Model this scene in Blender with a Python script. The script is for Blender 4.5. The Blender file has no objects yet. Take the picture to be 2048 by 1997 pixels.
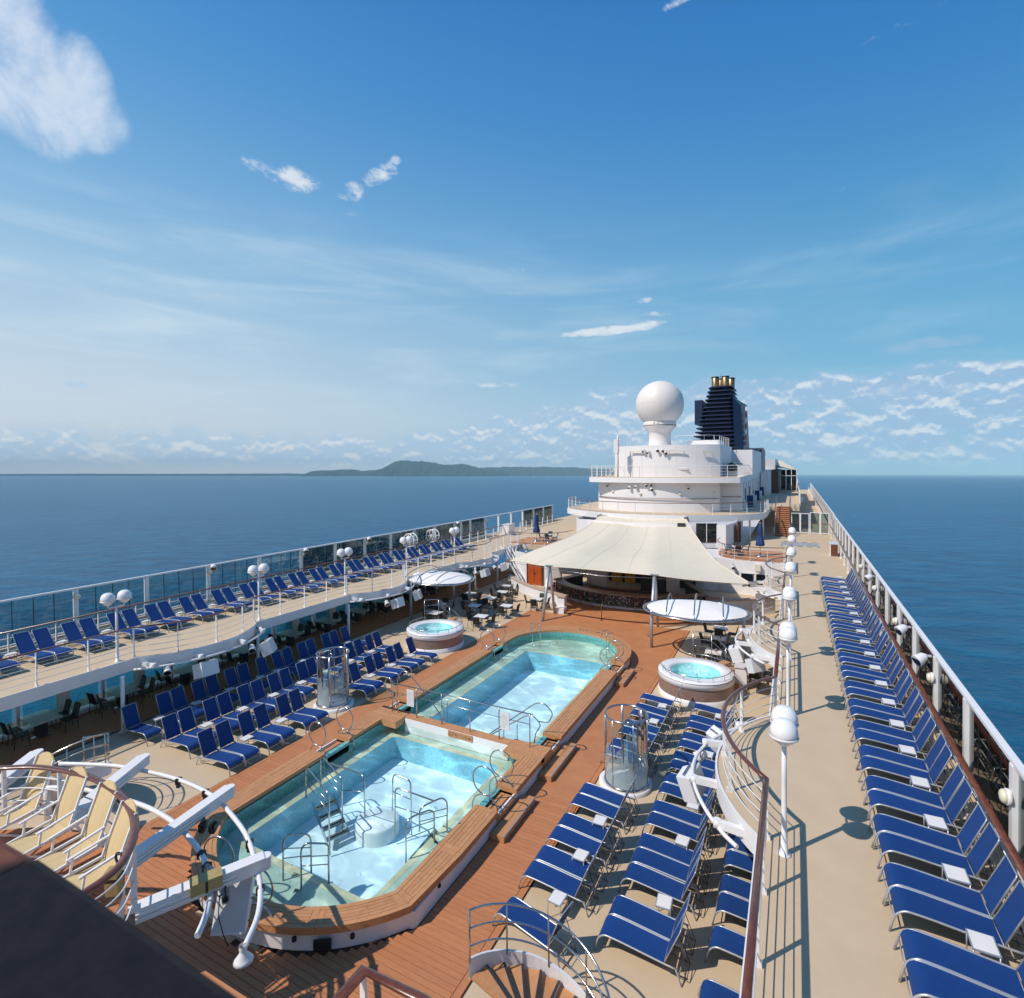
import bpy, math, random
from mathutils import Vector, Matrix
PI = math.pi
RND = random.Random(11)
SC = bpy.context.scene
COL = SC.collection

# ------------------------------------------------------------------ camera
# axes of the (level) camera written in the ship's frame: x to starboard, y along the ship, z up from the pool deck
CR = Vector((0.8857, -0.4642, 0.0)); CD = Vector((0.4641, 0.8855, -0.0192)); CU = Vector((-0.0089, -0.0170, 1.0))
AX = Vector(((1590 - 1024) / 1080, 1.0, (949.5 - 926) / 1080)).normalized()
_rt = AX.cross(Vector((0, 0, 1))).normalized(); _up = _rt.cross(AX)
CR = Vector((_rt[0], AX[0], _up[0])); CD = Vector((_rt[1], AX[1], _up[1])); CU = Vector((_rt[2], AX[2], _up[2]))
CAM_H = 10.35
cd = bpy.data.cameras.new('camera'); cam = bpy.data.objects.new('camera', cd); COL.objects.link(cam)
m = Matrix.Identity(4)
for i in range(3):
    m[i][0] = CR[i]; m[i][1] = CU[i]; m[i][2] = -CD[i]
m[0][3], m[1][3], m[2][3] = 0.0, 0.0, CAM_H
cam.matrix_world = m
cd.sensor_width = 36.0; cd.lens = 36.0 * 1080 / 2048
cd.shift_y = -49.0 / 2048
cd.clip_start = 0.05; cd.clip_end = 120000.0
cd.dof.use_dof = True; cd.dof.focus_distance = 19.0; cd.dof.aperture_fstop = 3.2
SC.camera = cam

# ------------------------------------------------------------------ sky, sun, exposure
SUN = Vector((-1.18, -1.54, 2.22)).normalized()          # towards the sun, from the lamp shadows on the promenade
world = bpy.data.worlds.new('World'); SC.world = world; world.use_nodes = True
NT = world.node_tree; NT.nodes.clear()

def nd(nt, t, **kw):
    n = nt.nodes.new(t)
    for k, v in kw.items():
        if k in n.inputs: n.inputs[k].default_value = v
        else: setattr(n, k, v)
    return n

def lk(nt, a, b): nt.links.new(a, b)

def mth(nt, op, a, b=None, c=None, clamp=False):
    n = nt.nodes.new('ShaderNodeMath'); n.operation = op; n.use_clamp = clamp
    for i, v in enumerate((a, b, c)):
        if v is None: continue
        if isinstance(v, (int, float)): n.inputs[i].default_value = v
        else: nt.links.new(v, n.inputs[i])
    return n.outputs[0]

def mixc(nt, fac, a, b, blend='MIX'):
    n = nt.nodes.new('ShaderNodeMix'); n.data_type = 'RGBA'; n.blend_type = blend
    for s, v in ((n.inputs[0], fac), (n.inputs[6], a), (n.inputs[7], b)):
        if isinstance(v, (int, float)): s.default_value = v
        elif isinstance(v, tuple): s.default_value = v if len(v) == 4 else (*v, 1)
        else: nt.links.new(v, s)
    return n.outputs[2]

def smooth(nt, x, a, b):
    n = nt.nodes.new('ShaderNodeMapRange'); n.interpolation_type = 'SMOOTHSTEP'
    nt.links.new(x, n.inputs[0]); n.inputs[1].default_value = a; n.inputs[2].default_value = b
    n.inputs[3].default_value = 0.0; n.inputs[4].default_value = 1.0
    return n.outputs[0]

def build_sky():
    nt = NT
    tc = nd(nt, 'ShaderNodeTexCoord')
    def dot(v):
        n = nd(nt, 'ShaderNodeVectorMath', operation='DOT_PRODUCT'); lk(nt, tc.outputs['Generated'], n.inputs[0]); n.inputs[1].default_value = v
        return n.outputs['Value']
    e, n_, u = dot(CR), dot(CD), dot(CU)
    comb = nd(nt, 'ShaderNodeCombineXYZ'); lk(nt, e, comb.inputs[0]); lk(nt, n_, comb.inputs[1]); lk(nt, u, comb.inputs[2])
    se, sn, su = SUN.dot(CR), SUN.dot(CD), SUN.dot(CU)
    sky = nd(nt, 'ShaderNodeTexSky'); sky.sky_type = 'NISHITA'; sky.sun_disc = False
    sky.sun_elevation = math.asin(su); sky.sun_rotation = math.atan2(se, sn)
    sky.air_density = 1.0; sky.dust_density = 0.2; sky.ozone_density = 3.0; sky.altitude = 0.0
    lk(nt, comb.outputs[0], sky.inputs['Vector'])
    el = mth(nt, 'ARCSINE', u); az = mth(nt, 'ARCTAN2', e, n_)
    # tropical air: the clear sky graded by elevation, paler towards the sun's side
    rp = nd(nt, 'ShaderNodeValToRGB'); lk(nt, mth(nt, 'DIVIDE', el, PI / 2), rp.inputs[0]); cr = rp.color_ramp; cr.interpolation = 'B_SPLINE'
    stops = [(0, (.60, .80, .92)), (.055, (.545, .775, .92)), (.11, (.45, .72, .91)), (.20, (.275, .60, .885)), (.285, (.145, .445, .82)), (.37, (.070, .335, .755)), (.47, (.033, .262, .69)), (1, (.012, .12, .42))]
    while len(cr.elements) < len(stops): cr.elements.new(.5)
    for q, (p, c) in zip(cr.elements, stops): q.position = p; q.color = (*c, 1)
    side = smooth(nt, e, -1.0, 1.0)
    grade = mixc(nt, side, (1.5, 1.12, 1.02, 1), (.30, .66, .80, 1))
    clear = mixc(nt, 1.0, rp.outputs[0], grade, 'MULTIPLY')
    K = nd(nt, 'ShaderNodeVectorMath', operation='SCALE'); K.inputs['Scale'].default_value = 10.0; lk(nt, clear, K.inputs[0])
    skyc = mixc(nt, .16, K.outputs[0], sky.outputs[0])
    def noise(vec, scale, detail, rough=0.55, dist=0.0, w=0.0):
        n = nd(nt, 'ShaderNodeTexNoise', Scale=scale, Detail=detail, Roughness=rough, Distortion=dist); n.noise_dimensions = '4D'; n.inputs['W'].default_value = w
        lk(nt, vec, n.inputs['Vector']); return n.outputs[0]
    def azel(sx, sy, de=0.0, shear=0.0):
        c = nd(nt, 'ShaderNodeCombineXYZ'); x = mth(nt, 'MULTIPLY', az, sx)
        if shear: x = mth(nt, 'ADD', x, mth(nt, 'MULTIPLY', el, shear))
        lk(nt, x, c.inputs[0]); lk(nt, mth(nt, 'MULTIPLY', mth(nt, 'ADD', el, de), sy), c.inputs[1]); return c.outputs[0]
    def ell(a0, e0, ra, re, tilt=0.0):
        da = mth(nt, 'SUBTRACT', az, a0); de = mth(nt, 'SUBTRACT', el, e0); ct, st = math.cos(tilt), math.sin(tilt)
        p = mth(nt, 'ADD', mth(nt, 'MULTIPLY', da, ct / ra), mth(nt, 'MULTIPLY', de, st / ra))
        q = mth(nt, 'ADD', mth(nt, 'MULTIPLY', da, -st / re), mth(nt, 'MULTIPLY', de, ct / re))
        return mth(nt, 'MAXIMUM', mth(nt, 'SUBTRACT', 1.0, mth(nt, 'ADD', mth(nt, 'MULTIPLY', p, p), mth(nt, 'MULTIPLY', q, q))), 0.0)
    def dirpx(x, y):
        r, uu = (x - 1024) / 1080, (949.5 - y) / 1080
        return math.atan2(r, 1.0), math.atan(uu / math.hypot(1, r))
    def mx(a, b): return b if a is None else mth(nt, 'MAXIMUM', a, b)
    # the soft torn cloud, upper left
    soft = noise(azel(1, 1, shear=.25), 7.5, 10.0, 0.60, 0.5, 1.3); soft2 = noise(azel(1, 1, shear=-.3), 17.0, 8.0, 0.6, 0.3, 5.3)
    body = None
    for (x, y, ra, re, k, t) in ((15, 90, .07, .13, 1.0, .5), (80, 195, .11, .06, 1.0, -.05), (165, 170, .045, .06, .8, .2)):
        a0, e0 = dirpx(x, y); body = mx(body, mth(nt, 'MULTIPLY', ell(a0, e0, ra, re, t), k))
    fuzz = mth(nt, 'ADD', mth(nt, 'MULTIPLY', soft, 1.5), mth(nt, 'MULTIPLY', soft2, .5))
    cov1 = mth(nt, 'MULTIPLY', smooth(nt, mth(nt, 'ADD', mth(nt, 'MULTIPLY', mth(nt, 'POWER', body, .7), 1.05), mth(nt, 'MULTIPLY', mth(nt, 'SUBTRACT', fuzz, 1.0), 2.1)), .12, 1.25), mth(nt, 'MULTIPLY', smooth(nt, body, .0, .25), .80))
    # torn wisps
    wn = noise(azel(1.0, 1.9, shear=.5), 30.0, 9.0, 0.66, 0.6, 4.0); wn2 = noise(azel(1.0, 1.9), 75.0, 5.0, 0.6, 0.3, 7.7)
    wz = mth(nt, 'ADD', mth(nt, 'MULTIPLY', wn, .75), mth(nt, 'MULTIPLY', wn2, .25))
    wm = None
    for (x, y, ra, re, t, k) in ((595, 362, .050, .021, -.10, 1.0), (540, 348, .060, .018, -.2, .78), (490, 325, .022, .010, -.1, .72), (760, 350, .042, .018, .45, 1.0), (792, 322, .014, .009, .2, .85), (705, 385, .035, .020, .4, .78), (690, 425, .04, .006, 0, .5), (1215, 662, .105, .010, .06, 1.15), (1290, 652, .045, .010, .1, 1.1), (1285, 602, .022, .007, 0, .85), (1315, 628, .035, .007, -.1, .75), (1640, 394, .075, .012, 0, .42), (1830, 36, .10, .009, 0.08, .55), (1360, 2, .04, .008, .15, .9), (930, 440, .03, .005, 0, .5), (980, 770, .09, .007, 0, .75), (1050, 540, .10, .006, 0, .55)):
        a0, e0 = dirpx(x, y); wm = mx(wm, mth(nt, 'MULTIPLY', mth(nt, 'POWER', ell(a0, e0, ra, re, t), .55), k))
    cov2 = mth(nt, 'MULTIPLY', smooth(nt, mth(nt, 'ADD', mth(nt, 'MULTIPLY', wm, .60), mth(nt, 'MULTIPLY', mth(nt, 'SUBTRACT', wz, .5), 1.5)), .30, .72), mth(nt, 'MULTIPLY', smooth(nt, wm, .05, .4), .82))
    # cirrus veil over the lower sky, stronger to the left
    ci = noise(azel(1.0, 7.0, shear=.4), 2.6, 8.0, 0.6, 0.7, 9.0)
    band = mth(nt, 'MULTIPLY', smooth(nt, el, 0.05, 0.2), mth(nt, 'SUBTRACT', 1.0, smooth(nt, el, 0.30, 0.46)))
    cov3 = mth(nt, 'MULTIPLY', mth(nt, 'MULTIPLY', mth(nt, 'MULTIPLY', band, smooth(nt, ci, 0.40, 0.78)), mth(nt, 'SUBTRACT', 1.0, mth(nt, 'MULTIPLY', side, .75))), 0.62)
    # heaps of small cumulus above the horizon, higher to the right
    def heap(de): return mth(nt, 'ADD', mth(nt, 'MULTIPLY', noise(azel(1.0, 1.5, de), 24.0, 8.0, 0.58, 0.15, 2.2), .62), mth(nt, 'MULTIPLY', noise(azel(1.0, 1.35, de), 9.0, 3.0, 0.5, 0.0, 6.1), .38))
    h0, h1 = heap(0.0), heap(0.007)
    rise = mth(nt, 'MULTIPLY', smooth(nt, az, -0.25, 0.30), 0.085)
    topm = mth(nt, 'SUBTRACT', 1.0, smooth(nt, mth(nt, 'SUBTRACT', el, rise), 0.045, 0.115))
    edge = mth(nt, 'ADD', h0, mth(nt, 'SUBTRACT', mth(nt, 'MULTIPLY', topm, .40), .24))
    covc = mth(nt, 'MULTIPLY', mth(nt, 'MULTIPLY', smooth(nt, edge, 0.44, 0.66), smooth(nt, el, 0.004, 0.03)), 0.78)
    lit = smooth(nt, mth(nt, 'SUBTRACT', h0, h1), -0.015, 0.075)       # heads face the light
    thick = smooth(nt, edge, .50, .68)
    base = mixc(nt, side, (5.4, 7.3, 9.0, 1), (3.6, 5.3, 7.7, 1)); head = mixc(nt, side, (9.3, 9.6, 9.7, 1), (8.6, 9.0, 9.4, 1))
    heapc = mixc(nt, mth(nt, 'MULTIPLY', lit, thick), base, head)
    # a few darker puffs higher up
    add2 = None; pn = noise(azel(1.0, 1.6), 28.0, 7.0, 0.6, 0.2, 3.1)
    for (x, y, ra, re, k) in ((1860, 688, .085, .014, .55), (1790, 778, .065, .022, .6), (745, 738, .035, .011, .5), (945, 702, .035, .013, .25), (150, 768, .022, .008, .7), (620, 783, .02, .005, .55), (1900, 772, .03, .02, .55), (1235, 778, .06, .012, .5)):
        a0, e0 = dirpx(x, y); add2 = mx(add2, mth(nt, 'MULTIPLY', smooth(nt, mth(nt, 'ADD', mth(nt, 'MULTIPLY', mth(nt, 'POWER', ell(a0, e0, ra, re), .6), .6), mth(nt, 'SUBTRACT', pn, .5)), .34, .62), k))
    c1 = mixc(nt, cov3, skyc, (7.6, 9.0, 9.8, 1))
    c1 = mixc(nt, cov1, c1, (7.9, 8.7, 9.9, 1))
    c1 = mixc(nt, cov2, c1, (8.6, 9.1, 9.5, 1))
    c2 = mixc(nt, covc, c1, heapc)
    c3 = mixc(nt, add2, c2, base)
    bg = nd(nt, 'ShaderNodeBackground', Strength=0.1); lk(nt, c3, bg.inputs[0])
    out = nd(nt, 'ShaderNodeOutputWorld'); lk(nt, bg.outputs[0], out.inputs[0])
build_sky()

sl = bpy.data.lights.new('sun', 'SUN'); sl.energy = 4.3; sl.angle = math.radians(0.53); sl.color = (1.0, 0.935, 0.85)
sun = bpy.data.objects.new('sun', sl); COL.objects.link(sun)
sun.rotation_euler = SUN.to_track_quat('Z', 'Y').to_euler(); sun.location = (-40, -40, 60)
SC.view_settings.view_transform = 'Standard'; SC.view_settings.look = 'None'; SC.view_settings.exposure = -0.06; SC.view_settings.gamma = 1.0
SC.view_settings.use_curve_mapping = False
SC.cycles.max_bounces = 10; SC.cycles.transparent_max_bounces = 24; SC.cycles.transmission_bounces = 8
SC.cycles.sample_clamp_indirect = 4.0

# ------------------------------------------------------------------ mesh builder
class MB:
    def __init__(s): s.v = []; s.f = []; s.s = []
    def add(s, vs, fs, sm=False):
        b = len(s.v); s.v.extend(vs); s.f.extend([tuple(i + b for i in f) for f in fs]); s.s.extend([sm] * len(fs)); return s
    def box(s, x0, x1, y0, y1, z0, z1):
        if x0 > x1: x0, x1 = x1, x0
        if y0 > y1: y0, y1 = y1, y0
        if z0 > z1: z0, z1 = z1, z0
        return s.add([(x0, y0, z0), (x1, y0, z0), (x1, y1, z0), (x0, y1, z0), (x0, y0, z1), (x1, y0, z1), (x1, y1, z1), (x0, y1, z1)],
                     [(0, 3, 2, 1), (4, 5, 6, 7), (0, 1, 5, 4), (1, 2, 6, 5), (2, 3, 7, 6), (3, 0, 4, 7)])
    def obox(s, c, size, rz=0.0, rx=0.0, ry=0.0):
        M = Matrix.Translation(Vector(c)) @ Matrix.Rotation(rz, 4, 'Z') @ Matrix.Rotation(ry, 4, 'Y') @ Matrix.Rotation(rx, 4, 'X')
        a, b, h = size[0] / 2, size[1] / 2, size[2] / 2
        vs = [tuple(M @ Vector(p)) for p in ((-a, -b, -h), (a, -b, -h), (a, b, -h), (-a, b, -h), (-a, -b, h), (a, -b, h), (a, b, h), (-a, b, h))]
        return s.add(vs, [(0, 3, 2, 1), (4, 5, 6, 7), (0, 1, 5, 4), (1, 2, 6, 5), (2, 3, 7, 6), (3, 0, 4, 7)])
    def bar(s, a, b, w, h):
        """a rectangular bar from a to b, w across, h high"""
        a, b = Vector(a), Vector(b); t = (b - a).normalized()
        up = Vector((0, 0, 1)) if abs(t.z) < .95 else Vector((1, 0, 0))
        sd = t.cross(up).normalized(); up = sd.cross(t)
        vs = []
        for p in (a, b):
            for (i, j) in ((-1, -1), (1, -1), (1, 1), (-1, 1)): vs.append(tuple(p + sd * (i * w / 2) + up * (j * h / 2)))
        return s.add(vs, [(0, 1, 2, 3), (7, 6, 5, 4), (0, 4, 5, 1), (1, 5, 6, 2), (2, 6, 7, 3), (3, 7, 4, 0)])
    def tube(s, pts, r, n=8, closed=False, caps=True):
        P = [Vector(p) for p in pts]; N = len(P)
        T = []
        for i in range(N):
            a = P[(i - 1) % N] if (closed or i > 0) else P[i]; b = P[(i + 1) % N] if (closed or i < N - 1) else P[i]
            T.append((b - a).normalized())
        t0 = T[0]; nrm = t0.orthogonal().normalized()
        vs = []
        prev = t0
        for i in range(N):
            q = prev.rotation_difference(T[i]); nrm = (q @ nrm).normalized(); prev = T[i]
            bi = T[i].cross(nrm).normalized()
            rr = r[i] if isinstance(r, (list, tuple)) else r
            for k in range(n):
                a = 2 * PI * k / n; vs.append(tuple(P[i] + nrm * (rr * math.cos(a)) + bi * (rr * math.sin(a))))
        fs = []
        for i in range(N if closed else N - 1):
            j = (i + 1) % N
            off = 0
            if closed and j == 0:      # match the seam
                p0 = Vector(vs[i * n]); best = min(range(n), key=lambda q: (Vector(vs[q]) - p0).length); off = best
            for k in range(n):
                k2 = (k + 1) % n
                fs.append((i * n + k, i * n + k2, j * n + (k2 + off) % n, j * n + (k + off) % n))
        s.add(vs, fs, True)
        if caps and not closed:
            b = len(s.v) - len(vs)
            s.f.append(tuple(b + k for k in range(n))[::-1]); s.s.append(False)
            s.f.append(tuple(b + (N - 1) * n + k for k in range(n))); s.s.append(False)
        return s
    def sweep(s, prof, path, closed=False, sm=True):
        """prof: (side, up) points, swept along a path that stays roughly level"""
        P = [Vector(p) for p in path]; N = len(P); n = len(prof); vs = []
        for i in range(N):
            a = P[(i - 1) % N] if (closed or i > 0) else P[i]; b = P[(i + 1) % N] if (closed or i < N - 1) else P[i]
            t = (b - a).normalized()
            sd = Vector((t.y, -t.x, 0)).normalized(); up = sd.cross(t)
            k = 1.0
            if 0 < i < N - 1 or closed:
                t1 = (P[i] - P[(i - 1) % N]).normalized(); c = max(.4, math.sqrt(max(0, (1 + t1.dot((P[(i + 1) % N] - P[i]).normalized())) / 2))); k = 1 / c
            for (u, w) in prof: vs.append(tuple(P[i] + sd * (u * k) + up * w))
        fs = []
        for i in range(N if closed else N - 1):
            j = (i + 1) % N
            for k in range(n):
                k2 = (k + 1) % n; fs.append((i * n + k, j * n + k, j * n + k2, i * n + k2))
        s.add(vs, fs, sm)
        if not closed:
            b = len(s.v) - len(vs)
            s.f.append(tuple(b + k for k in range(n))); s.s.append(False)
            s.f.append(tuple(b + (N - 1) * n + k for k in range(n))[::-1]); s.s.append(False)
        return s
    def lathe(s, prof, n=24, c=(0, 0, 0), sm=True, a0=0.0, a1=2 * PI):
        full = abs(a1 - a0 - 2 * PI) < 1e-6; m_ = n if full else n + 1
        vs = []
        for (r, z) in prof:
            for k in range(m_):
                a = a0 + (a1 - a0) * k / n; vs.append((c[0] + r * math.cos(a), c[1] + r * math.sin(a), c[2] + z))
        fs = []
        for i in range(len(prof) - 1):
            for k in range(n):
                k2 = (k + 1) % m_
                fs.append((i * m_ + k, i * m_ + k2, (i + 1) * m_ + k2, (i + 1) * m_ + k))
        return s.add(vs, fs, sm)
    def prism(s, poly, z0, z1, top=True, bottom=True, sides=True):
        n = len(poly); A = sum(poly[i][0] * poly[(i + 1) % n][1] - poly[(i + 1) % n][0] * poly[i][1] for i in range(n))
        if A < 0: poly = poly[::-1]
        vs = [(x, y, z0) for x, y in poly] + [(x, y, z1) for x, y in poly]; fs = []
        if bottom: fs.append(tuple(range(n))[::-1])
        if top: fs.append(tuple(range(n, 2 * n)))
        if sides: fs += [(i, (i + 1) % n, n + (i + 1) % n, n + i) for i in range(n)]
        return s.add(vs, fs)
    def ring(s, A, B, z0, z1):
        """solid band between two open outlines A and B with equally many points"""
        n = len(A); vs = [(*p, z0) for p in A] + [(*p, z0) for p in B] + [(*p, z1) for p in A] + [(*p, z1) for p in B]; fs = []
        for i in range(n - 1):
            fs += [(2 * n + i, 2 * n + i + 1, 3 * n + i + 1, 3 * n + i), (i, n + i, n + i + 1, i + 1), (i, i + 1, 2 * n + i + 1, 2 * n + i), (n + i, 3 * n + i, 3 * n + i + 1, n + i + 1)]
        fs += [(0, 2 * n, 3 * n, n), (n - 1, 2 * n - 1, 4 * n - 1, 3 * n - 1)]
        return s.add(vs, fs)
    def sphere(s, c, r, nu=16, nv=10, sz=1.0):
        return s.lathe([(r * math.sin(PI * i / nv) if 0 < i < nv else 1e-4, -r * sz * math.cos(PI * i / nv)) for i in range(nv + 1)], nu, c)
    def mesh(s, name, off=None):
        me = bpy.data.meshes.new(name)
        vs = s.v if off is None else [(a - off[0], b - off[1], c - off[2]) for a, b, c in s.v]
        me.from_pydata(vs, [], s.f); me.polygons.foreach_set('use_smooth', s.s); me.update()
        return me

KIDS = {}; OFF = {}
def obj(name, mb, mat, parent=None, label=None, stuff=False):
    """one mesh object; below a thing it becomes a part (or sub-part)"""
    if isinstance(mb, MB):
        off = OFF.get(parent.name) if parent is not None else None
        me = mb.mesh(name, off); me.materials.append(mat)
    else: me = mb
    o = bpy.data.objects.new(name, me); COL.objects.link(o)
    if parent is not None:
        o.parent = parent; KIDS.setdefault(parent.name, []).append(o); OFF[o.name] = OFF.get(parent.name)
    if label: o['label'] = label
    if stuff: o['kind'] = 'stuff'
    return o
def thing(name, label, cat, loc=(0, 0, 0), group=None, local=False, rz=0.0):
    """an Empty at the thing's base; its parts are written in world space unless local"""
    o = bpy.data.objects.new(name, None); COL.objects.link(o); o.location = loc; o.rotation_euler = (0, 0, rz); o.empty_display_size = .2
    o['label'] = label; o['category'] = cat
    if group: o['group'] = group
    OFF[o.name] = None if local else tuple(loc)
    return o
def tag(o, label, cat, group=None):
    o['label'] = label; o['category'] = cat
    if group: o['group'] = group
    return o
def struct(name, mb, mat, parent=None):
    o = obj(name, mb, mat, parent)
    if parent is None: o['kind'] = 'structure'
    return o
def group_struct(name):
    o = bpy.data.objects.new(name, None); COL.objects.link(o); o['kind'] = 'structure'; OFF[o.name] = None
    return o
def dup(root, loc, rz=None, label=None, group=None, scale=None):
    """a copy of a thing with copies of its parts and sub-parts"""
    r = root.copy(); COL.objects.link(r); r.location = loc
    if rz is not None: r.rotation_euler = (0, 0, rz)
    if scale: r.scale = scale
    if label: r['label'] = label
    if group: r['group'] = group
    for ch in KIDS.get(root.name, []):
        c = ch.copy(); COL.objects.link(c); c.parent = r; KIDS.setdefault(r.name, []).append(c)
        for g in KIDS.get(ch.name, []):
            d = g.copy(); COL.objects.link(d); d.parent = c; KIDS.setdefault(c.name, []).append(d)
    return r
USED = set()
def place(proto, loc, rz, label, group=None, scale=None):
    """the first call moves the model itself, later ones copy it"""
    if proto.name in USED: return dup(proto, loc, rz, label, group, scale)
    USED.add(proto.name); proto.location = loc; proto.rotation_euler = (0, 0, rz); proto['label'] = label
    if group: proto['group'] = group
    if scale: proto.scale = scale
    return proto
ORD = 'first second third fourth fifth sixth seventh eighth ninth tenth eleventh twelfth thirteenth fourteenth fifteenth sixteenth seventeenth eighteenth nineteenth twentieth twenty-first twenty-second twenty-third twenty-fourth twenty-fifth twenty-sixth twenty-seventh twenty-eighth twenty-ninth thirtieth'.split()
def arc(c, r, a0, a1, n, z=None):
    out = [(c[0] + r * math.cos(a0 + (a1 - a0) * i / n), c[1] + r * math.sin(a0 + (a1 - a0) * i / n)) for i in range(n + 1)]
    return out if z is None else [(x, y, z) for x, y in out]
def fillet(pts, r, n=4):
    """round the corners of a polyline"""
    P = [Vector(p) for p in pts]; out = [P[0]]
    for i in range(1, len(P) - 1):
        a = (P[i - 1] - P[i]); b = (P[i + 1] - P[i]); d = min(r, a.length * .49, b.length * .49)
        p, q = P[i] + a.normalized() * d, P[i] + b.normalized() * d
        for k in range(n + 1):
            t = k / n; out.append(p * (1 - t) ** 2 + P[i] * 2 * t * (1 - t) + q * t * t)
    out.append(P[-1]); return [tuple(p) for p in out]

# ------------------------------------------------------------------ materials
def mat(name, col, rough=0.5, metal=0.0, col2=None, nscale=3.0, ndet=6.0, bump=0.0, bscale=60.0, stretch=None, rand=0.0, spec=0.5, coat=0.0, sheen=0.0, detailcol=0.5, rvar=0.0):
    """principled surface with uneven colour (col to col2), fine relief and per-object variation"""
    M = bpy.data.materials.new(name); M.use_nodes = True; nt = M.node_tree; nt.nodes.clear()
    b = nd(nt, 'ShaderNodeBsdfPrincipled'); out = nd(nt, 'ShaderNodeOutputMaterial'); lk(nt, b.outputs[0], out.inputs[0])
    b.inputs['Roughness'].default_value = rough; b.inputs['Metallic'].default_value = metal; b.inputs['Specular IOR Level'].default_value = spec
    b.inputs['Coat Weight'].default_value = coat
    tc = nd(nt, 'ShaderNodeTexCoord'); vec = tc.outputs['Object']
    if stretch:
        mp = nd(nt, 'ShaderNodeMapping'); mp.inputs['Scale'].default_value = stretch; lk(nt, vec, mp.inputs[0]); vec2 = mp.outputs[0]
    else: vec2 = vec
    c = None
    if col2:
        n = nd(nt, 'ShaderNodeTexNoise', Scale=nscale, Detail=ndet, Roughness=0.6); lk(nt, vec2, n.inputs['Vector'])
        f = smooth(nt, n.outputs[0], 0.5 - detailcol / 2, 0.5 + detailcol / 2)
        c = mixc(nt, f, (*col, 1), (*col2, 1))
        if rvar: lk(nt, mth(nt, 'ADD', mth(nt, 'MULTIPLY', n.outputs[0], rvar), rough - rvar / 2), b.inputs['Roughness'])
    if rand:
        oi = nd(nt, 'ShaderNodeObjectInfo'); hsv = nd(nt, 'ShaderNodeHueSaturation')
        lk(nt, mth(nt, 'ADD', mth(nt, 'MULTIPLY', oi.outputs['Random'], rand), 1 - rand / 2), hsv.inputs['Value'])
        if c is None: hsv.inputs['Color'].default_value = (*col, 1)
        else: lk(nt, c, hsv.inputs['Color'])
        c = hsv.outputs[0]
    if c is None: b.inputs['Base Color'].default_value = (*col, 1)
    else: lk(nt, c, b.inputs['Base Color'])
    if bump:
        n = nd(nt, 'ShaderNodeTexNoise', Scale=bscale, Detail=4.0); lk(nt, vec2, n.inputs['Vector'])
        bp = nd(nt, 'ShaderNodeBump', Strength=bump, Distance=0.02); lk(nt, n.outputs[0], bp.inputs['Height']); lk(nt, bp.outputs[0], b.inputs['Normal'])
    return M
def glassmat(name, tint, refl=1.0, rough=0.0):
    """thin pane: tinted see-through with fresnel reflection"""
    M = bpy.data.materials.new(name); M.use_nodes = True; nt = M.node_tree; nt.nodes.clear()
    t = nd(nt, 'ShaderNodeBsdfTransparent'); t.inputs[0].default_value = (*tint, 1)
    g = nd(nt, 'ShaderNodeBsdfGlossy', Roughness=rough); fr = nd(nt, 'ShaderNodeFresnel', IOR=1.5)
    mx = nd(nt, 'ShaderNodeMixShader'); lk(nt, mth(nt, 'MULTIPLY', fr.outputs[0], refl), mx.inputs[0]); lk(nt, t.outputs[0], mx.inputs[1]); lk(nt, g.outputs[0], mx.inputs[2])
    out = nd(nt, 'ShaderNodeOutputMaterial'); lk(nt, mx.outputs[0], out.inputs[0])
    return M
WHITE = mat('white_paint', (.80, .775, .765), .38, col2=(.72, .69, .67), nscale=1.3, bump=.05, bscale=14, detailcol=.9)
WHITE2 = mat('white_house_paint', (.80, .765, .755), .45, col2=(.74, .70, .69), nscale=.6, bump=.06, bscale=3, detailcol=.9, stretch=(1, 1, .35))
FASCIA = mat('deck_edge_paint', (.68, .64, .64), .42, col2=(.58, .54, .54), nscale=1.1, detailcol=.9, stretch=(1, 1, .3))
STEEL = mat('stainless_steel', (.62, .60, .58), .2, 1.0, col2=(.5, .47, .44), nscale=9, rvar=.15)
ALU = mat('grey_aluminium', (.52, .53, .55), .35, .55, col2=(.45, .46, .48), nscale=6, rand=.12)
DARKMET = mat('dark_metal', (.06, .065, .07), .5, .6)
BLACK = mat('black_rubber', (.012, .012, .013), .6)
TEAK = mat('teak_plank', (.53, .215, .088), .62, col2=(.43, .160, .062), nscale=5, ndet=9, bump=.25, bscale=40, stretch=(.7, 9, 9), rand=.13)
TEAKFAR = mat('teak_plank_worn', (.53, .225, .092), .62, col2=(.43, .165, .065), nscale=1.6, ndet=9, bump=.15, bscale=30, detailcol=.8)
COPE = mat('coping_teak', (.54, .265, .115), .55, col2=(.46, .205, .082), nscale=4, ndet=9, bump=.2, bscale=40, stretch=(3, 1.2, 3), rand=.16)
CAULK = mat('deck_caulk', (.05, .022, .012), .8)
MAHOG = mat('varnished_mahogany', (.175, .055, .024), .28, col2=(.09, .025, .011), nscale=6, ndet=9, stretch=(3, 1.2, 8), bump=.08, bscale=30, coat=.5)
BEIGE = mat('beige_deck_coating', (.60, .455, .30), .75, col2=(.555, .415, .268), nscale=1.4, ndet=12, bump=.35, bscale=220, detailcol=.6)
SLING = mat('blue_sling', (.006, .045, .190), .62, col2=(.005, .038, .165), nscale=8, bump=.25, bscale=500, rand=.16, spec=.35)
BLACKW = mat('black_wicker', (.014, .013, .012), .55, col2=(.03, .027, .024), nscale=60, bump=.6, bscale=120, rand=.3)
TABLETOP = mat('white_table_top', (.78, .75, .72), .35, col2=(.72, .68, .64), nscale=2)
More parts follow.
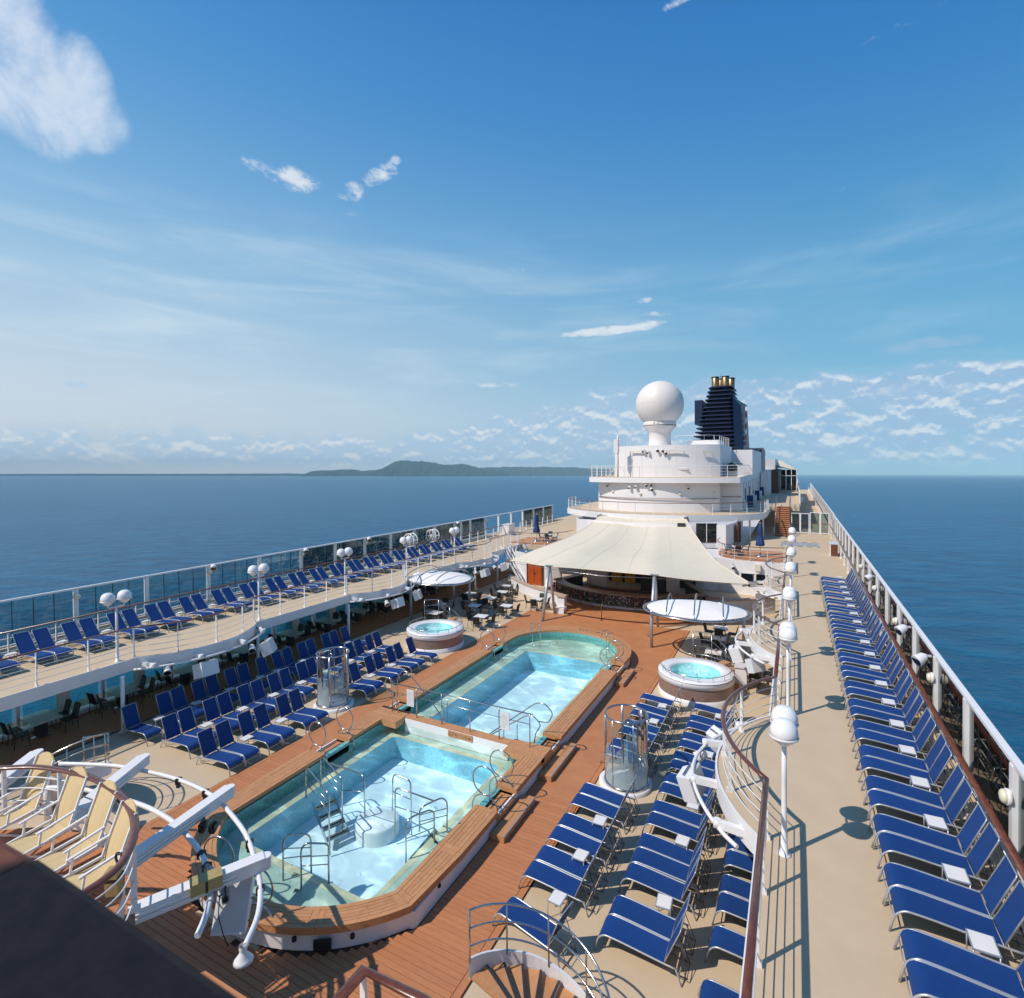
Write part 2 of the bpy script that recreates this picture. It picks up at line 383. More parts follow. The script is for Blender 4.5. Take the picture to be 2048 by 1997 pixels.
GLASSTOP = mat('frosted_table_top', (.62, .68, .68), .10, .25, col2=(.48, .54, .55), nscale=2)
CREAM = mat('canvas_cream', (.74, .645, .50), .8, col2=(.70, .60, .455), nscale=1.2, bump=.1, bscale=5)
CANVASW = mat('canvas_white', (.84, .80, .76), .8, col2=(.78, .73, .68), nscale=1.5)
GRP = mat('radome_shell', (.80, .72, .66), .5, col2=(.74, .66, .60), nscale=1.2, detailcol=.9)
NAVY = mat('funnel_navy', (.010, .022, .075), .4, col2=(.007, .015, .05), nscale=2)
GOLD = mat('gold_pipe', (.34, .23, .12), .38, .8, col2=(.22, .14, .07), nscale=3)
GLASS = glassmat('windbreak_glass', (.62, .78, .80), .9)
GLASSR = glassmat('clear_screen_glass', (.55, .66, .68), 1.0)
GLASSG = glassmat('green_window_glass', (.60, .84, .82), .8)
GLASSS = glassmat('shower_glass', (.86, .92, .92), 1.0)
DARKGLASS = mat('dark_window', (.008, .012, .014), .06, spec=.8)
NAVYC = mat('navy_canvas', (.008, .045, .17), .75, col2=(.006, .03, .12), nscale=6)
# ================================================================== THE SETTING
ZU = 2.65           # promenade deck
ZP = 5.3            # first platform of the house
PCX = -11.2         # centre line of the pools
CAMP = Vector((0, 0, CAM_H))

# ---- sea: one sheet to the horizon, level (the ship is trimmed a little)
def sea_material():
    M = bpy.data.materials.new('sea_water'); M.use_nodes = True; nt = M.node_tree; nt.nodes.clear()
    b = nd(nt, 'ShaderNodeBsdfPrincipled', Roughness=0.28); b.inputs['Specular IOR Level'].default_value = .22; out = nd(nt, 'ShaderNodeOutputMaterial'); lk(nt, b.outputs[0], out.inputs[0])
    b.inputs['IOR'].default_value = 1.333
    tc = nd(nt, 'ShaderNodeTexCoord')
    def n(scale, det, st=(1, 1, 1), rough=.55):
        mp = nd(nt, 'ShaderNodeMapping'); mp.inputs['Scale'].default_value = st; mp.inputs['Rotation'].default_value = (0, 0, .45); lk(nt, tc.outputs['Object'], mp.inputs[0])
        k = nd(nt, 'ShaderNodeTexNoise', Scale=scale, Detail=det, Roughness=rough); lk(nt, mp.outputs[0], k.inputs['Vector']); return k.outputs[0]
    big = n(.006, 6, (1, 2.2, 1)); mid = n(.075, 7, (1, 1.9, 1), .62); fin = n(.55, 6, (1, 1.7, 1), .6); rip = n(2.6, 3)
    c = mixc(nt, smooth(nt, big, .35, .65), (.0008, .060, .135, 1), (.0012, .085, .180, 1))
    c = mixc(nt, smooth(nt, mid, .38, .68), c, (.002, .115, .225, 1))
    lk(nt, c, b.inputs['Base Color'])
    h = mth(nt, 'ADD', mth(nt, 'ADD', mth(nt, 'MULTIPLY', mid, 2.6), mth(nt, 'MULTIPLY', fin, .55)), mth(nt, 'MULTIPLY', rip, .09))
    bp = nd(nt, 'ShaderNodeBump', Strength=.8, Distance=1.0); lk(nt, h, bp.inputs['Height']); lk(nt, bp.outputs[0], b.inputs['Normal'])
    return M
SEA_H = 33.0
def level_matrix(p):
    M = Matrix.Identity(4); ex = CR; ez = CU; ey = ez.cross(ex)
    for i in range(3): M[i][0], M[i][1], M[i][2], M[i][3] = ex[i], ey[i], ez[i], p[i]
    return M
LEV = level_matrix(CAMP - CU * SEA_H)       # sea-level frame below the camera: x right, y ahead, z up
sea = struct('sea', MB().add([(-70000, -70000, 0), (70000, -70000, 0), (70000, 90000, 0), (-70000, 90000, 0)], [(0, 1, 2, 3)]), sea_material())
sea.matrix_world = LEV

# ---- far island: wooded ridges standing on the sea
def ridge(name, d, prof, depth, col, seed):
    """prof: (photo column, height in photo pixels) gives the skyline as seen 11 km and more away; the hill has real depth"""
    rnd = random.Random(seed); vs, fs = [], []
    xs = []
    for i in range(len(prof) - 1):
        n = max(2, int((prof[i + 1][0] - prof[i][0]) / 4))
        for k in range(n): t = k / n; xs.append((prof[i][0] * (1 - t) + prof[i + 1][0] * t, prof[i][1] * (1 - t) + prof[i + 1][1] * t))
    xs.append(prof[-1]); NR = 9
    for i, (x, h) in enumerate(xs):
        X = (x - 1024) / 1080 * d; H = max(0.0, h) / 1080 * d + SEA_H * (h > 0) * .4
        wob = sum(math.sin(x * f + p) * a for f, p, a in ((.11, 1, .5), (.23, 2, .3), (.47, .5, .25), (.9, 2.2, .15)))
        for k in range(NR):
            t = k / (NR - 1); s = math.sin(PI * t) ** .75
            hh = H * s * (1 + .05 * wob * (1 if k == NR // 2 else 1.6) + rnd.uniform(-.03, .03)) - 3
            vs.append((X + rnd.uniform(-8, 8), d + depth * (t - .5) * 2 + rnd.uniform(-.05, .05) * depth + wob * depth * .06, hh))
    for i in range(len(xs) - 1):
        for k in range(NR - 1): fs.append((i * NR + k, (i + 1) * NR + k, (i + 1) * NR + k + 1, i * NR + k + 1))
    o = struct(name, MB().add(vs, fs), mat(name + '_woods', col, .95, col2=tuple(c * .55 for c in col), nscale=.012, ndet=8, spec=.1))
    o.matrix_world = LEV
    return o
ridge('island_hills', 11000, [(632, 0), (634, 9), (645, 10.5), (690, 12), (706, 12.5), (722, 9), (750, 11), (765, 13), (782, 23), (800, 31), (815, 30), (830, 29.5), (848, 29), (860, 26), (885, 23), (905, 22), (930, 23), (945, 20), (955, 16.5), (980, 13), (1005, 9.5), (1016, 4), (1020, 0)], 900, (.03, .055, .03), 3)
ridge('distant_coast', 12600, [(940, 0), (945, 12), (962, 15.5), (985, 16), (1010, 18), (1040, 17), (1080, 17), (1120, 17), (1150, 16), (1180, 14), (1230, 14), (1300, 12), (1400, 9), (1500, 4), (1510, 0)], 900, (.03, .055, .03), 4)
ridge('low_coast', 12900, [(-60, 2.5), (0, 3), (150, 3.5), (380, 3.2), (560, 4), (640, 3.5), (700, 3)], 700, (.03, .055, .03), 5)

# ---- hull and decks
struct('ship_hull', MB().prism([(-30.35, -14), (3.95, -14), (3.95, 175), (-30.35, 175)], -27, -1.2), FASCIA)

def bay_edge(side, y0, y1, extra=0.0):
    """scalloped inner edge of a promenade as (x, y) points; side +1 right-hand deck, -1 left-hand deck"""
    pts = []
    if side > 0: x0, dep, bays = -.52 - extra, 1.13, [(12.06, 18.0), (23.75, 29.6), (35.45, 41.3)]
    else: x0, dep, bays = -23.86 + extra, 1.2, [(12.2, 17.7), (24.0, 29.4), (35.6, 41.0)]
    y = y0; pts.append((x0, y0))
    for a, b in bays:
        if b < y0 or a > y1: continue
        half = (b - a) / 2; Rr = (half * half + dep * dep) / (2 * dep); cy = (a + b) / 2
        for i in range(25):
            yy = a + (b - a) * i / 24; o = math.sqrt(max(0, Rr * Rr - (yy - cy) ** 2)) - (Rr - dep)
            pts.append((x0 - o if side > 0 else x0 + o, yy))
    pts.append((x0, y1)); return pts
# lower (pool) deck: beige coating round the pool well
WELL = (-15.0, -7.45)
ld = MB()
ld.box(-28.4, WELL[0], -4, 47.5, -.35, 0); ld.box(WELL[1], 1.8, -4, 47.5, -.35, 0); ld.box(WELL[0], WELL[1], -4, 7.6, -.35, 0); ld.box(WELL[0], WELL[1], 30.4, 47.5, -.35, 0)
struct('pool_deck', ld, BEIGE)
# promenades
def promenade(name, side, x_out, y0, y1):
    e = bay_edge(side, y0, y1, .14)
    if side > 0: poly = e + [(x_out, y1), (x_out, y0)]
    else: poly = e + [(x_out, y1), (x_out, y0)]
    d = struct(name, MB().prism(poly, ZU - .02, ZU), BEIGE)
    f = MB().prism(poly, ZU - .46, ZU - .021, bottom=True); obj('deck_edge', f, FASCIA, d); OFF[d.name] = None
    # narrow waterway lip along the scalloped edge
    lip = [((x + (.05 if side < 0 else -.05)), y) for x, y in e]; lip2 = [((x + (.11 if side < 0 else -.11)), y) for x, y in e]
    obj('edge_lip', MB().ring(lip, e, ZU - .44, ZU + .035), WHITE, d)
    return d
prom_r = promenade('promenade_deck', 1, 3.9, 4.0, 46.2)
prom_l = promenade('promenade_deck', -1, -30.3, 4.0, 46.9)
struct('promenade_deck', MB().box(-4.2, 3.9, 46.2, 175, ZU - .46, ZU), BEIGE)
struct('promenade_deck', MB().box(-30.3, -20.6, 46.9, 175, ZU - .46, ZU), BEIGE)
# inner house wall below the right-hand promenade
struct('side_wall', MB().box(1.8, 2.0, -4, 46.2, -.3, ZU - .47), WHITE2)

# ---- teak laid round the pools
TX0, TX1 = -16.72, -5.76
def cope_out(y):
    """half width of the pool structure at y"""
    if y < 7.45 or y > 30.5: return 0.0
    if y < 9.42: return math.sqrt(max(0, 4.31 ** 2 - (11.76 - y) ** 2))
    if y > 26.75: return math.sqrt(max(0, 3.75 ** 2 - (y - 26.75) ** 2))
    return 3.75
teak = group_struct('teak_deck')
def deck_left(y): return TX0 if y < 33.6 else TX0 + 1.0
pitch, gap = .142, .011
far = MB(); y = 4.65; bed = MB()
while y < 34.45:
    y0, y1 = y + gap / 2, y + pitch - gap / 2
    w = max(cope_out(y0), cope_out(y1)) - .03
    spans = [(TX0 + .17, TX1 - .17)] if w <= .05 else [(TX0 + .17, PCX - w), (PCX + w, TX1 - .17)]
    for (a, b) in spans: bed.box(a - .2, b + .2 if b > -7 else b, y, y + pitch, .001, .012)
    for si, (a, b) in enumerate(spans):
        # butt joints break the long rows
        cuts = [a]
        if len(spans) == 1: cuts += [a + (b - a) * .37 + RND.uniform(-.6, .6), a + (b - a) * .7 + RND.uniform(-.6, .6)]
        cuts.append(b)
        for q in range(len(cuts) - 1):
            xa, xb = cuts[q] + (.004 if q else 0), cuts[q + 1] - .004
            near = (si == len(spans) - 1 and y < 15.2) or (si == 0 and 6.5 < y < 14.2)
            if near: obj('plank', MB().box(xa, xb, y0, y1, .012, .024 + RND.uniform(-.001, .001)), TEAK, teak)
            else: far.box(xa, xb, y0, y1, .012, .024)
    y += pitch
obj('plank', far, TEAKFAR, teak, stuff=True); obj('caulk_bed', bed, CAULK, teak, stuff=True)
for (a, b) in ((TX0, TX0 + .16), (TX1 - .16, TX1)):
    yy = 4.65
    while yy < 34.4:
        y1 = min(yy + 2.4, 34.45); obj('margin_plank', MB().box(a, b, yy + .004, y1 - .004, .012, .026), TEAK, teak); yy = y1

# ---- forward deck that carries the canvas chairs (bulging over the pool deck), and its continuation to the right
def fwd_edge(extra=0.0):
    """edge of the forward deck as (x, y) from left to right"""
    C = (-12.75, 2.55); out = []
    for i in range(29):
        a = PI * .86 - (PI * .86 - PI * .12) * i / 28
        out.append((C[0] + (3.3 + extra) * math.cos(a), C[1] + (3.2 + extra) * math.sin(a)))
    return out
fe = fwd_edge(.1)
fpoly = [(-24.5, -3.0), (-24.5, 3.4)] + [(-16.6, 3.4)] + fe + [(-8.6, 4.2), (-8.0, 5.0), (-4.9, 5.05), (-4.9, 4.0), (-.55, 4.0), (-.55, -3.0)]
fd = struct('forward_deck', MB().prism(fpoly, ZU - .02, ZU), TEAKFAR); OFF[fd.name] = None
obj('deck_edge', MB().prism(fpoly, ZU - .5, ZU - .021), WHITE, fd)
yy = 3.0
plk = MB()
while yy < 5.6:
    xs = [p for p in fwd_edge(0.0)]
    w = [x for x, y in xs if y > yy + .07]
    if w: obj('plank', MB().box(min(w) + .05, max(w) - .05, yy + .006, yy + .134, ZU + .001, ZU + .012), TEAK, fd)
    yy += .142

# ---- sea air: pale haze round the ship and the coast
hz = MB().box(-17000, 17000, -1500, 14300, -1.0, 395.0)
HZM = bpy.data.materials.new('sea_haze'); HZM.use_nodes = True; HZM.node_tree.nodes.clear()
_v = nd(HZM.node_tree, 'ShaderNodeVolumePrincipled'); _v.inputs['Color'].default_value = (.55, .85, 1.0, 1); _v.inputs['Density'].default_value = 6.0e-5; _v.inputs['Anisotropy'].default_value = -0.35
_o = nd(HZM.node_tree, 'ShaderNodeOutputMaterial'); lk(HZM.node_tree, _v.outputs[0], _o.inputs['Volume'])
haze = obj('haze', hz, HZM); haze['kind'] = 'stuff'; haze.matrix_world = LEV
# ================================================================== THE POOLS
def topmat(o, m2):
    me = o.data; me.materials.append(m2)
    for p in me.polygons:
        if p.normal.z > .9: p.material_index = 1
def tile_material(name, a, b, c, vary=.5, sq=28.0, wave=0.0):
    """glass mosaic: small squares whose colour wanders between three tones, pale joints"""
    M = bpy.data.materials.new(name); M.use_nodes = True; nt = M.node_tree; nt.nodes.clear()
    bs = nd(nt, 'ShaderNodeBsdfPrincipled', Roughness=.3); out = nd(nt, 'ShaderNodeOutputMaterial'); lk(nt, bs.outputs[0], out.inputs[0])
    tc = nd(nt, 'ShaderNodeTexCoord'); sc = nd(nt, 'ShaderNodeVectorMath', operation='SCALE'); lk(nt, tc.outputs['Object'], sc.inputs[0]); sc.inputs['Scale'].default_value = sq
    fl = nd(nt, 'ShaderNodeVectorMath', operation='FLOOR'); lk(nt, sc.outputs[0], fl.inputs[0])
    wn = nd(nt, 'ShaderNodeTexWhiteNoise'); lk(nt, fl.outputs[0], wn.inputs['Vector'])
    ns = nd(nt, 'ShaderNodeTexNoise', Scale=.9, Detail=3.0); lk(nt, tc.outputs['Object'], ns.inputs['Vector'])
    f = mth(nt, 'ADD', mth(nt, 'MULTIPLY', wn.outputs[0], vary), mth(nt, 'MULTIPLY', ns.outputs[0], 1 - vary * .6))
    c1 = mixc(nt, smooth(nt, f, .2, .62), (*a, 1), (*b, 1)); c2 = mixc(nt, smooth(nt, f, .62, 1.0), c1, (*c, 1))
    lk(nt, c2, bs.inputs['Base Color'])
    return M
BASIN = mat('basin_white_blue', (.74, .83, .85), .4, col2=(.69, .80, .83), nscale=.8)
BASINW = tile_material('basin_wall_mosaic', (.16, .42, .56), (.24, .52, .62), (.34, .62, .68), .5, 20)
LEDGE = tile_material('ledge_mosaic', (.42, .52, .42), (.50, .58, .46), (.60, .52, .34), .35, 20)
BORDER = tile_material('ledge_border_mosaic', (.62, .50, .30), (.66, .56, .36), (.58, .56, .40), .5, 20)
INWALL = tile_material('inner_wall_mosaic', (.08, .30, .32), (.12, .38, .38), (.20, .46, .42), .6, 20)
def water_material(name, tint, density):
    """clear pool water as a rippled surface: a caustic net painted into its tint brightens what crosses it (the sun too)"""
    M = bpy.data.materials.new(name); M.use_nodes = True; nt = M.node_tree; nt.nodes.clear()
    tc = nd(nt, 'ShaderNodeTexCoord')
    wob = nd(nt, 'ShaderNodeTexNoise', Scale=.75, Detail=2.0); lk(nt, tc.outputs['Object'], wob.inputs['Vector'])
    va = nd(nt, 'ShaderNodeVectorMath', operation='MULTIPLY_ADD'); lk(nt, wob.outputs['Color'], va.inputs[0]); va.inputs[1].default_value = (.9, .9, 0); lk(nt, tc.outputs['Object'], va.inputs[2])
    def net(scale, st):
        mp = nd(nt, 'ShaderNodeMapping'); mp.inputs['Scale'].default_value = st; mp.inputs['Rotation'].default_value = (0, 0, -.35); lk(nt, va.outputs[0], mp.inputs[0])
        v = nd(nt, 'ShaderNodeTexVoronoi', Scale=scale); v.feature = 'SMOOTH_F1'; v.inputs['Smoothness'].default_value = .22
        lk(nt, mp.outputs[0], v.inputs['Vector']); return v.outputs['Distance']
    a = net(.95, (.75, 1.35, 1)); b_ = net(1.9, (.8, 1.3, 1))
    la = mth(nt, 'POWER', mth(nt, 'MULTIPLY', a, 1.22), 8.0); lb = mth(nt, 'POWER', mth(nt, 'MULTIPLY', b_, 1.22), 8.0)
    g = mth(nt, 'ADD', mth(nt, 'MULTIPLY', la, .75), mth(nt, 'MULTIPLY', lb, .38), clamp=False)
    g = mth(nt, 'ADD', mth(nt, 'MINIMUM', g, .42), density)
    cc = nd(nt, 'ShaderNodeVectorMath', operation='SCALE'); cc.inputs[0].default_value = tint; lk(nt, g, cc.inputs['Scale'])  # painted caustic lines scale the see-through colour
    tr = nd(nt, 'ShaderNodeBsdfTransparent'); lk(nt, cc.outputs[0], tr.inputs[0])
    gl = nd(nt, 'ShaderNodeBsdfGlossy', Roughness=.02); fr = nd(nt, 'ShaderNodeFresnel', IOR=1.33)
    bn = nd(nt, 'ShaderNodeTexNoise', Scale=3.0, Detail=3.0); lk(nt, va.outputs[0], bn.inputs['Vector'])
    bp = nd(nt, 'ShaderNodeBump', Strength=.30, Distance=.12); lk(nt, bn.outputs[0], bp.inputs['Height']); lk(nt, bp.outputs[0], gl.inputs['Normal']); lk(nt, bp.outputs[0], fr.inputs['Normal'])
    mx = nd(nt, 'ShaderNodeMixShader'); lk(nt, fr.outputs[0], mx.inputs[0]); lk(nt, tr.outputs[0], mx.inputs[1]); lk(nt, gl.outputs[0], mx.inputs[2])
    out = nd(nt, 'ShaderNodeOutputMaterial'); lk(nt, mx.outputs[0], out.inputs[0])
    return M
WATER = water_material('pool_water', (.84, .96, .99), .96)

ZC = .55; ZW = .28
def polyband(A, B, u0, u1, v0, v1, n=None):
    """sub-band of the band between outlines A (outer) and B (inner): u along, v across"""
    N = len(A) - 1
    def at(L, u):
        f = u * N; i = min(int(f), N - 1); t = f - i; return (L[i][0] * (1 - t) + L[i + 1][0] * t, L[i][1] * (1 - t) + L[i + 1][1] * t)
    k = n or max(1, round((u1 - u0) * N)); P, Q = [], []
    for i in range(k + 1):
        u = u0 + (u1 - u0) * i / k; a, b = at(A, u), at(B, u)
        P.append((a[0] + (b[0] - a[0]) * v0, a[1] + (b[1] - a[1]) * v0)); Q.append((a[0] + (b[0] - a[0]) * v1, a[1] + (b[1] - a[1]) * v1))
    return P, Q
def coping(pool, A, B, plain=False):
    L = sum(math.dist(A[i], A[i + 1]) for i in range(len(A) - 1)); g = .004 / L
    P, Q = polyband(A, B, g, 1 - g, 0, 1)
    seg = obj('coping_segment', MB().ring(P, Q, .40, ZC), COPE, pool); topmat(seg, CAULK)
    e = min(.2, .16 / L * 1.0) if not plain else 0
    zt = ZC + .010
    if plain:
        obj('board', MB().ring(*polyband(A, B, g, 1 - g, .004, .996), ZC, zt), COPE, seg); return seg
    for (u0, u1, v0, v1) in ((g, 1 - g, .0, .17), (g, 1 - g, .83, 1.0), (g, e, .185, .815), (1 - e, 1 - g, .185, .815)):
        obj('border_board', MB().ring(*polyband(A, B, u0, u1, v0, v1), ZC, zt), COPE, seg)
    for k in range(4):
        v0 = .185 + k * .1595; c = .5 + RND.choice((-.13, .1, .16, -.05))
        for (a, b) in ((e + .010 / L, c - .005 / L), (c + .005 / L, 1 - e - .010 / L)):
            obj('slat', MB().ring(*polyband(A, B, a, b, v0, v0 + .147), ZC, zt), COPE, seg)
    return seg
def line(a, b, n=1): return [(a[0] + (b[0] - a[0]) * i / n, a[1] + (b[1] - a[1]) * i / n) for i in range(n + 1)]
def sarc(sgn, Rr, cy, x0, x1, n=10, far=False):
    out = []
    for i in range(n + 1):
        x = x0 + (x1 - x0) * i / n; s = math.sqrt(max(0, Rr * Rr - x * x)); out.append((PCX + sgn * x, cy + s if far else cy - s))
    return out
XO, XI = 3.75, 3.02
np_ = thing('swimming_pool', 'near swimming pool with squared far end and stainless steps standing in it', 'pool', (PCX, 12, 0))
fp_ = thing('swimming_pool', 'far swimming pool with rounded end towards the bar', 'pool', (PCX, 23, 0))
# near pool: straight sides (right with notch), corner, shallow bow towards the viewer
for s in (1, -1):
    X = lambda o: PCX + s * o
    for (y0, y1) in ((9.46, 11.3), (11.3, 13.18), (14.32, 16.38)):
        A = [(X(XO - (.13 if y0 < 10 else 0)), y0 - (.04 if y0 < 10 else 0)), (X(XO), y1)] if y0 < 10 else [(X(XO), y0), (X(XO), y1)]
        coping(np_, A, [(X(XI), y0 + (.14 if y0 < 10 else 0)), (X(XI), y1)])
    for (o0, o1, i0, i1) in ((3.62, 2.15, 3.02, 1.86), (2.15, 0.0, 1.86, 0.0)):
        coping(np_, sarc(s, 4.31, 11.76, o0, o1), sarc(s, 3.65, 11.65, i0, i1))
    for (y0, y1) in ((17.85, 20.1), (20.1, 22.4), (22.4, 24.75)): coping(fp_, [(X(XO), y0), (X(XO), y1)], [(X(XI), y0), (X(XI), y1)])
    coping(fp_, [(X(XO), 25.9), (X(XO), 26.75)], [(X(XI), 25.9), (X(XI), 26.67)], plain=True)
    def farc(Rr, cy, a0, a1): return [(PCX + s * Rr * math.cos(a0 + (a1 - a0) * i / 10), cy + Rr * math.sin(a0 + (a1 - a0) * i / 10)) for i in range(11)]
    for (a0, a1) in ((0, PI * .26), (PI * .26, PI * .5)): coping(fp_, farc(XO, 26.75, a0, a1), farc(XI + .01, 26.67, a0, a1))
    # notches with boarding steps
    for (pool, y0, y1, st) in ((np_, 13.2, 14.3, 1), (np_, 16.4, 17.83, s > 0), (fp_, 24.77, 25.88, 1)):
        nb = obj('boarding_notch', MB().box(X(XI), X(XO - .02), y0, y1, .12, .34), COPE, pool)
        for q in range(4):
            a = XI + .01 + q * .178; obj('slat', MB().box(X(a), X(a + .165), y0 + .01, y1 - .01, .34, .352), COPE, nb)
        for q in (.30, .52): obj('grip_strip', MB().box(X(XI + q), X(XI + q + .03), y0 + .1, y1 - .1, .353, .36), BLACK, nb)
        if st and s > 0:
            sb = obj('step', MB().box(X(XO), X(XO + .42), y0 - .45, y1 + .45, .03, .19), COPE, pool)
            for q in range(2): obj('slat', MB().box(X(XO + .01 + q * .2), X(XO + .19 + q * .2), y0 - .45, y1 + .45, .19, .203), COPE, sb)
            obj('edge_trim', MB().box(X(XO + .40), X(XO + .43), y0 - .46, y1 + .46, .19, .215), ALU, sb)
# white outer walls below the coping
def walls(pool, outl, name='outer_wall'):
    mb = MB()
    for i in range(len(outl) - 1):
        a, b = outl[i], outl[i + 1]; mb.bar((*a, .205), (*b, .205), .05, .39)
    obj(name, mb, WHITE2, pool)
near_o = [(PCX + XO - .09, 16.6), (PCX + XO - .09, 14.3), (PCX + XO - .09, 9.5)] + sarc(1, 4.22, 11.76, 3.52, 0, 12) + sarc(-1, 4.22, 11.76, 0, 3.52, 12)[1:] + [(PCX - XO + .09, 9.5), (PCX - XO + .09, 16.6)]
far_o = [(PCX + XO - .09, 16.6), (PCX + XO - .09, 26.75)] + [(PCX + 3.66 * math.cos(PI * i / 24), 26.75 + 3.66 * math.sin(PI * i / 24)) for i in range(25)] + [(PCX - XO + .09, 16.6)]
walls(np_, near_o); walls(fp_, far_o)
gv = obj('wall_vent', MB().bar((-9.03, 7.985, .215), (-8.72, 8.185, .215), .03, .24), DARKMET, np_)
for q in range(5): obj('louvre', MB().bar((-9.02, 7.96, .12 + q * .045), (-8.73, 8.15, .12 + q * .045), .02, .012), BLACK, gv)
for (x, y) in ((-9.4, 7.80), (-8.35, 8.42), (-10.6, 7.52), (-7.52, 10.4)):
    obj('wall_light', MB().lathe([(.001, .05), (.05, .05), (.055, 0), (.05, -.02), (.001, -.02)], 12, (x, y, .34)), BLACK, np_)
# divider between the pools
dv = obj('divider', MB().box(PCX - 2.3, PCX + 2.3, 16.55, 16.9, .30, ZC), COPE, np_); topmat(dv, COPE)
for (a, b) in ((-2.3, -.75), (-.75, .75), (.75, 2.3)): obj('board', MB().box(PCX + a + .004, PCX + b - .004, 16.55, 16.9, ZC + .001, ZC + .012), COPE, dv)
obj('divider_wall', MB().box(PCX - 2.25, PCX + 2.27, 16.50, 16.54, .0, ZC - .02), WHITE, np_)
obj('divider_core', MB().box(PCX - XI - .05, PCX + XI + .05, 16.62, 16.86, -1.2, .38), BASINW, np_)
for s in (1, -1):
    a, b = sorted((PCX + s * 2.3, PCX + s * XO)); blk = obj('corner_block', MB().box(a, b, 16.16 if s > 0 else 16.0, 17.0, .33, ZC + .001), COPE, np_); topmat(blk, CAULK)
    for q in range(5):
        y0 = (16.16 if s > 0 else 16.0) + q * .168; obj('slat', MB().box(a + .01, b - .01, y0, y0 + .155, ZC + .002, ZC + .013), COPE, blk)
# depth plate on the divider face
def text_obj(name, body, size, mat_, M, parent, ext=.002):
    cu = bpy.data.curves.new(name, 'FONT'); cu.body = body; cu.size = size; cu.extrude = ext; cu.align_x = 'CENTER'; cu.align_y = 'CENTER'
    o = bpy.data.objects.new(name, cu); COL.objects.link(o); dg = bpy.context.evaluated_depsgraph_get(); me = bpy.data.meshes.new_from_object(o.evaluated_get(dg)); bpy.data.objects.remove(o)
    me.transform(M); me.materials.clear(); me.materials.append(mat_)
    off = OFF.get(parent.name)
    if off: me.transform(Matrix.Translation(-Vector(off)))
    return obj(name, me, mat_, parent)
plate = obj('depth_plate', MB().box(-11.42, -10.36, 16.47, 16.498, .32, ZC - .015), COPE, np_)
text_obj('depth_lettering', '3.7 ft / 1.13 m', .17, DARKMET, Matrix.Translation((-10.89, 16.467, .425)) @ Matrix.Rotation(PI / 2, 4, 'X'), plate)
fpl = obj('depth_lettering', MB().box(0, .001, 0, .001, 0, .001), DARKMET, fp_); bpy.data.objects.remove(fpl); KIDS[fp_.name].pop()
text_obj('depth_lettering', '4.8 ft / 1.46 m', .3, DARKMET, Matrix.Translation((-10.55, 30.06, ZC + .013)) @ Matrix.Rotation(-.08, 4, 'Z') @ Matrix.Scale(.75, 4, (0, 1, 0)), fp_)

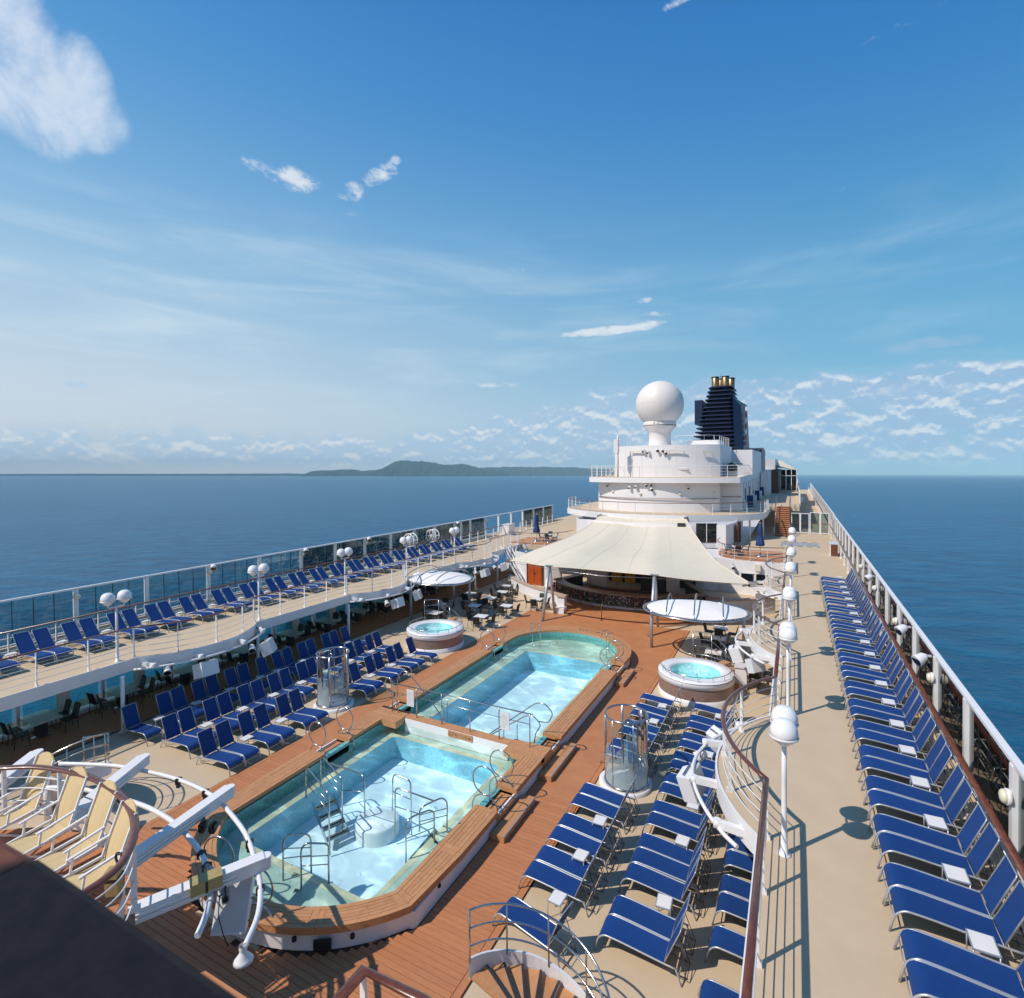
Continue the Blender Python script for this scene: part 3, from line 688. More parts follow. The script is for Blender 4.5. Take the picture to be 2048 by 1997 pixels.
# inner walls, ledges, basins, water
def inner(pool, outline, ledge_in, floor_z, zl=-.02, wz=ZW, y_mid=None):
    n = len(outline); mb = MB()
    vs = [(*p, .42) for p in outline] + [(*p, zl) for p in outline]
    mb.add(vs, [(i, n + i, n + (i + 1) % n, (i + 1) % n) for i in range(n)]); obj('inner_wall', mb, INWALL, pool)
    return mb
n_in = [(PCX + XI, 16.55), (PCX + XI, 9.6)] + sarc(1, 3.65, 11.65, 3.02, 0, 14)[1:] + sarc(-1, 3.65, 11.65, 0, 3.02, 14)[1:] + [(PCX - XI, 16.55)]
f_in = [(PCX - XI, 16.9), (PCX - XI, 26.67)] + [(PCX - 3.03 * math.cos(PI * i / 28), 26.67 + 3.03 * math.sin(PI * i / 28)) for i in range(29)] + [(PCX + XI, 16.9)]
for (pool, outl, bx, depth) in ((np_, n_in, (-13.68, -9.0, 9.62, 16.1), -.86), (fp_, f_in, (-13.3, -8.75, 17.3, 26.9), -1.05)):
    n = len(outl)
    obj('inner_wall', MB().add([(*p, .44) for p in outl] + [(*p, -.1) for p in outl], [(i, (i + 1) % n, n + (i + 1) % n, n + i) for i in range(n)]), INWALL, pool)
    zl = -.02
    # ledge: outline minus basin rectangle, as strips
    x0, x1, y0, y1 = bx; r = .25
    hole = fillet([(x0 + .4, y0, 0), (x0, y0, 0), (x0, y1, 0), (x1, y1, 0), (x1, y0, 0), (x0 + .4, y0, 0)], r, 4); hole = [(p[0], p[1]) for p in hole]
    # triangulated annulus: project the hole outwards on the outline by angle
    cx, cy = (x0 + x1) / 2, (y0 + y1) / 2
    def ray_hit(poly, a):
        dx, dy = math.cos(a), math.sin(a); best = None
        for i in range(len(poly)):
            (px, py), (qx, qy) = poly[i], poly[(i + 1) % len(poly)]; ex, ey = qx - px, qy - py; den = dx * ey - dy * ex
            if abs(den) < 1e-9: continue
            t = ((px - cx) * ey - (py - cy) * ex) / den; u = ((px - cx) * dy - (py - cy) * dx) / den
            if t > 0 and -1e-6 <= u <= 1 + 1e-6 and (best is None or t > best): best = t
        return (cx + dx * best, cy + dy * best)
    angs = sorted(set([math.atan2(p[1] - cy, p[0] - cx) for p in hole + outl] + [PI * 2 * i / 96 - PI for i in range(96)]))
    H = [ray_hit(hole, a) for a in angs]; Oo = [ray_hit(outl, a) for a in angs]; N = len(angs)
    Bd = []
    for h, o in zip(H, Oo):
        d = math.dist(h, o) or 1; t = min(1, .22 / d); Bd.append((h[0] + (o[0] - h[0]) * t, h[1] + (o[1] - h[1]) * t))
    obj('ledge', MB().add([(*p, zl) for p in Bd] + [(*p, zl) for p in Oo], [(i, N + i, N + (i + 1) % N, (i + 1) % N) for i in range(N)]), LEDGE, pool)
    obj('ledge_border', MB().add([(*p, zl + .004) for p in H] + [(*p, zl + .004) for p in Bd], [(i, N + i, N + (i + 1) % N, (i + 1) % N) for i in range(N)]), BORDER, pool)
    obj('basin_wall', MB().add([(*p, zl + .004) for p in H] + [(*p, depth) for p in H], [(i, (i + 1) % N, N + (i + 1) % N, N + i) for i in range(N)]), BASINW, pool)
    obj('basin_floor', MB().add([(*p, depth) for p in H], [tuple(range(N))]), BASIN, pool)
    w = [(x, y) for x, y in outl]
    if sum(w[i][0] * w[(i + 1) % n][1] - w[(i + 1) % n][0] * w[i][1] for i in range(n)) < 0: w = w[::-1]
    obj('water', MB().add([(*p, ZW) for p in w], [tuple(range(n))]), WATER, pool)
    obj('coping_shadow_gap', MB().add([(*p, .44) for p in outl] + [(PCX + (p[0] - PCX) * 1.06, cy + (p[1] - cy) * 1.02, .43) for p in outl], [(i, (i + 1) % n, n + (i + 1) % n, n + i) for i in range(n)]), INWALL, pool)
# wells under the pools so nothing is open below
struct('pool_well', MB().box(-15.05, -14.95, 7.5, 30.5, -1.3, -.36).box(-7.5, -7.4, 7.5, 30.5, -1.3, -.36).box(-15, -7.45, 7.4, 30.6, -1.4, -1.3), WHITE2)
# round pedestal in the near pool
obj('round_pedestal', MB().lathe([(.001, -.40), (.60, -.40), (.64, -.42), (.655, -.47), (.655, -.88)][::-1], 40, (-11.3, 12.5, 0)), mat('pedestal_white', (.78, .77, .76), .4), np_)
# ================================================================== LOUNGERS AND SIDE TABLES
def lounger_model(name, reclined=False):
    """foot end at x=0, head towards +x, 0.61 wide; four legs, sling seat and back on a tube frame"""
    t = thing(name, 'blue sling lounger', 'lounger', local=True)
    w = .285
    rail = fillet([(0.0, 0, .0), (.07, 0, .30), (.20, 0, .415), (.55, 0, .40), (1.45, 0, .315), (1.72, 0, .30)], .16, 5)
    for s in (-1, 1): obj('side_rail', MB().tube([(x, s * w, z) for x, y, z in rail], .0185, 7), ALU, t)
    for s in (-1, 1): obj('rear_leg', MB().tube([(1.68, s * w, .30), (1.80, s * (w + .01), .0)], .016, 6), ALU, t)
    for (bx, bz) in ((.055, .22), (1.45, .30), (1.74, .15)): obj('cross_bar', MB().tube([(bx, -w, bz), (bx, w, bz)], .012, 6), ALU, t)
    seat = MB(); prof = [(.075, .30), (.11, .365), (.16, .402), (.22, .418), (.32, .418), (.55, .402), (.9, .365), (1.2, .337), (1.44, .318)]
    for k, (dz, sm) in enumerate(((0, True), (-.008, True))):
        vs = []
        for (x, z) in prof:
            for j in range(5):
                u = j / 4 * 2 - 1; vs.append((x, u * (w - .012), z + dz - .012 * (1 - u * u) * (1 if .3 < x else .3)))
        f = [(i * 5 + j, (i + 1) * 5 + j, (i + 1) * 5 + j + 1, i * 5 + j + 1) for i in range(len(prof) - 1) for j in range(4)]
        seat.add(vs, [q[::-1] for q in f] if k == 0 else f, True)
    obj('seat', seat, SLING, t)
    bx, bz = ((.70, .72) if reclined else (.33, .775))
    L = math.hypot(bx, bz); ux, uz = bx / L, bz / L
    P = lambda d, y, o=0: (1.45 + ux * d - uz * o, y, .315 + uz * d + ux * o)
    obj('back_frame', MB().tube(fillet([P(0, -w + .02), P(L, -w + .02), P(L, w - .02), P(0, w - .02)], .05, 3), .014, 6), ALU, t)
    bk = MB()
    for k, o in enumerate((.004, -.006)):
        vs = [P(.03 + (L - .05) * i / 6, (j / 4 * 2 - 1) * (w - .03), o - .012 * math.sin(PI * i / 6)) for i in range(7) for j in range(5)]
        f = [(i * 5 + j, (i + 1) * 5 + j, (i + 1) * 5 + j + 1, i * 5 + j + 1) for i in range(6) for j in range(4)]
        bk.add(vs, f if k == 0 else [q[::-1] for q in f], True)
    obj('backrest', bk, SLING, t)
    for s in (-1, 1): obj('back_prop', MB().tube([P(.42, s * .2, -.02), (1.88 + (.2 if reclined else 0), s * .2, .10), (1.45, s * .2, .16)], .009, 5), DARKMET, t)
    obj('cross_bar', MB().tube([(1.88 + (.2 if reclined else 0), -.2, .10), (1.88 + (.2 if reclined else 0), .2, .10)], .009, 5), DARKMET, t)
    return t
LNG = lounger_model('sun_lounger'); LNGR = lounger_model('sun_lounger', True)
def side_table_model():
    t = thing('side_table', 'small white side table', 'side table', local=True)
    top = obj('table_top', MB().box(-.17, .17, -.20, .20, .40, .425), ALU, t)
    obj('top_panel', MB().box(-.15, .15, -.18, .18, .425, .431), TABLETOP, top)
    for sx in (-1, 1):
        for sy in (-1, 1): obj('leg', MB().tube([(sx * .155, sy * .185, .40), (sx * .155, sy * .185, 0)], .011, 6), ALU, t)
    return t
STB = side_table_model()
W2 = .305
def lounger(p, x, y, z, rz, label, group):
    a = rz + RND.uniform(-.012, .012); return place(p, (x + RND.uniform(-.015, .015), y + RND.uniform(-.01, .01), z), a, label, group)
def nth(i, n):
    return 'nearest' if i == 0 else ORD[i]
# --- right-hand promenade: twenty pairs along the outer rail, a white table after every pair
for i in range(20):
    yc = 9.62 + 1.553 * i          # centre of the pair
    for k, s in enumerate((-1, 1)):
        lounger(LNG, 1.37, yc + s * W2, ZU, 0.0, f"{'nearer' if s < 0 else 'farther'} of the {nth(i, 20)} blue lounger pair, right-hand upper deck", 'blue loungers along the right-hand rail')
    if i < 19: place(STB, (2.52, yc + .78, ZU), RND.uniform(-.04, .04), f"white side table beyond the {nth(i, 19)} lounger pair on the right deck", 'side tables on the right-hand deck')
place(STB, (2.52, 9.62 + 1.553 * 19 + .8, ZU), .05, 'white side table at the far end of the right deck lounger row', 'side tables on the right-hand deck')
# --- left-hand promenade
yl = [7.75, 8.5] and []
L_pairs = [8.72, 10.42, 12.06, 13.76, 15.36, 17.02, 18.75, 20.4, 22.1, 23.75, 25.4, 27.05, 28.7, 30.3, 31.95, 33.6, 35.2, 36.85, 38.5, 40.1, 41.8]
for i, yc in enumerate(L_pairs):
    for s in (-1, 1):
        lounger(LNGR, -25.9, yc + s * W2 * 1.03, ZU, PI, f"{'nearer' if s < 0 else 'farther'} of the {nth(i, 21)} blue lounger pair, left-hand upper deck", 'blue loungers along the left-hand rail')
    if i < 20: place(STB, (-27.5, (yc + L_pairs[i + 1]) / 2, ZU), 0, f"side table beyond the {nth(i, 20)} lounger pair on the left upper deck", 'side tables on the left-hand upper deck')
# --- pool deck, right: three columns facing the pool (foot ends towards it)
def column(x, items, word, grp, rz=0.0):
    """items: ('p' pair | 's' single | 't' triple, y centre)"""
    for i, (k, yc) in enumerate(items):
        offs = {'p': (-W2, W2), 's': (0,), 't': (-2 * W2, 0, 2 * W2)}[k]
        for q, o in enumerate(offs):
            who = {'p': ('nearer lounger', 'farther lounger'), 's': ('single lounger',), 't': ('nearest lounger', 'middle lounger', 'farthest lounger')}[k][q]
            what = {'p': 'blue pair', 's': 'blue place', 't': 'blue trio'}[k]
            lounger(LNG, x, yc + o, 0.026 if -16.8 < x < -5.7 and False else 0, rz + (-.16 if (k == 's' and word.startswith('loungers right beside')) and yc < 11 else 0), f"{who} of the {nth(i, 0)} {what}, {word}", grp)
def tables(x, ys, word, grp):
    for i, y in enumerate(ys): place(STB, (x, y, 0), RND.uniform(-.08, .08), f"{nth(i, 0)} white side table in the {word}", grp)
G1, G2 = 'blue loungers on the pool deck, right of the pools', 'side tables right of the pools'
column(-5.97, [('s', 10.62), ('p', 12.15), ('p', 13.62), ('p', 15.26), ('p', 18.35), ('p', 20.0), ('p', 21.6), ('s', 22.95)], 'loungers right beside the pool', G1)
tables(-4.83, [11.28, 12.8, 14.31, 19.2, 20.85, 22.36], 'loungers right beside the pool', G2)
column(-3.78, [('p', 11.42), ('t', 13.48), ('p', 15.38), ('p', 17.0), ('p', 18.48), ('p', 19.98), ('p', 21.52), ('s', 22.95)], 'middle column right of the pools', G1)
tables(-2.63, [12.27, 14.52, 16.2, 19.27, 20.75, 22.41], 'middle column right of the pools', G2)
column(-1.66, [('s', 10.5), ('s', 11.88), ('p', 13.2), ('p', 14.75), ('p', 16.3), ('s', 18.6), ('s', 19.9)], 'column half under the right upper deck', G1)
# --- pool deck, left: three rows facing the pool
G3, G4 = 'blue loungers on the pool deck, left of the pools', 'side tables left of the pools'
column(-16.72, [('p', 12.02), ('p', 13.55), ('p', 15.2), ('p', 18.55), ('p', 20.2), ('p', 21.72), ('s', 23.05)], 'sunlit front row left of pools', G3, PI)
tables(-17.87, [12.87, 14.4, 17.75, 19.45, 20.95, 22.47], 'sunlit front row left of pools', G4)
column(-19.05, [('p', 12.1), ('p', 13.65), ('p', 15.15), ('p', 16.62), ('p', 18.15), ('p', 19.7), ('p', 21.3), ('p', 22.75)], 'middle row left of the pools', G3, PI)
tables(-20.18, [12.85, 14.38, 15.88, 17.39, 18.9, 20.46, 22.03], 'middle row left of the pools', G4)
column(-21.35, [('s', 11.6), ('p', 13.15), ('p', 14.62), ('p', 16.15), ('s', 17.45), ('p', 18.65), ('p', 20.2), ('p', 21.8), ('s', 22.95)], 'shaded back row left of the pools', G3, PI)
tables(-22.45, [12.33, 13.87, 15.41, 16.96, 17.88, 19.4, 21.0, 22.6], 'shaded back row left of the pools', G4)
# ================================================================== STAINLESS RAILS ROUND AND IN THE POOLS
def loop_handrail(x_in, x_out, y, label, z_in=.36, z_out=.05, plane='x'):
    """a ring standing on an arch whose legs stand either side of the coping"""
    sx = 1 if x_out > x_in else -1; xm = (x_in + x_out) / 2; w = abs(x_out - x_in) / 2
    t = thing('loop_handrail', label, 'handrail', (xm, y, .3), 'looped stainless handrails at the pool steps')
    ar = [(x_out, y, z_out)] + [(xm + sx * w * math.cos(a), y, .36 + .42 * math.sin(a)) for a in [PI * i / 14 for i in range(15)]] + [(x_in, y, z_in - .25)]
    obj('arch', MB().tube(ar, .021, 8), STEEL, t)
    obj('ring', MB().tube([(xm + .405 * math.cos(a), y, 1.19 + .41 * math.sin(a)) for a in [2 * PI * i / 28 for i in range(28)]], .021, 8, closed=True), STEEL, t)
    obj('foot', MB().lathe([(.05, .03), (.05, 0), (.001, 0)][::-1], 12, (x_out, y, z_out - .02)), STEEL, t)
xi, xo = -8.42, -7.55
loop_handrail(xi, xo, 13.36, 'looped handrail at the near steps, right coping of near pool', z_out=.2)
loop_handrail(xi, xo, 14.36, 'looped handrail against the coping end, farther one by near steps', z_out=.2)
loop_handrail(-8.3, -7.45, 24.7, 'nearer looped handrail at the far pool, right coping', z_out=.2)
loop_handrail(-8.3, -7.45, 25.95, 'farther looped handrail at the far pool, right coping', z_out=.2)
loop_handrail(-14.1, -14.95, 13.15, 'nearer looped handrail on left coping of near pool')
loop_handrail(-14.1, -14.95, 14.42, 'farther looped handrail on left coping of near pool')
loop_handrail(-14.0, -14.9, 24.55, 'nearer looped handrail on left coping of far pool')
loop_handrail(-13.95, -14.85, 25.8, 'farther looped handrail on left coping, near the hot tub')
def bow_loop(c, ang, label):
    t = thing('loop_handrail', label, 'handrail', (c[0], c[1], .3), 'looped stainless handrails at the pool steps')
    d = Vector((math.cos(ang), math.sin(ang), 0)); C = Vector((c[0], c[1], 0))
    P = lambda u, z: tuple(C + d * u + Vector((0, 0, z)))
    obj('arch', MB().tube([P(-.43, .05)] + [P(-.43 * math.cos(a), .36 + .42 * math.sin(a)) for a in [PI * i / 14 for i in range(15)]] + [P(.43, .1)], .021, 8), STEEL, t)
    obj('ring', MB().tube([P(.41 * math.cos(a), 1.19 + .41 * math.sin(a)) for a in [2 * PI * i / 28 for i in range(28)]], .021, 8, closed=True), STEEL, t)
bow_loop((-12.12, 7.95), .25, 'looped handrail by the bow of the near pool, beyond the white box')
bow_loop((-10.45, 7.72), .2, 'looped handrail at the bow of near pool, under the truss beam')
def rail_set(name, label, paths, cat='pool rail', r=.021, loc=None, part=None):
    p0 = paths[0][0]; t = thing(name, label, cat, loc or (p0[0], p0[1], p0[2]), 'stainless rails at the pools')
    for i, p in enumerate(paths):
        rr = r if i < 1 or len(p) > 3 else r * .62
        obj((part or ['handrail', 'lower_rail', 'lower_rail', 'lower_rail', 'lower_rail', 'lower_rail', 'lower_rail'])[min(i, 6)], MB().tube(fillet(p, .14, 4) if len(p) > 2 else p, rr, 8), STEEL, t)
    return t
# guard rail on the divider
t = thing('divider_rail', 'long stainless guard rail on the wall between the two pools', 'guard rail', (PCX, 16.71, ZC))
obj('handrail', MB().tube([(-14.15, 16.7, 1.72), (-8.05, 16.71, 1.72)], .022, 8), STEEL, t)
obj('mid_rail', MB().tube([(-14.0, 16.7, 1.36), (-8.15, 16.71, 1.36)], .012, 7), STEEL, t)
for x in (-13.04, -11.85, -10.6, -9.37, -8.15): obj('post', MB().tube([(x, 16.71, .56), (x, 16.71, 1.72)], .02, 8), STEEL, t)
def notice(x, y, label):
    s = thing('notice_board', label, 'notice', (x, y, 1.0)); obj('panel', MB().box(x - .17, x + .17, y - .012, y + .012, .98, 1.62), mat('notice_white', (.76, .70, .68), .5, col2=(.68, .62, .6), nscale=5), s)
    for k in range(9): obj('text_line', MB().box(x - .13, x + .13 - RND.uniform(0, .12), y - .0145, y - .0125, 1.06 + k * .055, 1.072 + k * .055), mat('notice_ink', (.45, .38, .38), .8) if k == 0 else bpy.data.materials['notice_ink'], s)
notice(-9.1, 16.66, 'white rules notice hung on divider rail near the right block'); notice(-13.3, 16.66, 'white rules notice hung on divider rail near its left end')
def arch_pair(x, y0, label):
    t = thing('entry_arch', label, 'pool rail', (x, y0, ZC), 'stainless rails at the pools')
    obj('arch', MB().tube(fillet([(-13.95, y0, .55), (-13.95, y0, .95), (-14.2, y0, 1.2), (-14.62, y0, 1.45), (-14.6, y0, 1.8), (-14.35, y0, 1.9), (-14.2, y0, 1.7), (-14.26, y0, .56)], .2, 5), .021, 8), STEEL, t)
    obj('ladder_rung', MB().tube([(-13.95, y0, .8), (-14.24, y0, .8)], .014, 6), STEEL, t)
arch_pair(-14.3, 16.72, 'stainless entry arch at left end of the divider rail')
rail_set('entry_rail', 'sloping stainless stair rail entering far pool at its left corner', [[(-14.98, 17.9, .55), (-14.97, 17.9, 1.35), (-14.72, 17.9, 1.72), (-14.4, 17.9, 1.7), (-13.55, 17.9, .98), (-12.6, 17.95, .05)]])
for yy in (17.05, 17.3):
    rail_set('entry_rail', f"{'nearer' if yy < 17.2 else 'farther'} dark stair rail sloping into far pool beside the divider, right", [[(-10.9, yy, -.3), (-10.24, yy, .21), (-8.47, yy, 1.45), (-8.15, yy, 1.5), (-7.87, yy, 1.25), (-8.1, yy, .9), (-8.14, yy, .56)] if yy < 17.2 else [(-10.6, yy, -.1), (-10.2, yy, .25), (-8.2, yy, 1.86), (-7.85, yy, 1.92), (-7.52, yy, 1.62), (-7.7, yy, 1.25), (-8.1, yy, 1.22)]])
for (x, y) in ((-9.37, 17.05), (-8.95, 17.3), (-12.35, 17.8)): rail_set('rail_post', f"thin steel post standing in far pool at {'the left stair' if x < -12 else 'the nearer right rail' if y < 17.1 else 'the farther right rail'}", [[(x, y, -.4), (x, y, 1.0)]], 'post', .016)
# stairs standing in the near pool
def pool_stair(label, A, B, rails):
    t = thing('pool_stair', label, 'pool stair', (*A[0][:2], .28), 'stainless stairs standing in the near pool')
    for i, p in enumerate(rails): obj('handrail' if len(p) > 3 else 'lower_rail', MB().tube(fillet(p, .13, 4) if len(p) > 2 else p, .023 if len(p) > 3 else .013, 8), STEEL, t)
    return t
def treads(t, P0, P1, w, n, side, ztop, zbot):
    """n steel treads with pale grip strips between P0 (top) and P1 (bottom); side: unit vector across"""
    sdv = Vector((*side, 0)); a = Vector((*P0, ztop)); b = Vector((*P1, zbot)); dr = (b - a); ang = math.atan2(dr.y, dr.x)
    for s in (-1, 1):
        q = sdv * (s * w / 2); obj('stringer', MB().bar(tuple(a + q), tuple(b + q), .012, .16), STEEL, t)
    for i in range(n):
        c = a + dr * ((i + .6) / n); tr = obj('tread', MB().obox(tuple(c), (dr.xy.length / n * .72, w, .03), ang), STEEL, t)
        for k in (-.25, .1, .42): obj('grip_strip', MB().obox((c.x, c.y, c.z + .018), (.05, w * .8, .008), ang), BORDER, tr)
tt = pool_stair('steel stair with pale treads and long rails, left side of near pool', [(-12.9, 11.8)], None, [
    [(-13.58, 11.8, -.02), (-13.57, 11.8, .88), (-13.45, 11.76, .98), (-11.95, 11.12, 1.02), (-11.85, 11.1, .95), (-11.84, 11.1, -.8)],
    [(-13.64, 12.45, -.02), (-13.63, 12.45, .9), (-13.5, 12.42, .99), (-12.15, 11.85, 1.0), (-12.07, 11.83, .9), (-12.08, 11.83, -.7)],
    [(-13.57, 11.8, .7), (-11.85, 11.1, .72)], [(-13.57, 11.8, .48), (-11.85, 11.1, .45)], [(-13.63, 12.45, .72), (-12.07, 11.83, .7)], [(-13.63, 12.45, .5), (-12.07, 11.83, .45)],
    [(-13.05, 12.28, .98), (-12.9, 12.25, 1.0), (-11.2, 11.72, 1.42), (-11.03, 11.67, 1.35), (-11.02, 11.67, .2)], [(-12.07, 11.83, .62), (-11.02, 11.67, .95)]])
treads(tt, (-13.0, 11.95), (-11.9, 11.5), .66, 4, (.37, .93), .02, -.62)
tt = pool_stair('low steel stair with two rail frames, beside the round white pedestal', [(-9.0, 11.6)], None, [
    [(-9.08, 11.1, -.5), (-9.06, 11.1, 1.0), (-8.97, 11.25, 1.08), (-8.85, 11.85, .95), (-8.78, 11.96, .85), (-8.78, 11.96, .0)],
    [(-9.24, 11.9, .2), (-9.23, 11.9, .8), (-9.15, 11.98, .9), (-8.84, 12.42, .98), (-8.70, 12.47, .88), (-8.71, 12.47, .0)],
    [(-9.06, 11.1, .8), (-8.78, 11.96, .62)], [(-9.06, 11.1, .55), (-8.78, 11.96, .42)], [(-9.24, 11.9, .66), (-8.71, 12.47, .68)], [(-9.24, 11.9, .48), (-8.71, 12.47, .48)]])
treads(tt, (-8.75, 12.2), (-9.15, 11.5), .5, 3, (.87, -.5), .08, -.5)
tt = pool_stair('low steel stair with two rail frames, in the bow of near pool', [(-10.8, 9.4)], None, [
    [(-11.38, 9.14, -.02), (-11.36, 9.14, 1.0), (-11.25, 9.2, 1.16), (-11.0, 9.6, 1.0), (-10.96, 9.66, .84), (-10.97, 9.66, -.5)],
    [(-10.76, 9.16, -.02), (-10.74, 9.16, .98), (-10.62, 9.2, 1.14), (-10.32, 9.55, 1.0), (-10.28, 9.6, .93), (-10.29, 9.6, -.5)],
    [(-11.36, 9.14, .8), (-10.97, 9.66, .62)], [(-11.36, 9.14, .55), (-10.97, 9.66, .42)], [(-10.75, 9.16, .78), (-10.29, 9.6, .68)], [(-10.75, 9.16, .55), (-10.29, 9.6, .46)]])
treads(tt, (-11.05, 9.15), (-10.6, 9.75), .58, 3, (.8, -.6), .02, -.5)
rail_set('pedestal_rail', 'tall steel rail bent over the far side of the round pedestal', [[(-10.51, 12.27, .2), (-10.48, 12.27, 1.2), (-10.4, 12.27, 1.32), (-9.9, 12.27, 1.28), (-9.82, 12.27, 1.2), (-9.81, 12.27, -.3)], [(-10.48, 12.27, .78), (-9.81, 12.27, .72)]])
rail_set('pedestal_rail', 'steel rail running from the round pedestal towards the right stair', [[(-9.91, 11.67, .1), (-9.89, 11.67, 1.3), (-9.8, 11.67, 1.4), (-8.55, 11.67, 1.38)], [(-9.89, 11.67, .85), (-9.1, 11.67, .88)]])
def ladder(x, y, ang, label):
    t = thing('pool_ladder', label, 'ladder', (x, y, .3), 'ladders in the far pool')
    d = Vector((math.cos(ang), math.sin(ang), 0)); n = Vector((-d.y, d.x, 0)); C = Vector((x, y, 0))
    for s in (-1, 1):
        q = n * (s * .22); obj('side_rail', MB().tube(fillet([tuple(C + q - d * .35 + Vector((0, 0, .56))), tuple(C + q - d * .33 + Vector((0, 0, 1.3))), tuple(C + q + d * .12 + Vector((0, 0, 1.3))), tuple(C + q + d * .12 + Vector((0, 0, -.6)))], .2, 5), .02, 8), STEEL, t)
    for k in range(3): obj('rung', MB().tube([tuple(C + d * .12 - n * .22 + Vector((0, 0, .1 - k * .25))), tuple(C + d * .12 + n * .22 + Vector((0, 0, .1 - k * .25)))], .016, 6), STEEL, t)
ladder(-13.1, 27.75, -.9, 'steel ladder at left of the far pool end'); ladder(-9.05, 28.0, PI + .9, 'steel ladder at right of the far pool end')

# ================================================================== DECK RAILINGS, LAMPS, WINDBREAKS
HRP = [(.058 * math.cos(a) * (1 if abs(math.cos(a)) < .9 else 1), .032 * math.sin(a)) for a in [2 * PI * i / 10 for i in range(10)]]
def resample(path, step):
    P = [Vector(p) for p in path]; d = [0]
    for i in range(len(P) - 1): d.append(d[-1] + (P[i + 1] - P[i]).length)
    n = max(1, round(d[-1] / step)); out = []
    for k in range(n + 1):
        s = d[-1] * k / n; i = max(j for j in range(len(d)) if d[j] <= s + 1e-9); i = min(i, len(P) - 2)
        t = (s - d[i]) / (d[i + 1] - d[i]); q = P[i] * (1 - t) + P[i + 1] * t; tg = (P[i + 1] - P[i]).normalized(); out.append((q, tg))
    return out
def railing(name, label, path, z, h, wires, group, step=1.45, wood=True, post=(.075, .028), ends=True, cat='railing', sc=1.0, skip=()):
    """handrail on flat white posts with thin white rails, following path (x, y)"""
    t = thing(name, label, cat, (path[0][0], path[0][1], z), group)
    p3 = [(x, y, z + h) for x, y in path]
    if wood: obj('handrail', MB().sweep([(u * sc, v * sc) for u, v in HRP], p3), MAHOG, t)
    else: obj('handrail', MB().tube(p3, .024 * sc, 7), WHITE, t)
    for (q, tg) in resample([(x, y, z) for x, y in path], step):
        a = math.atan2(tg.y, tg.x); po = obj('post', MB().obox((q.x, q.y, z + h / 2), (post[1] * sc, post[0] * sc, h - .02), a), WHITE, t)
        if not skip: obj('post_foot', MB().obox((q.x, q.y, z + .055), (post[1] * sc * 1.5, post[0] * sc * 2.0, .11), a), WHITE, po)
    for w in wires: obj('rail', MB().tube([(x, y, z + w) for x, y in path], .011 * sc, 6), WHITE, t)
    return t
GR, GL = 'inner railing of the right-hand upper deck', 'inner railing of the left-hand upper deck'
WIR = (.22, .46, .70, .95)
def split_bays(side, y0, y1):
    e = bay_edge(side, y0, y1); out = []; cur = [e[0]]; bulge = False
    for i in range(1, len(e)):
        b = abs(e[i][0] - e[0][0]) > 1e-6 or abs(e[i - 1][0] - e[0][0]) > 1e-6
        nb = not (abs(e[i][0] - e[i - 1][0]) < 1e-6)
        if nb != bulge and len(cur) > 1: out.append((bulge, cur)); cur = [cur[-1]]
        bulge = nb; cur.append(e[i])
    out.append((bulge, cur)); return out
for side, grp, nm, ya, yb in ((1, GR, 'right', 4.2, 46.0), (-1, GL, 'left', 4.2, 46.5)):
    nb = ns = 0
    for b, pth in split_bays(side, ya, yb):
        if b: lab = f"{nth(nb, 0)} curved bay of brown-capped railing, {nm} upper deck"; nb += 1
        else: lab = f"{nth(ns, 0)} straight length of brown-capped railing, {nm} upper deck"; ns += 1
        railing('deck_railing', lab, pth, ZU, 1.25, WIR, grp, 1.46)
railing('deck_railing', 'long brown-capped outer railing behind the right lounger row', [(3.25, 5.0), (3.25, 66.5)], ZU, 1.1, (.3, .57, .84), None, 3.17, sc=1.15)
railing('deck_railing', 'long brown-capped outer railing behind the left lounger row', [(-28.35, 5.0), (-28.45, 46), (-28.6, 66)], ZU, 1.1, (.3, .57, .84), None, 1.6, sc=1.1)
railing('deck_railing', 'brown-capped railing running on along the solid bulwark, far right', [(3.25, 67.5), (3.25, 170)], ZU, 1.1, (.3, .6), None, 6.0, sc=1.15)
def globe_lamp_model():
    t = thing('globe_lamp', 'white lamp', 'lamp', local=True)
    obj('post', MB().lathe([(.001, 0), (.125, 0), (.125, .025), (.06, .03), (.06, .34), (.052, .36), (.048, 1.5), (.044, 2.2), (.001, 2.2)], 16), WHITE, t)
    obj('cross_arm', MB().tube(fillet([(0, -.3, 2.38), (0, -.3, 2.2), (0, .3, 2.2), (0, .3, 2.38)], .06, 3), .022, 8), WHITE, t)
    for s in (-1, 1):
        g = obj('globe', MB().lathe([(.001, 2.30), (.075, 2.31), (.11, 2.34), (.19, 2.41), (.238, 2.50), (.25, 2.56), (.24, 2.63), (.205, 2.72), (.14, 2.785), (.07, 2.81), (.001, 2.815)], 20, (0, s * .3, 0)), mat('lamp_globe', (.83, .80, .79), .25, coat=.3) if s < 0 else bpy.data.materials['lamp_globe'], t)
        obj('collar', MB().lathe([(.20, 2.43), (.258, 2.47), (.265, 2.49), (.25, 2.51)], 20, (0, s * .3, 0)), WHITE, g)
    return t
GLB = globe_lamp_model()
for i, y in enumerate((11.75, 18.25, 23.6, 29.65, 34.8, 40.8, 45.8)): place(GLB, (-.19, y, ZU), RND.uniform(-.03, .03), f"{nth(i, 0)} white twin-globe lamp along the right upper deck", 'twin-globe lamps')
for i, y in enumerate((11.65, 18.1, 24.0, 29.8, 35.8)): place(GLB, (-23.98, y, ZU), RND.uniform(-.05, .05), f"{nth(i, 0)} white twin-globe lamp along the left upper deck", 'twin-globe lamps')
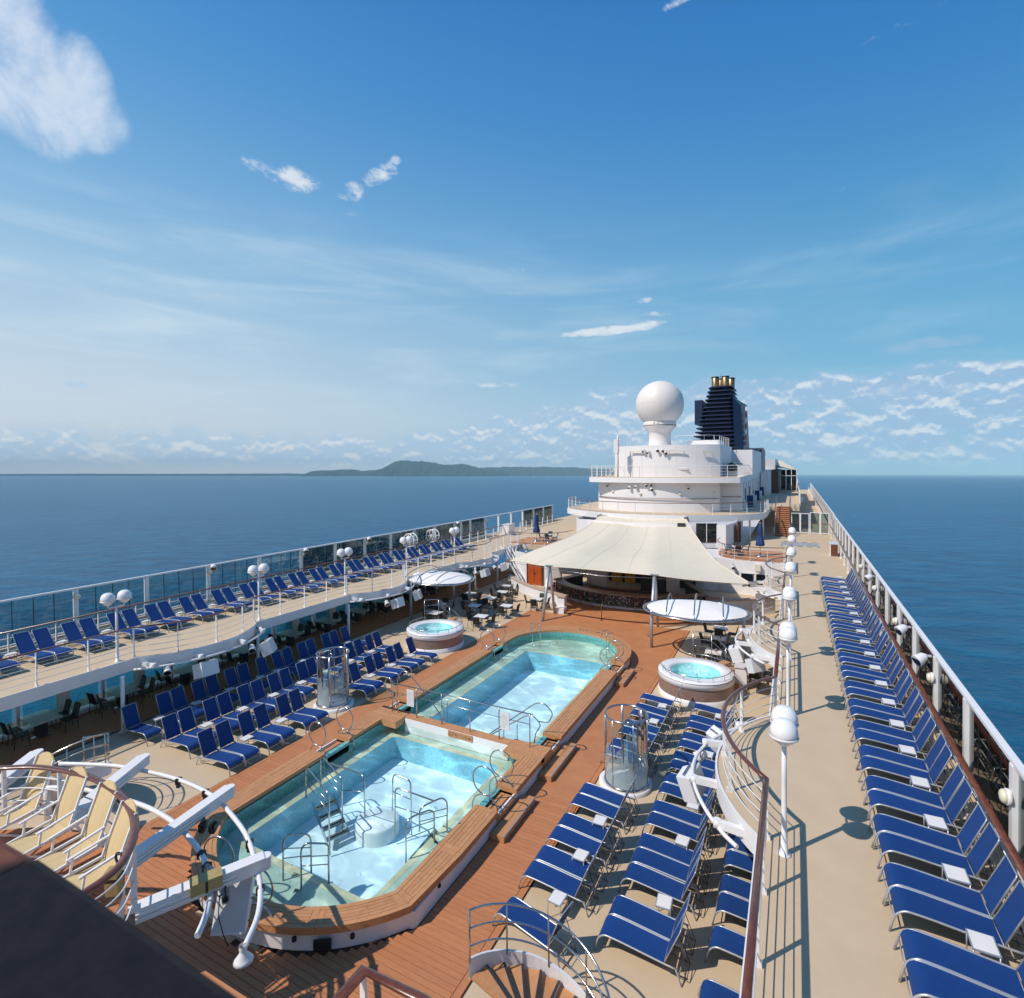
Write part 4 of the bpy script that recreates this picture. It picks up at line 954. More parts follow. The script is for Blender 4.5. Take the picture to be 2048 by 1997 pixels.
# wind screens
def windscreen(side, X, ys, label, gm, y_gap=None):
    t = thing('wind_screen', label, 'wind screen', (X, ys[0], ZU)); zt = 4.75
    obj('top_rail', MB().box(X - .07, X + .07, ys[0] - .1, ys[-1] + .1, zt - .07, zt), WHITE, t)
    for i, y in enumerate(ys):
        obj('post', MB().box(X - .09, X + .09, y - .085, y + .085, ZU - .3, zt - .075), WHITE, t)
        if i < len(ys) - 1:
            if y_gap and y_gap[0] <= y < y_gap[1]: continue
            n = max(1, round((ys[i + 1] - y) / .8)); w = (ys[i + 1] - y - .18) / n
            for k in range(n):
                a = y + .09 + k * w; obj('pane', MB().box(X - .004, X + .004, a + .012, a + w - .012, ZU + .12, zt - .1), gm, t)
                if k: obj('joint', MB().box(X - .011, X + .011, a - .012, a + .012, ZU + .1, zt - .09), BLACK, t)
    obj('bottom_rail', MB().box(X - .05, X + .05, ys[0], ys[-1], ZU + .05, ZU + .11), WHITE, t)
    return t
windscreen(1, 3.66, [3.65 + 3.17 * i for i in range(21)], 'white-framed glass wind screen along the right side', GLASSR)
LY = [3.4, 6.55, 9.72, 12.91, 16.05, 19.42, 22.8, 26.05, 29.15, 32.25, 35.35, 38.5, 41.6, 44.9, 46.15, 47.9, 50.9, 54.0, 57.1, 60.2, 63.3, 66.4, 69.5]
windscreen(-1, -30.1, LY, 'white-framed glass wind screen along the left side', GLASS, (50, 60))
# lights fixed to the screen posts
def post_light(x, y, z, rz, label, grp):
    t = thing('bulkhead_light', label, 'wall light', (x, y, z), grp)
    c, s = math.cos(rz), math.sin(rz)
    obj('housing', MB().tube([(x, y, z), (x + c * .07, y + s * .07, z)], .15, 16), WHITE, t)
    obj('lens', MB().tube([(x + c * .07, y + s * .07, z), (x + c * .12, y + s * .12, z), (x + c * .15, y + s * .15, z), (x + c * .165, y + s * .165, z)], [.13, .125, .09, .02], 16), mat('lamp_lens', (.72, .66, .5), .3) if 'lamp_lens' not in bpy.data.materials else bpy.data.materials['lamp_lens'], t)
for i, k in enumerate((3, 5, 7, 9, 11)): post_light(3.57, 3.65 + 3.17 * k, 4.05, PI, f"{nth(i, 0)} cream drum light fixed to the right wind screen post", 'drum lights on the right wind screen')
for i, y in enumerate((12.91, 19.42, 26.05, 32.25, 38.5, 44.9, 50.9)): post_light(-30.0, y, 4.35, -.3, f"{nth(i, 0)} white drum light fixed to a left wind screen post", 'drum lights on the left wind screen')
def floodlight(p, rz, label, grp, s=1.0):
    t = thing('floodlight', label, 'floodlight', p, grp); x, y, z = p; c, q = math.cos(rz), math.sin(rz)
    obj('bracket', MB().bar((x, y, z), (x + c * .16 * s, y + q * .16 * s, z + .02), .05 * s, .05 * s), WHITE, t)
    h = obj('lamp_head', MB().tube([(x + c * .12 * s, y + q * .12 * s, z + .03 * s), (x + c * .2 * s, y + q * .2 * s, z), (x + c * .36 * s, y + q * .36 * s, z - .1 * s), (x + c * .40 * s, y + q * .40 * s, z - .12 * s)], [.04 * s, .11 * s, .15 * s, .16 * s], 14), WHITE, t)
    obj('lens', MB().tube([(x + c * .395 * s, y + q * .395 * s, z - .118 * s), (x + c * .405 * s, y + q * .405 * s, z - .122 * s)], .14 * s, 14), DARKGLASS, h)
for i, k in enumerate((5, 6, 9)): floodlight((3.55, 3.65 + 3.17 * k + .2, 4.62), PI + .5, f"{nth(i, 0)} white floodlight at the top of the right wind screen", 'floodlights on the right wind screen', 1.1)
for i, y in enumerate((19.42, 26.05, 32.25, 44.9)): floodlight((-29.95, y + .15, 4.72), -.4, f"{nth(i, 0)} white floodlight on the left wind screen", 'floodlights on the left wind screen', 1.1)
# ================================================================== FOREGROUND: FORWARD DECK, TRUSSES, CANVAS CHAIRS, OWN RAIL
# curved mahogany rail of the forward deck
fp = [( -15.2, 5.05), (-14.6, 5.4), (-13.9, 5.62), (-13.25, 5.74), (-12.6, 5.77), (-12.0, 5.74), (-11.4, 5.64), (-10.85, 5.48), (-10.35, 5.24), (-9.95, 4.95), (-9.7, 4.7), (-9.58, 4.4), (-9.55, 4.05)]
def dense(path, n=4):
    P = [Vector((*p, 0)) for p in path]; out = []
    for i in range(len(P) - 1):
        p0, p1, p2, p3 = P[max(0, i - 1)], P[i], P[i + 1], P[min(len(P) - 1, i + 2)]
        for k in range(n):
            t = k / n; q = .5 * ((2 * p1) + (p2 - p0) * t + (2 * p0 - 5 * p1 + 4 * p2 - p3) * t * t + (3 * p1 - p0 - 3 * p2 + p3) * t ** 3); out.append((q.x, q.y))
    out.append((P[-1].x, P[-1].y)); return out
fpd = dense([(-18.5, 3.2), (-17.0, 4.2), (-16.1, 4.7)] + fp)
railing('deck_railing', 'curved mahogany-capped railing round the canvas chairs, lower left', fpd, ZU, 1.28, (.25, .55, .82, 1.06), None, 1.35, sc=1.25)
railing('deck_railing', 'corner of mahogany rail at the bottom edge, left of the spiral stair', [(-4.95, 3.2), (-4.89, 5.12), (-4.0, 5.16), (-3.0, 5.1)], ZU, 1.25, (.3, .6, .9), None, 1.9, sc=1.2)
# ring trusses hung outside the forward deck
def tube_thing(name, label, path, r, m_=WHITE, cat='truss', group=None, n=9):
    t = thing(name, label, cat, path[0], group); obj('pipe', MB().tube(path, r, n), m_, t); return t
def offs(path, z, d):
    out = []
    for i in range(len(path)):
        a, b = path[max(0, i - 1)], path[min(len(path) - 1, i + 1)]; tx, ty = b[0] - a[0], b[1] - a[1]; L = math.hypot(tx, ty); out.append((path[i][0] - ty / L * d, path[i][1] + tx / L * d, z))
    return out
ro = dense([(-17.6, 7.1), (-16.7, 7.5), (-15.84, 7.8), (-14.27, 8.08), (-13.09, 8.12), (-12.17, 8.03), (-11.79, 7.93), (-10.54, 7.54), (-9.53, 7.03), (-8.95, 6.68), (-8.45, 6.25), (-8.1, 5.75)])
ri = dense([(-16.9, 6.2), (-15.8, 6.75), (-13.97, 7.06), (-12.91, 7.1), (-12.06, 7.02), (-11.57, 6.92), (-10.81, 6.72), (-9.97, 6.37), (-9.4, 5.95), (-9.0, 5.5)])
rs = dense([(-16.0, 5.9), (-14.6, 6.35), (-13.2, 6.45), (-12.0, 6.4), (-11.0, 6.15), (-10.2, 5.75), (-9.6, 5.2)])
t = tube_thing('lighting_truss', 'outer white ring pipe hung over the bow of near pool', [(x, y, 2.4) for x, y in ro], .05)
for (i, lab) in ((13, 0), (17, 0), (29, 0), (36, 0)):
    x, y = ro[min(i, len(ro) - 1)]; obj('clamp', MB().obox((x, y, 2.37), (.11, .13, .14), .5).obox((x + .03, y - .03, 2.27), (.08, .06, .1), .3), BLACK, t)
cb = [(x + RND.uniform(-.012, .012), y + RND.uniform(-.012, .012), 2.345 + RND.uniform(-.012, .01)) for x, y in ro[6:36]]
obj('cable', MB().tube(cb, .014, 5), BLACK, t)
t = tube_thing('lighting_truss', 'inner white ring pipe with taped cables, over the teak deck', [(x, y, 2.4) for x, y in ri], .055)
for i in (3, 7, 24, 26): x, y = ri[i]; obj('clamp', MB().obox((x, y, 2.4), (.13, .13, .13), .4), BLACK, t)
obj('cable', MB().tube([(x + RND.uniform(-.02, .02), y + RND.uniform(-.02, .02), 2.43) for x, y in ri[20:32]], .02, 5), BLACK, t)
obj('tape', MB().tube([(x, y, 2.4) for x, y in ri[26:31]], .075, 9), mat('grey_tape', (.30, .30, .31), .5, .3, col2=(.2, .2, .21), nscale=20), t)
def beam(a, b, w, h, label, flutes=2):
    """cantilever box beam with rounded tip and shallow flutes along its side"""
    A, B = Vector(a), Vector(b); d = (B - A).normalized(); sd = d.cross(Vector((0, 0, 1))).normalized()
    t = thing('support_beam', label, 'beam', tuple(A), 'white cantilever beams of the forward deck')
    mb = MB(); N = 6; prof = [(-w / 2, -h / 2), (w / 2, -h / 2), (w / 2, h / 2), (-w / 2, h / 2)]
    # tip rounded in plan
    ring_ = [(A + sd * (-w / 2)), ] ; pl = [(-w / 2, 0), (-w / 2, (B - A).length - w / 2)] + [(-w / 2 * math.cos(PI * k / 8), (B - A).length - w / 2 + w / 2 * math.sin(PI * k / 8)) for k in range(1, 8)] + [(w / 2, (B - A).length - w / 2), (w / 2, 0)]
    v = []
    for zz in (-h / 2, h / 2):
        for (u, l) in pl: q = A + sd * u + d * l + Vector((0, 0, zz)); v.append(tuple(q))
    n = len(pl); f = [tuple(range(n)), tuple(range(n, 2 * n))[::-1]] + [(i, n + i, n + (i + 1) % n, (i + 1) % n) for i in range(n)]
    obj('box_section', MB().add(v, f), WHITE, t)
    for s in (-1, 1):
        for q in range(flutes):
            zz = (-.18 + .32 * q) * h; a2 = A + sd * (s * (w / 2 + .012)) + Vector((0, 0, zz)); b2 = a2 + d * ((B - A).length * .72)
            obj('flange', MB().bar(tuple(a2), tuple(b2), .03, .05), WHITE, t)
    obj('top_flange', MB().bar(tuple(A + Vector((0, 0, h / 2 + .012))), tuple(A + d * ((B - A).length - w * .6) + Vector((0, 0, h / 2 + .012))), w * 1.12, .022), WHITE, t)
    return t
beam((-11.7, 5.6, 2.5), (-12.1, 8.34, 2.55), .22, .24, 'white fluted beam pointing at the left edge of near pool')
beam((-10.3, 5.2, 2.5), (-9.25, 7.16, 2.55), .22, .24, 'white fluted beam carrying the yellow box, above the pool bow')
beam((-14.2, 5.6, 2.5), (-15.5, 8.2, 2.55), .26, .24, 'plain white beam behind the railing, between the chairs and steps')
beam((-16.6, 4.6, 2.5), (-18.4, 7.0, 2.55), .26, .24, 'plain white beam at the left edge, behind the railing')
def gadget(c, label, rz, col):
    t = thing('projector', label, 'projector', c, 'projectors fixed to the beams')
    obj('body', MB().obox(c, (.17, .13, .15), rz).obox((c[0], c[1], c[2] - .09), (.13, .10, .06), rz), col, t)
    obj('yoke', MB().obox((c[0], c[1], c[2] + .1), (.2, .03, .1), rz), DARKMET, t); obj('lens', MB().tube([(c[0] + .1 * math.cos(rz), c[1] + .1 * math.sin(rz), c[2]), (c[0] + .13 * math.cos(rz), c[1] + .13 * math.sin(rz), c[2])], .05, 12), DARKGLASS, t)
gadget((-11.76, 7.35, 2.32), 'dark projector clamped under the beam at the pool edge', -1.0, DARKMET); gadget((-11.62, 7.5, 2.26), 'second dark projector beside it, nearer the pool', -1.0, BLACK); gadget((-9.5, 6.35, 2.30), 'silver projector behind the yellow box on beam', -.6, ALU)
yb = thing('equipment_case', 'dull yellow box strapped to the beam above the bow', 'box', (-9.75, 6.1, 2.5))
obj('case', MB().obox((-9.72, 6.12, 2.62), (.52, .26, .19), 1.08), mat('dull_yellow', (.42, .31, .12), .6, col2=(.33, .24, .09), nscale=6), yb); obj('strap', MB().obox((-9.72, 6.12, 2.62), (.04, .28, .21), 1.08), BLACK, yb); obj('lid', MB().obox((-9.72, 6.12, 2.73), (.53, .27, .03), 1.08), bpy.data.materials['dull_yellow'], yb)
yb = thing('equipment_case', 'small yellow box hung inside the curved rail post', 'box', (-10.3, 4.6, 3.0))
obj('case', MB().obox((-10.25, 4.85, 3.35), (.2, .18, .42), .6, .1), bpy.data.materials['dull_yellow'], yb); obj('strap', MB().obox((-10.25, 4.85, 3.42), (.22, .2, .06), .6, .1), BLACK, yb); obj('cable_loop', MB().tube([(-10.32 + .12 * math.cos(a), 4.98, 3.62 + .1 * math.sin(a)) for a in [PI * 2 * i / 14 for i in range(14)]], .02, 6, closed=True), BLACK, yb)
# loudspeaker box hung under the inner ring
def speaker(c, rz, tilt, size, label, grp, cable=False, m_=None):
    """tapered loudspeaker cabinet: chamfered sides, grille front"""
    t = thing('loudspeaker', label, 'loudspeaker', c, grp); w, d, h = size
    M = Matrix.Translation(c) @ Matrix.Rotation(rz, 4, 'Z') @ Matrix.Rotation(tilt, 4, 'X')
    pl = [(-w / 2, -d / 2), (w / 2, -d / 2), (w / 2 * .62, d / 2), (-w / 2 * .62, d / 2)]
    v = [tuple(M @ Vector((x, y, z))) for z in (-h / 2, h / 2) for x, y in pl]
    obj('cabinet', MB().add(v, [(0, 3, 2, 1), (4, 5, 6, 7), (0, 1, 5, 4), (1, 2, 6, 5), (2, 3, 7, 6), (3, 0, 4, 7)]), m_ or WHITE, t)
    v = [tuple(M @ Vector((x * .92, -d / 2 - .012 + y, z * .92))) for y in (0, .012) for x, z in ((-w / 2, -h / 2), (w / 2, -h / 2), (w / 2, h / 2), (-w / 2, h / 2))]
    obj('grille', MB().add(v, [(0, 1, 2, 3), (7, 6, 5, 4), (0, 4, 5, 1), (1, 5, 6, 2), (2, 6, 7, 3), (3, 7, 4, 0)]), mat('speaker_grille', (.70, .69, .69), .6, bump=.6, bscale=250) if 'speaker_grille' not in bpy.data.materials else bpy.data.materials['speaker_grille'], t)
    obj('bracket', MB().bar(tuple(M @ Vector((-w * .3, 0, h / 2 + .03))), tuple(M @ Vector((w * .3, 0, h / 2 + .03))), .05, .03), STEEL, t)
    for k in (-.35, .0, .35): obj('bolt', MB().obox(tuple(M @ Vector((w * .42, d * .05, h * k))), (.02, .02, .02)), DARKMET, t)
    return t
t = speaker((-9.72, 6.75, 1.86), .55, -.5, (.62, .5, 1.0), 'grey loudspeaker hung from the inner ring above the pool bow', None)
obj('cable_coil', MB().tube([(-9.9 + .17 * math.cos(a) * (1 + .1 * math.sin(3.3 * a)), 6.45 + .03 * math.sin(2 * a), 2.22 + .13 * math.sin(a)) for a in [2 * PI * i / 22 for i in range(66)]], .009, 5), BLACK, t)
obj('cable', MB().tube([(-9.6, 6.3, 2.3), (-9.5, 6.2, 2.0), (-9.35, 6.2, 1.7), (-9.3, 6.25, 1.5), (-9.4, 6.3, 1.4)], .01, 5), BLACK, t)
t = thing('pipe_end', 'white drip-shaped pipe foot above the teak, near the bottom edge', 'pipe end', (-8.1, 5.75, 2.2)); obj('foot_plate', MB().lathe([(.001, .0), (.16, .01), (.13, .05), (.06, .14), (.05, .24)], 14, (-8.12, 5.72, 2.15)), WHITE, t); obj('collar', MB().lathe([(.065, .2), (.065, .27)], 12, (-8.12, 5.72, 2.15)), WHITE, t)
# canvas chairs: white square tube frame, beige sling, reclined
CANV = mat('beige_mesh_sling', (.66, .50, .27), .7, col2=(.58, .43, .22), nscale=1.2, bump=.35, bscale=90, stretch=(1, 14, 1))
def canvas_chair_model():
    t = thing('canvas_chair', 'beige chair', 'chair', local=True); w = .29
    for s in (-1, 1):
        y = s * w
        obj('side_frame', MB().bar((-.42, y, .34), (.55, y, .42), .032, .045), WHITE, t)
        obj('leg', MB().bar((-.34, y, .36), (-.22, y, 0), .03, .04), WHITE, t); obj('leg', MB().bar((.42, y, .42), (.62, y, 0), .03, .04), WHITE, t)
        obj('leg_brace', MB().bar((-.36, y, .34), (.1, y, .02), .026, .03), WHITE, t)
        obj('back_post', MB().bar((.30, y, .36), (.62, y, 1.22), .03, .04), WHITE, t)
        obj('armrest', MB().bar((-.16, s * (w + .02), .60), (.42, s * (w + .02), .70), .045, .03), WHITE, t)
        obj('arm_support', MB().bar((-.12, y, .36), (-.08, y, .60), .026, .03), WHITE, t)
    seat = MB(); pr = [(-.44, .345), (-.42, .375), (-.3, .36), (0, .335), (.25, .345), (.34, .38)]
    for k, dz in enumerate((0, -.012)):
        vs = [(x, (j / 6 * 2 - 1) * (w - .02), z + dz) for x, z in pr for j in range(7)]
        f = [(i * 7 + j, (i + 1) * 7 + j, (i + 1) * 7 + j + 1, i * 7 + j + 1) for i in range(len(pr) - 1) for j in range(6)]
        seat.add(vs, f if k == 0 else [q[::-1] for q in f], True)
    obj('seat', seat, CANV, t)
    bk = MB()
    for k, o in enumerate((0, .014)):
        vs = []
        for i in range(8):
            d = i / 7
            for j in range(7):
                u = j / 6 * 2 - 1; top = 1.30 - .10 * abs(u) ** 2.2; z = .40 + (top - .40) * d; x = .315 + (z - .36) * .372 + o - .03 * (1 - u * u) * math.sin(PI * d); vs.append((x, u * (w - .015), z))
        f = [(i * 7 + j, (i + 1) * 7 + j, (i + 1) * 7 + j + 1, i * 7 + j + 1) for i in range(7) for j in range(6)]
        bk.add(vs, f if k else [q[::-1] for q in f], True)
    obj('backrest', bk, CANV, t)
    return t
CC = canvas_chair_model()
for i, (x, y, a, lab) in enumerate(((-14.65, 4.98, 1.62, 'beige canvas chair farthest left, its back half in shade'), (-13.3, 5.0, 1.58, 'beige canvas chair second from the left, seat in full view'), (-12.22, 5.02, 1.52, 'beige canvas chair second from the right, inside the curved rail'), (-11.22, 4.86, 1.42, 'beige canvas chair nearest the brown rail end, seat cut off by it'))):
    place(CC, (x, y, ZU + .012), a, lab, 'canvas chairs on the forward deck', (1.12, 1.12, 1.08))
# the viewer's own rail
OWN = mat('weathered_rail_wood', (.20, .060, .030), .75, col2=(.12, .036, .02), nscale=14, ndet=9, stretch=(1.5, 1.5, 6), bump=.1, bscale=60)
t = thing('viewing_rail', 'dark broad wooden rail close to the viewer, bottom left corner', 'railing', (-.6, .5, 9.0))
def rail_cap(name, P, Q, wid, th, parent, inward):
    A, B = Vector(P), Vector(Q); d = (B - A).normalized(); n = Vector((-d.y, d.x, 0)) * inward
    prof = [(0, -th), (0, -.02), (.006, -.007), (.02, 0), (wid - .02, 0), (wid, -.02), (wid, -th)]
    vs = [tuple(p + n * u + Vector((0, 0, w))) for p in (A, B) for u, w in prof]; k = len(prof)
    obj(name, MB().add(vs, [(i, (i + 1) % k, k + (i + 1) % k, k + i) for i in range(k)] + [tuple(range(k))[::-1], tuple(range(k, 2 * k))]), OWN, parent)
OWN_Z = 9.62
rail_cap('rail_cap', (-1.268, .48, OWN_Z), (1.2, .48, OWN_Z), .26, .09, t, -1); rail_cap('rail_cap', (-3.4, .40, OWN_Z), (-1.273, .476, OWN_Z), .26, .09, t, -1)
for x in (-2.6, -.4, 1.1): obj('post', MB().box(x - .03, x + .03, .30, .40, 8.4, OWN_Z - .09), WHITE, t)
struct('viewing_deck', MB().box(-6, 4, -6, .35, 8.15, 8.35), TEAKFAR)
struct('rail_shade_wall', MB().box(-3.55, 4, -2.9, -2.5, 8.36, 14.2), WHITE2)  # unseen wall behind the viewer, added to throw shade on the viewing rail
# ================================================================== POOL DECK FURNITURE
MOSBR = tile_material('brown_mosaic', (.17, .105, .085), (.24, .155, .125), (.32, .22, .18), .7, 42)
STAIRW = mat('stair_white_tile', (.80, .785, .78), .35, col2=(.74, .72, .72), nscale=30, ndet=2, bump=.3, bscale=60)
JACW = water_material('hot_tub_water', (.62, .95, .95), 1.0)
def hot_tub(c, label, side, r=1.63):
    x, y = c; t = thing('hot_tub', label, 'hot tub', (x, y, 0)); C = (x, y, 0)
    obj('base_ring', MB().lathe([(r, .0), (r, .24), (r - .03, .25)], 64, C), WHITE, t)
    obj('mosaic_band', MB().lathe([(r - .02, .25), (r - .02, .74)], 64, C), MOSBR, t)
    obj('rim', MB().lathe([(r - .03, .74), (r + .01, .75), (r + .01, .99), (r - .02, 1.03), (1.22, 1.06), (1.10, 1.03), (1.06, .96), (1.06, .5)], 64, C), WHITE, t)
    obj('rim_edge', MB().lathe([(r + .012, .975), (r + .022, .985), (r + .012, .995)], 64, C), DARKMET, t)
    obj('tub', MB().lathe([(1.06, .9), (1.0, .62), (.82, .60), (.8, .3), (.001, .28)], 40, C), BASIN, t)
    w = obj('water', MB().lathe([(1.075, .965), (.7, .972), (.35, .985), (.001, .98)][::1], 40, C), JACW, t)
    fo = MB(); rn = random.Random(int(abs(x) * 10))
    for k in range(160):
        a = rn.uniform(0, 2 * PI); q = abs(rn.gauss(.35, .25)); s = rn.uniform(.02, .07)
        if q < 1: fo.obox((x + q * math.cos(a), y + q * math.sin(a), .985 + .01 * rn.random()), (s, s * .5, .02), rn.uniform(0, 3), .2)
    obj('foam', fo, mat('bubbling_foam', (.75, .9, .9), .4) if 'bubbling_foam' not in bpy.data.materials else bpy.data.materials['bubbling_foam'], t, stuff=True)
    # low steel rail round the rim, open towards the steps
    a0, a1 = (-PI * .95, PI * .62) if side > 0 else (-PI * 1.18, PI * .38)
    pts = [(x + (r - .12) * math.cos(a0 + (a1 - a0) * i / 48), y + (r - .12) * math.sin(a0 + (a1 - a0) * i / 48), 1.25) for i in range(49)]
    rl = obj('rim_rail', MB().tube(pts, .016, 7), STEEL, t)
    for i in range(0, 49, 4): obj('rail_post', MB().tube([(pts[i][0], pts[i][1], 1.02), pts[i]], .012, 6), STEEL, t)
    # curved steps behind with tall rails
    for k in range(4):
        aa = (PI * .36 if side > 0 else PI * .56) + (-.14 * k * side if True else 0); rr = r + .2 + .0 * k
        st = MB(); A = [(x + (r + .02) * math.cos(aa + q * .02), y + (r + .02) * math.sin(aa + q * .02)) for q in range(-4, 5)]; B = [(x + (r + .95) * math.cos(aa + q * .02), y + (r + .95) * math.sin(aa + q * .02)) for q in range(-4, 5)]
        obj('step', st.ring(A, B, 0, .85 - .2 * k), COPE, t)
    top = 2.0
    for rr in (r + .95,):
        P = []
        for i in range(15):
            q = i / 14; aa = (PI * .50 if side > 0 else PI * .62) - side * (-.2 + .95 * q) if side > 0 else PI * .78 - .95 * q
            zz = top if q < .35 else top - (q - .35) / .65 * 1.15; P.append((x + rr * math.cos(aa), y + rr * math.sin(aa), zz))
        end = P[-1]; P2 = P + [(end[0], end[1], .02)]
        obj('stair_rail', MB().tube(fillet(P2, .2, 3), .021, 8), STEEL, t)
        for dz in (.35, .7): obj('stair_rail', MB().tube([(a, b, max(.15, z_ - dz)) for a, b, z_ in P], .014, 6), STEEL, t)
        for i in (0, 5, 9): obj('rail_post', MB().tube([(P[i][0], P[i][1], 0), P[i]], .018, 6), STEEL, t)
    return t
hot_tub((-3.98, 25.3), 'round raised hot tub with brown mosaic band, right of the far pool', 1)
hot_tub((-18.45, 25.45), 'round raised hot tub with brown mosaic band, left of the far pool', -1)
eb = thing('equipment_box', 'white square cabinet standing behind the right hot tub', 'cabinet', (-2.15, 26.85, 0)); obj('cabinet', MB().box(-2.45, -1.95, 26.55, 27.1, 0, .98), WHITE, eb); obj('lid', MB().box(-2.48, -1.92, 26.5, 27.15, .98, 1.02), FASCIA, eb)
# ---- showers: round glass screens on steel posts with a mosaic film fading upwards
def frost_material():
    M = bpy.data.materials.new('frosted_mosaic_film'); M.use_nodes = True; nt = M.node_tree; nt.nodes.clear()
    tc = nd(nt, 'ShaderNodeTexCoord'); uvw = nd(nt, 'ShaderNodeSeparateXYZ'); lk(nt, tc.outputs['Object'], uvw.inputs[0])
    ang = mth(nt, 'ARCTAN2', uvw.outputs[1], uvw.outputs[0]); z = uvw.outputs[2]
    gx = mth(nt, 'MULTIPLY', ang, 13.5); gz = mth(nt, 'MULTIPLY', z, 14.0)
    cell = nd(nt, 'ShaderNodeCombineXYZ'); lk(nt, mth(nt, 'FLOOR', gx), cell.inputs[0]); lk(nt, mth(nt, 'MULTIPLY', z, 0.0), cell.inputs[2]); lk(nt, mth(nt, 'FLOOR', mth(nt, 'MULTIPLY', gz, .34)), cell.inputs[1])
    wn = nd(nt, 'ShaderNodeTexWhiteNoise'); lk(nt, cell.outputs[0], wn.inputs['Vector'])
    hgt = mth(nt, 'ADD', .95, mth(nt, 'ADD', mth(nt, 'MULTIPLY', wn.outputs[0], .42), mth(nt, 'MULTIPLY', mth(nt, 'SINE', mth(nt, 'MULTIPLY', ang, 2.0)), .18)))
    cover = mth(nt, 'MULTIPLY', smooth(nt, mth(nt, 'SUBTRACT', mth(nt, 'MULTIPLY', hgt, 1.05), z), -.02, .02), mth(nt, 'ADD', .50, mth(nt, 'MULTIPLY', smooth(nt, mth(nt, 'SUBTRACT', 1.3, z), 0, 1.2), .42)))
    jx = mth(nt, 'GREATER_THAN', mth(nt, 'FRACT', gx), .10); jz = mth(nt, 'GREATER_THAN', mth(nt, 'FRACT', gz), .10)
    cov = mth(nt, 'MULTIPLY', cover, mth(nt, 'ADD', .55, mth(nt, 'MULTIPLY', mth(nt, 'MULTIPLY', jx, jz), .45)))
    d = nd(nt, 'ShaderNodeBsdfDiffuse'); d.inputs[0].default_value = (.66, .74, .72, 1); tl = nd(nt, 'ShaderNodeBsdfTranslucent'); tl.inputs[0].default_value = (.60, .72, .70, 1)
    dm = nd(nt, 'ShaderNodeMixShader'); dm.inputs[0].default_value = .45; lk(nt, d.outputs[0], dm.inputs[1]); lk(nt, tl.outputs[0], dm.inputs[2])
    tr = nd(nt, 'ShaderNodeBsdfTransparent'); tr.inputs[0].default_value = (.80, .90, .90, 1); gl = nd(nt, 'ShaderNodeBsdfGlossy', Roughness=.02); fr = nd(nt, 'ShaderNodeFresnel', IOR=1.45)
    m1 = nd(nt, 'ShaderNodeMixShader'); lk(nt, cov, m1.inputs[0]); lk(nt, tr.outputs[0], m1.inputs[1]); lk(nt, dm.outputs[0], m1.inputs[2])
    m2 = nd(nt, 'ShaderNodeMixShader'); lk(nt, fr.outputs[0], m2.inputs[0]); lk(nt, m1.outputs[0], m2.inputs[1]); lk(nt, gl.outputs[0], m2.inputs[2])
    out = nd(nt, 'ShaderNodeOutputMaterial'); lk(nt, m2.outputs[0], out.inputs[0]); return M
FROST = frost_material()
def shower(c, label, open_at):
    x, y = c; t = thing('outdoor_shower', label, 'shower', (x, y, 0)); C = (x, y, 0); r = .67
    obj('tray', MB().lathe([(.84, 0), (.84, .10), (.80, .13), (.70, .135), (.66, .10), (.001, .095)], 40, (x + .06 * math.cos(open_at), y + .06 * math.sin(open_at), 0)), WHITE, t)
    obj('drain', MB().lathe([(.001, .105), (.05, .105), (.055, .098)], 12, C), DARKMET, t)
    obj('bottom_ring', MB().lathe([(r + .03, .12), (r + .045, .14), (r + .045, .2), (r + .03, .22), (r - .02, .22)], 40, C), STEEL, t)
    obj('top_ring', MB().tube([(x + r * math.cos(a), y + r * math.sin(a), 2.3) for a in [2 * PI * i / 36 for i in range(36)]], .032, 8, closed=True), STEEL, t)
    n = 5
    for k in range(n):
        a0 = open_at + .62 + (2 * PI - 1.24) * k / n; a1 = open_at + .62 + (2 * PI - 1.24) * (k + 1) / n
        me = MB().lathe([(r - .006, .22), (r - .006, 2.26)], 8, (0, 0, 0), True, a0 + .03, a1 - .03)
        o = obj('glass_panel', MB(), FROST, t); o.data.clear_geometry(); o.data.from_pydata(me.v, [], me.f); o.data.polygons.foreach_set('use_smooth', [True] * len(me.f)); o.data.materials.append(FROST) if not o.data.materials else None
    for k in range(n + 1):
        a = open_at + .62 + (2 * PI - 1.24) * k / n; big = k in (0, n)
        obj('post', MB().tube([(x + r * math.cos(a), y + r * math.sin(a), .02 if big else .14), (x + r * math.cos(a), y + r * math.sin(a), 2.3)], .036 if big else .016, 8), STEEL, t)
    a = open_at + PI; px, py = x + r * .72 * math.cos(a), y + r * .72 * math.sin(a)
    sp = obj('shower_pipe', MB().tube(fillet([(px, py, .2), (px, py, 2.15), (x + .1 * math.cos(a), y + .1 * math.sin(a), 2.2), (x + .1 * math.cos(a), y + .1 * math.sin(a), 2.1)], .12, 4), .022, 7), STEEL, t)
    obj('shower_head', MB().lathe([(.09, 0), (.09, .02), (.02, .06)], 14, (x + .1 * math.cos(a), y + .1 * math.sin(a), 2.05)), STEEL, sp); obj('tap', MB().obox((px, py, 1.2), (.16, .06, .06), a), STEEL, sp)
    return t
shower((-4.82, 16.98), 'round glass shower cubicle among the loungers right of the pools', PI * .85); shower((-17.78, 17.0), 'round glass shower cubicle among the loungers left of the pools', -.35)
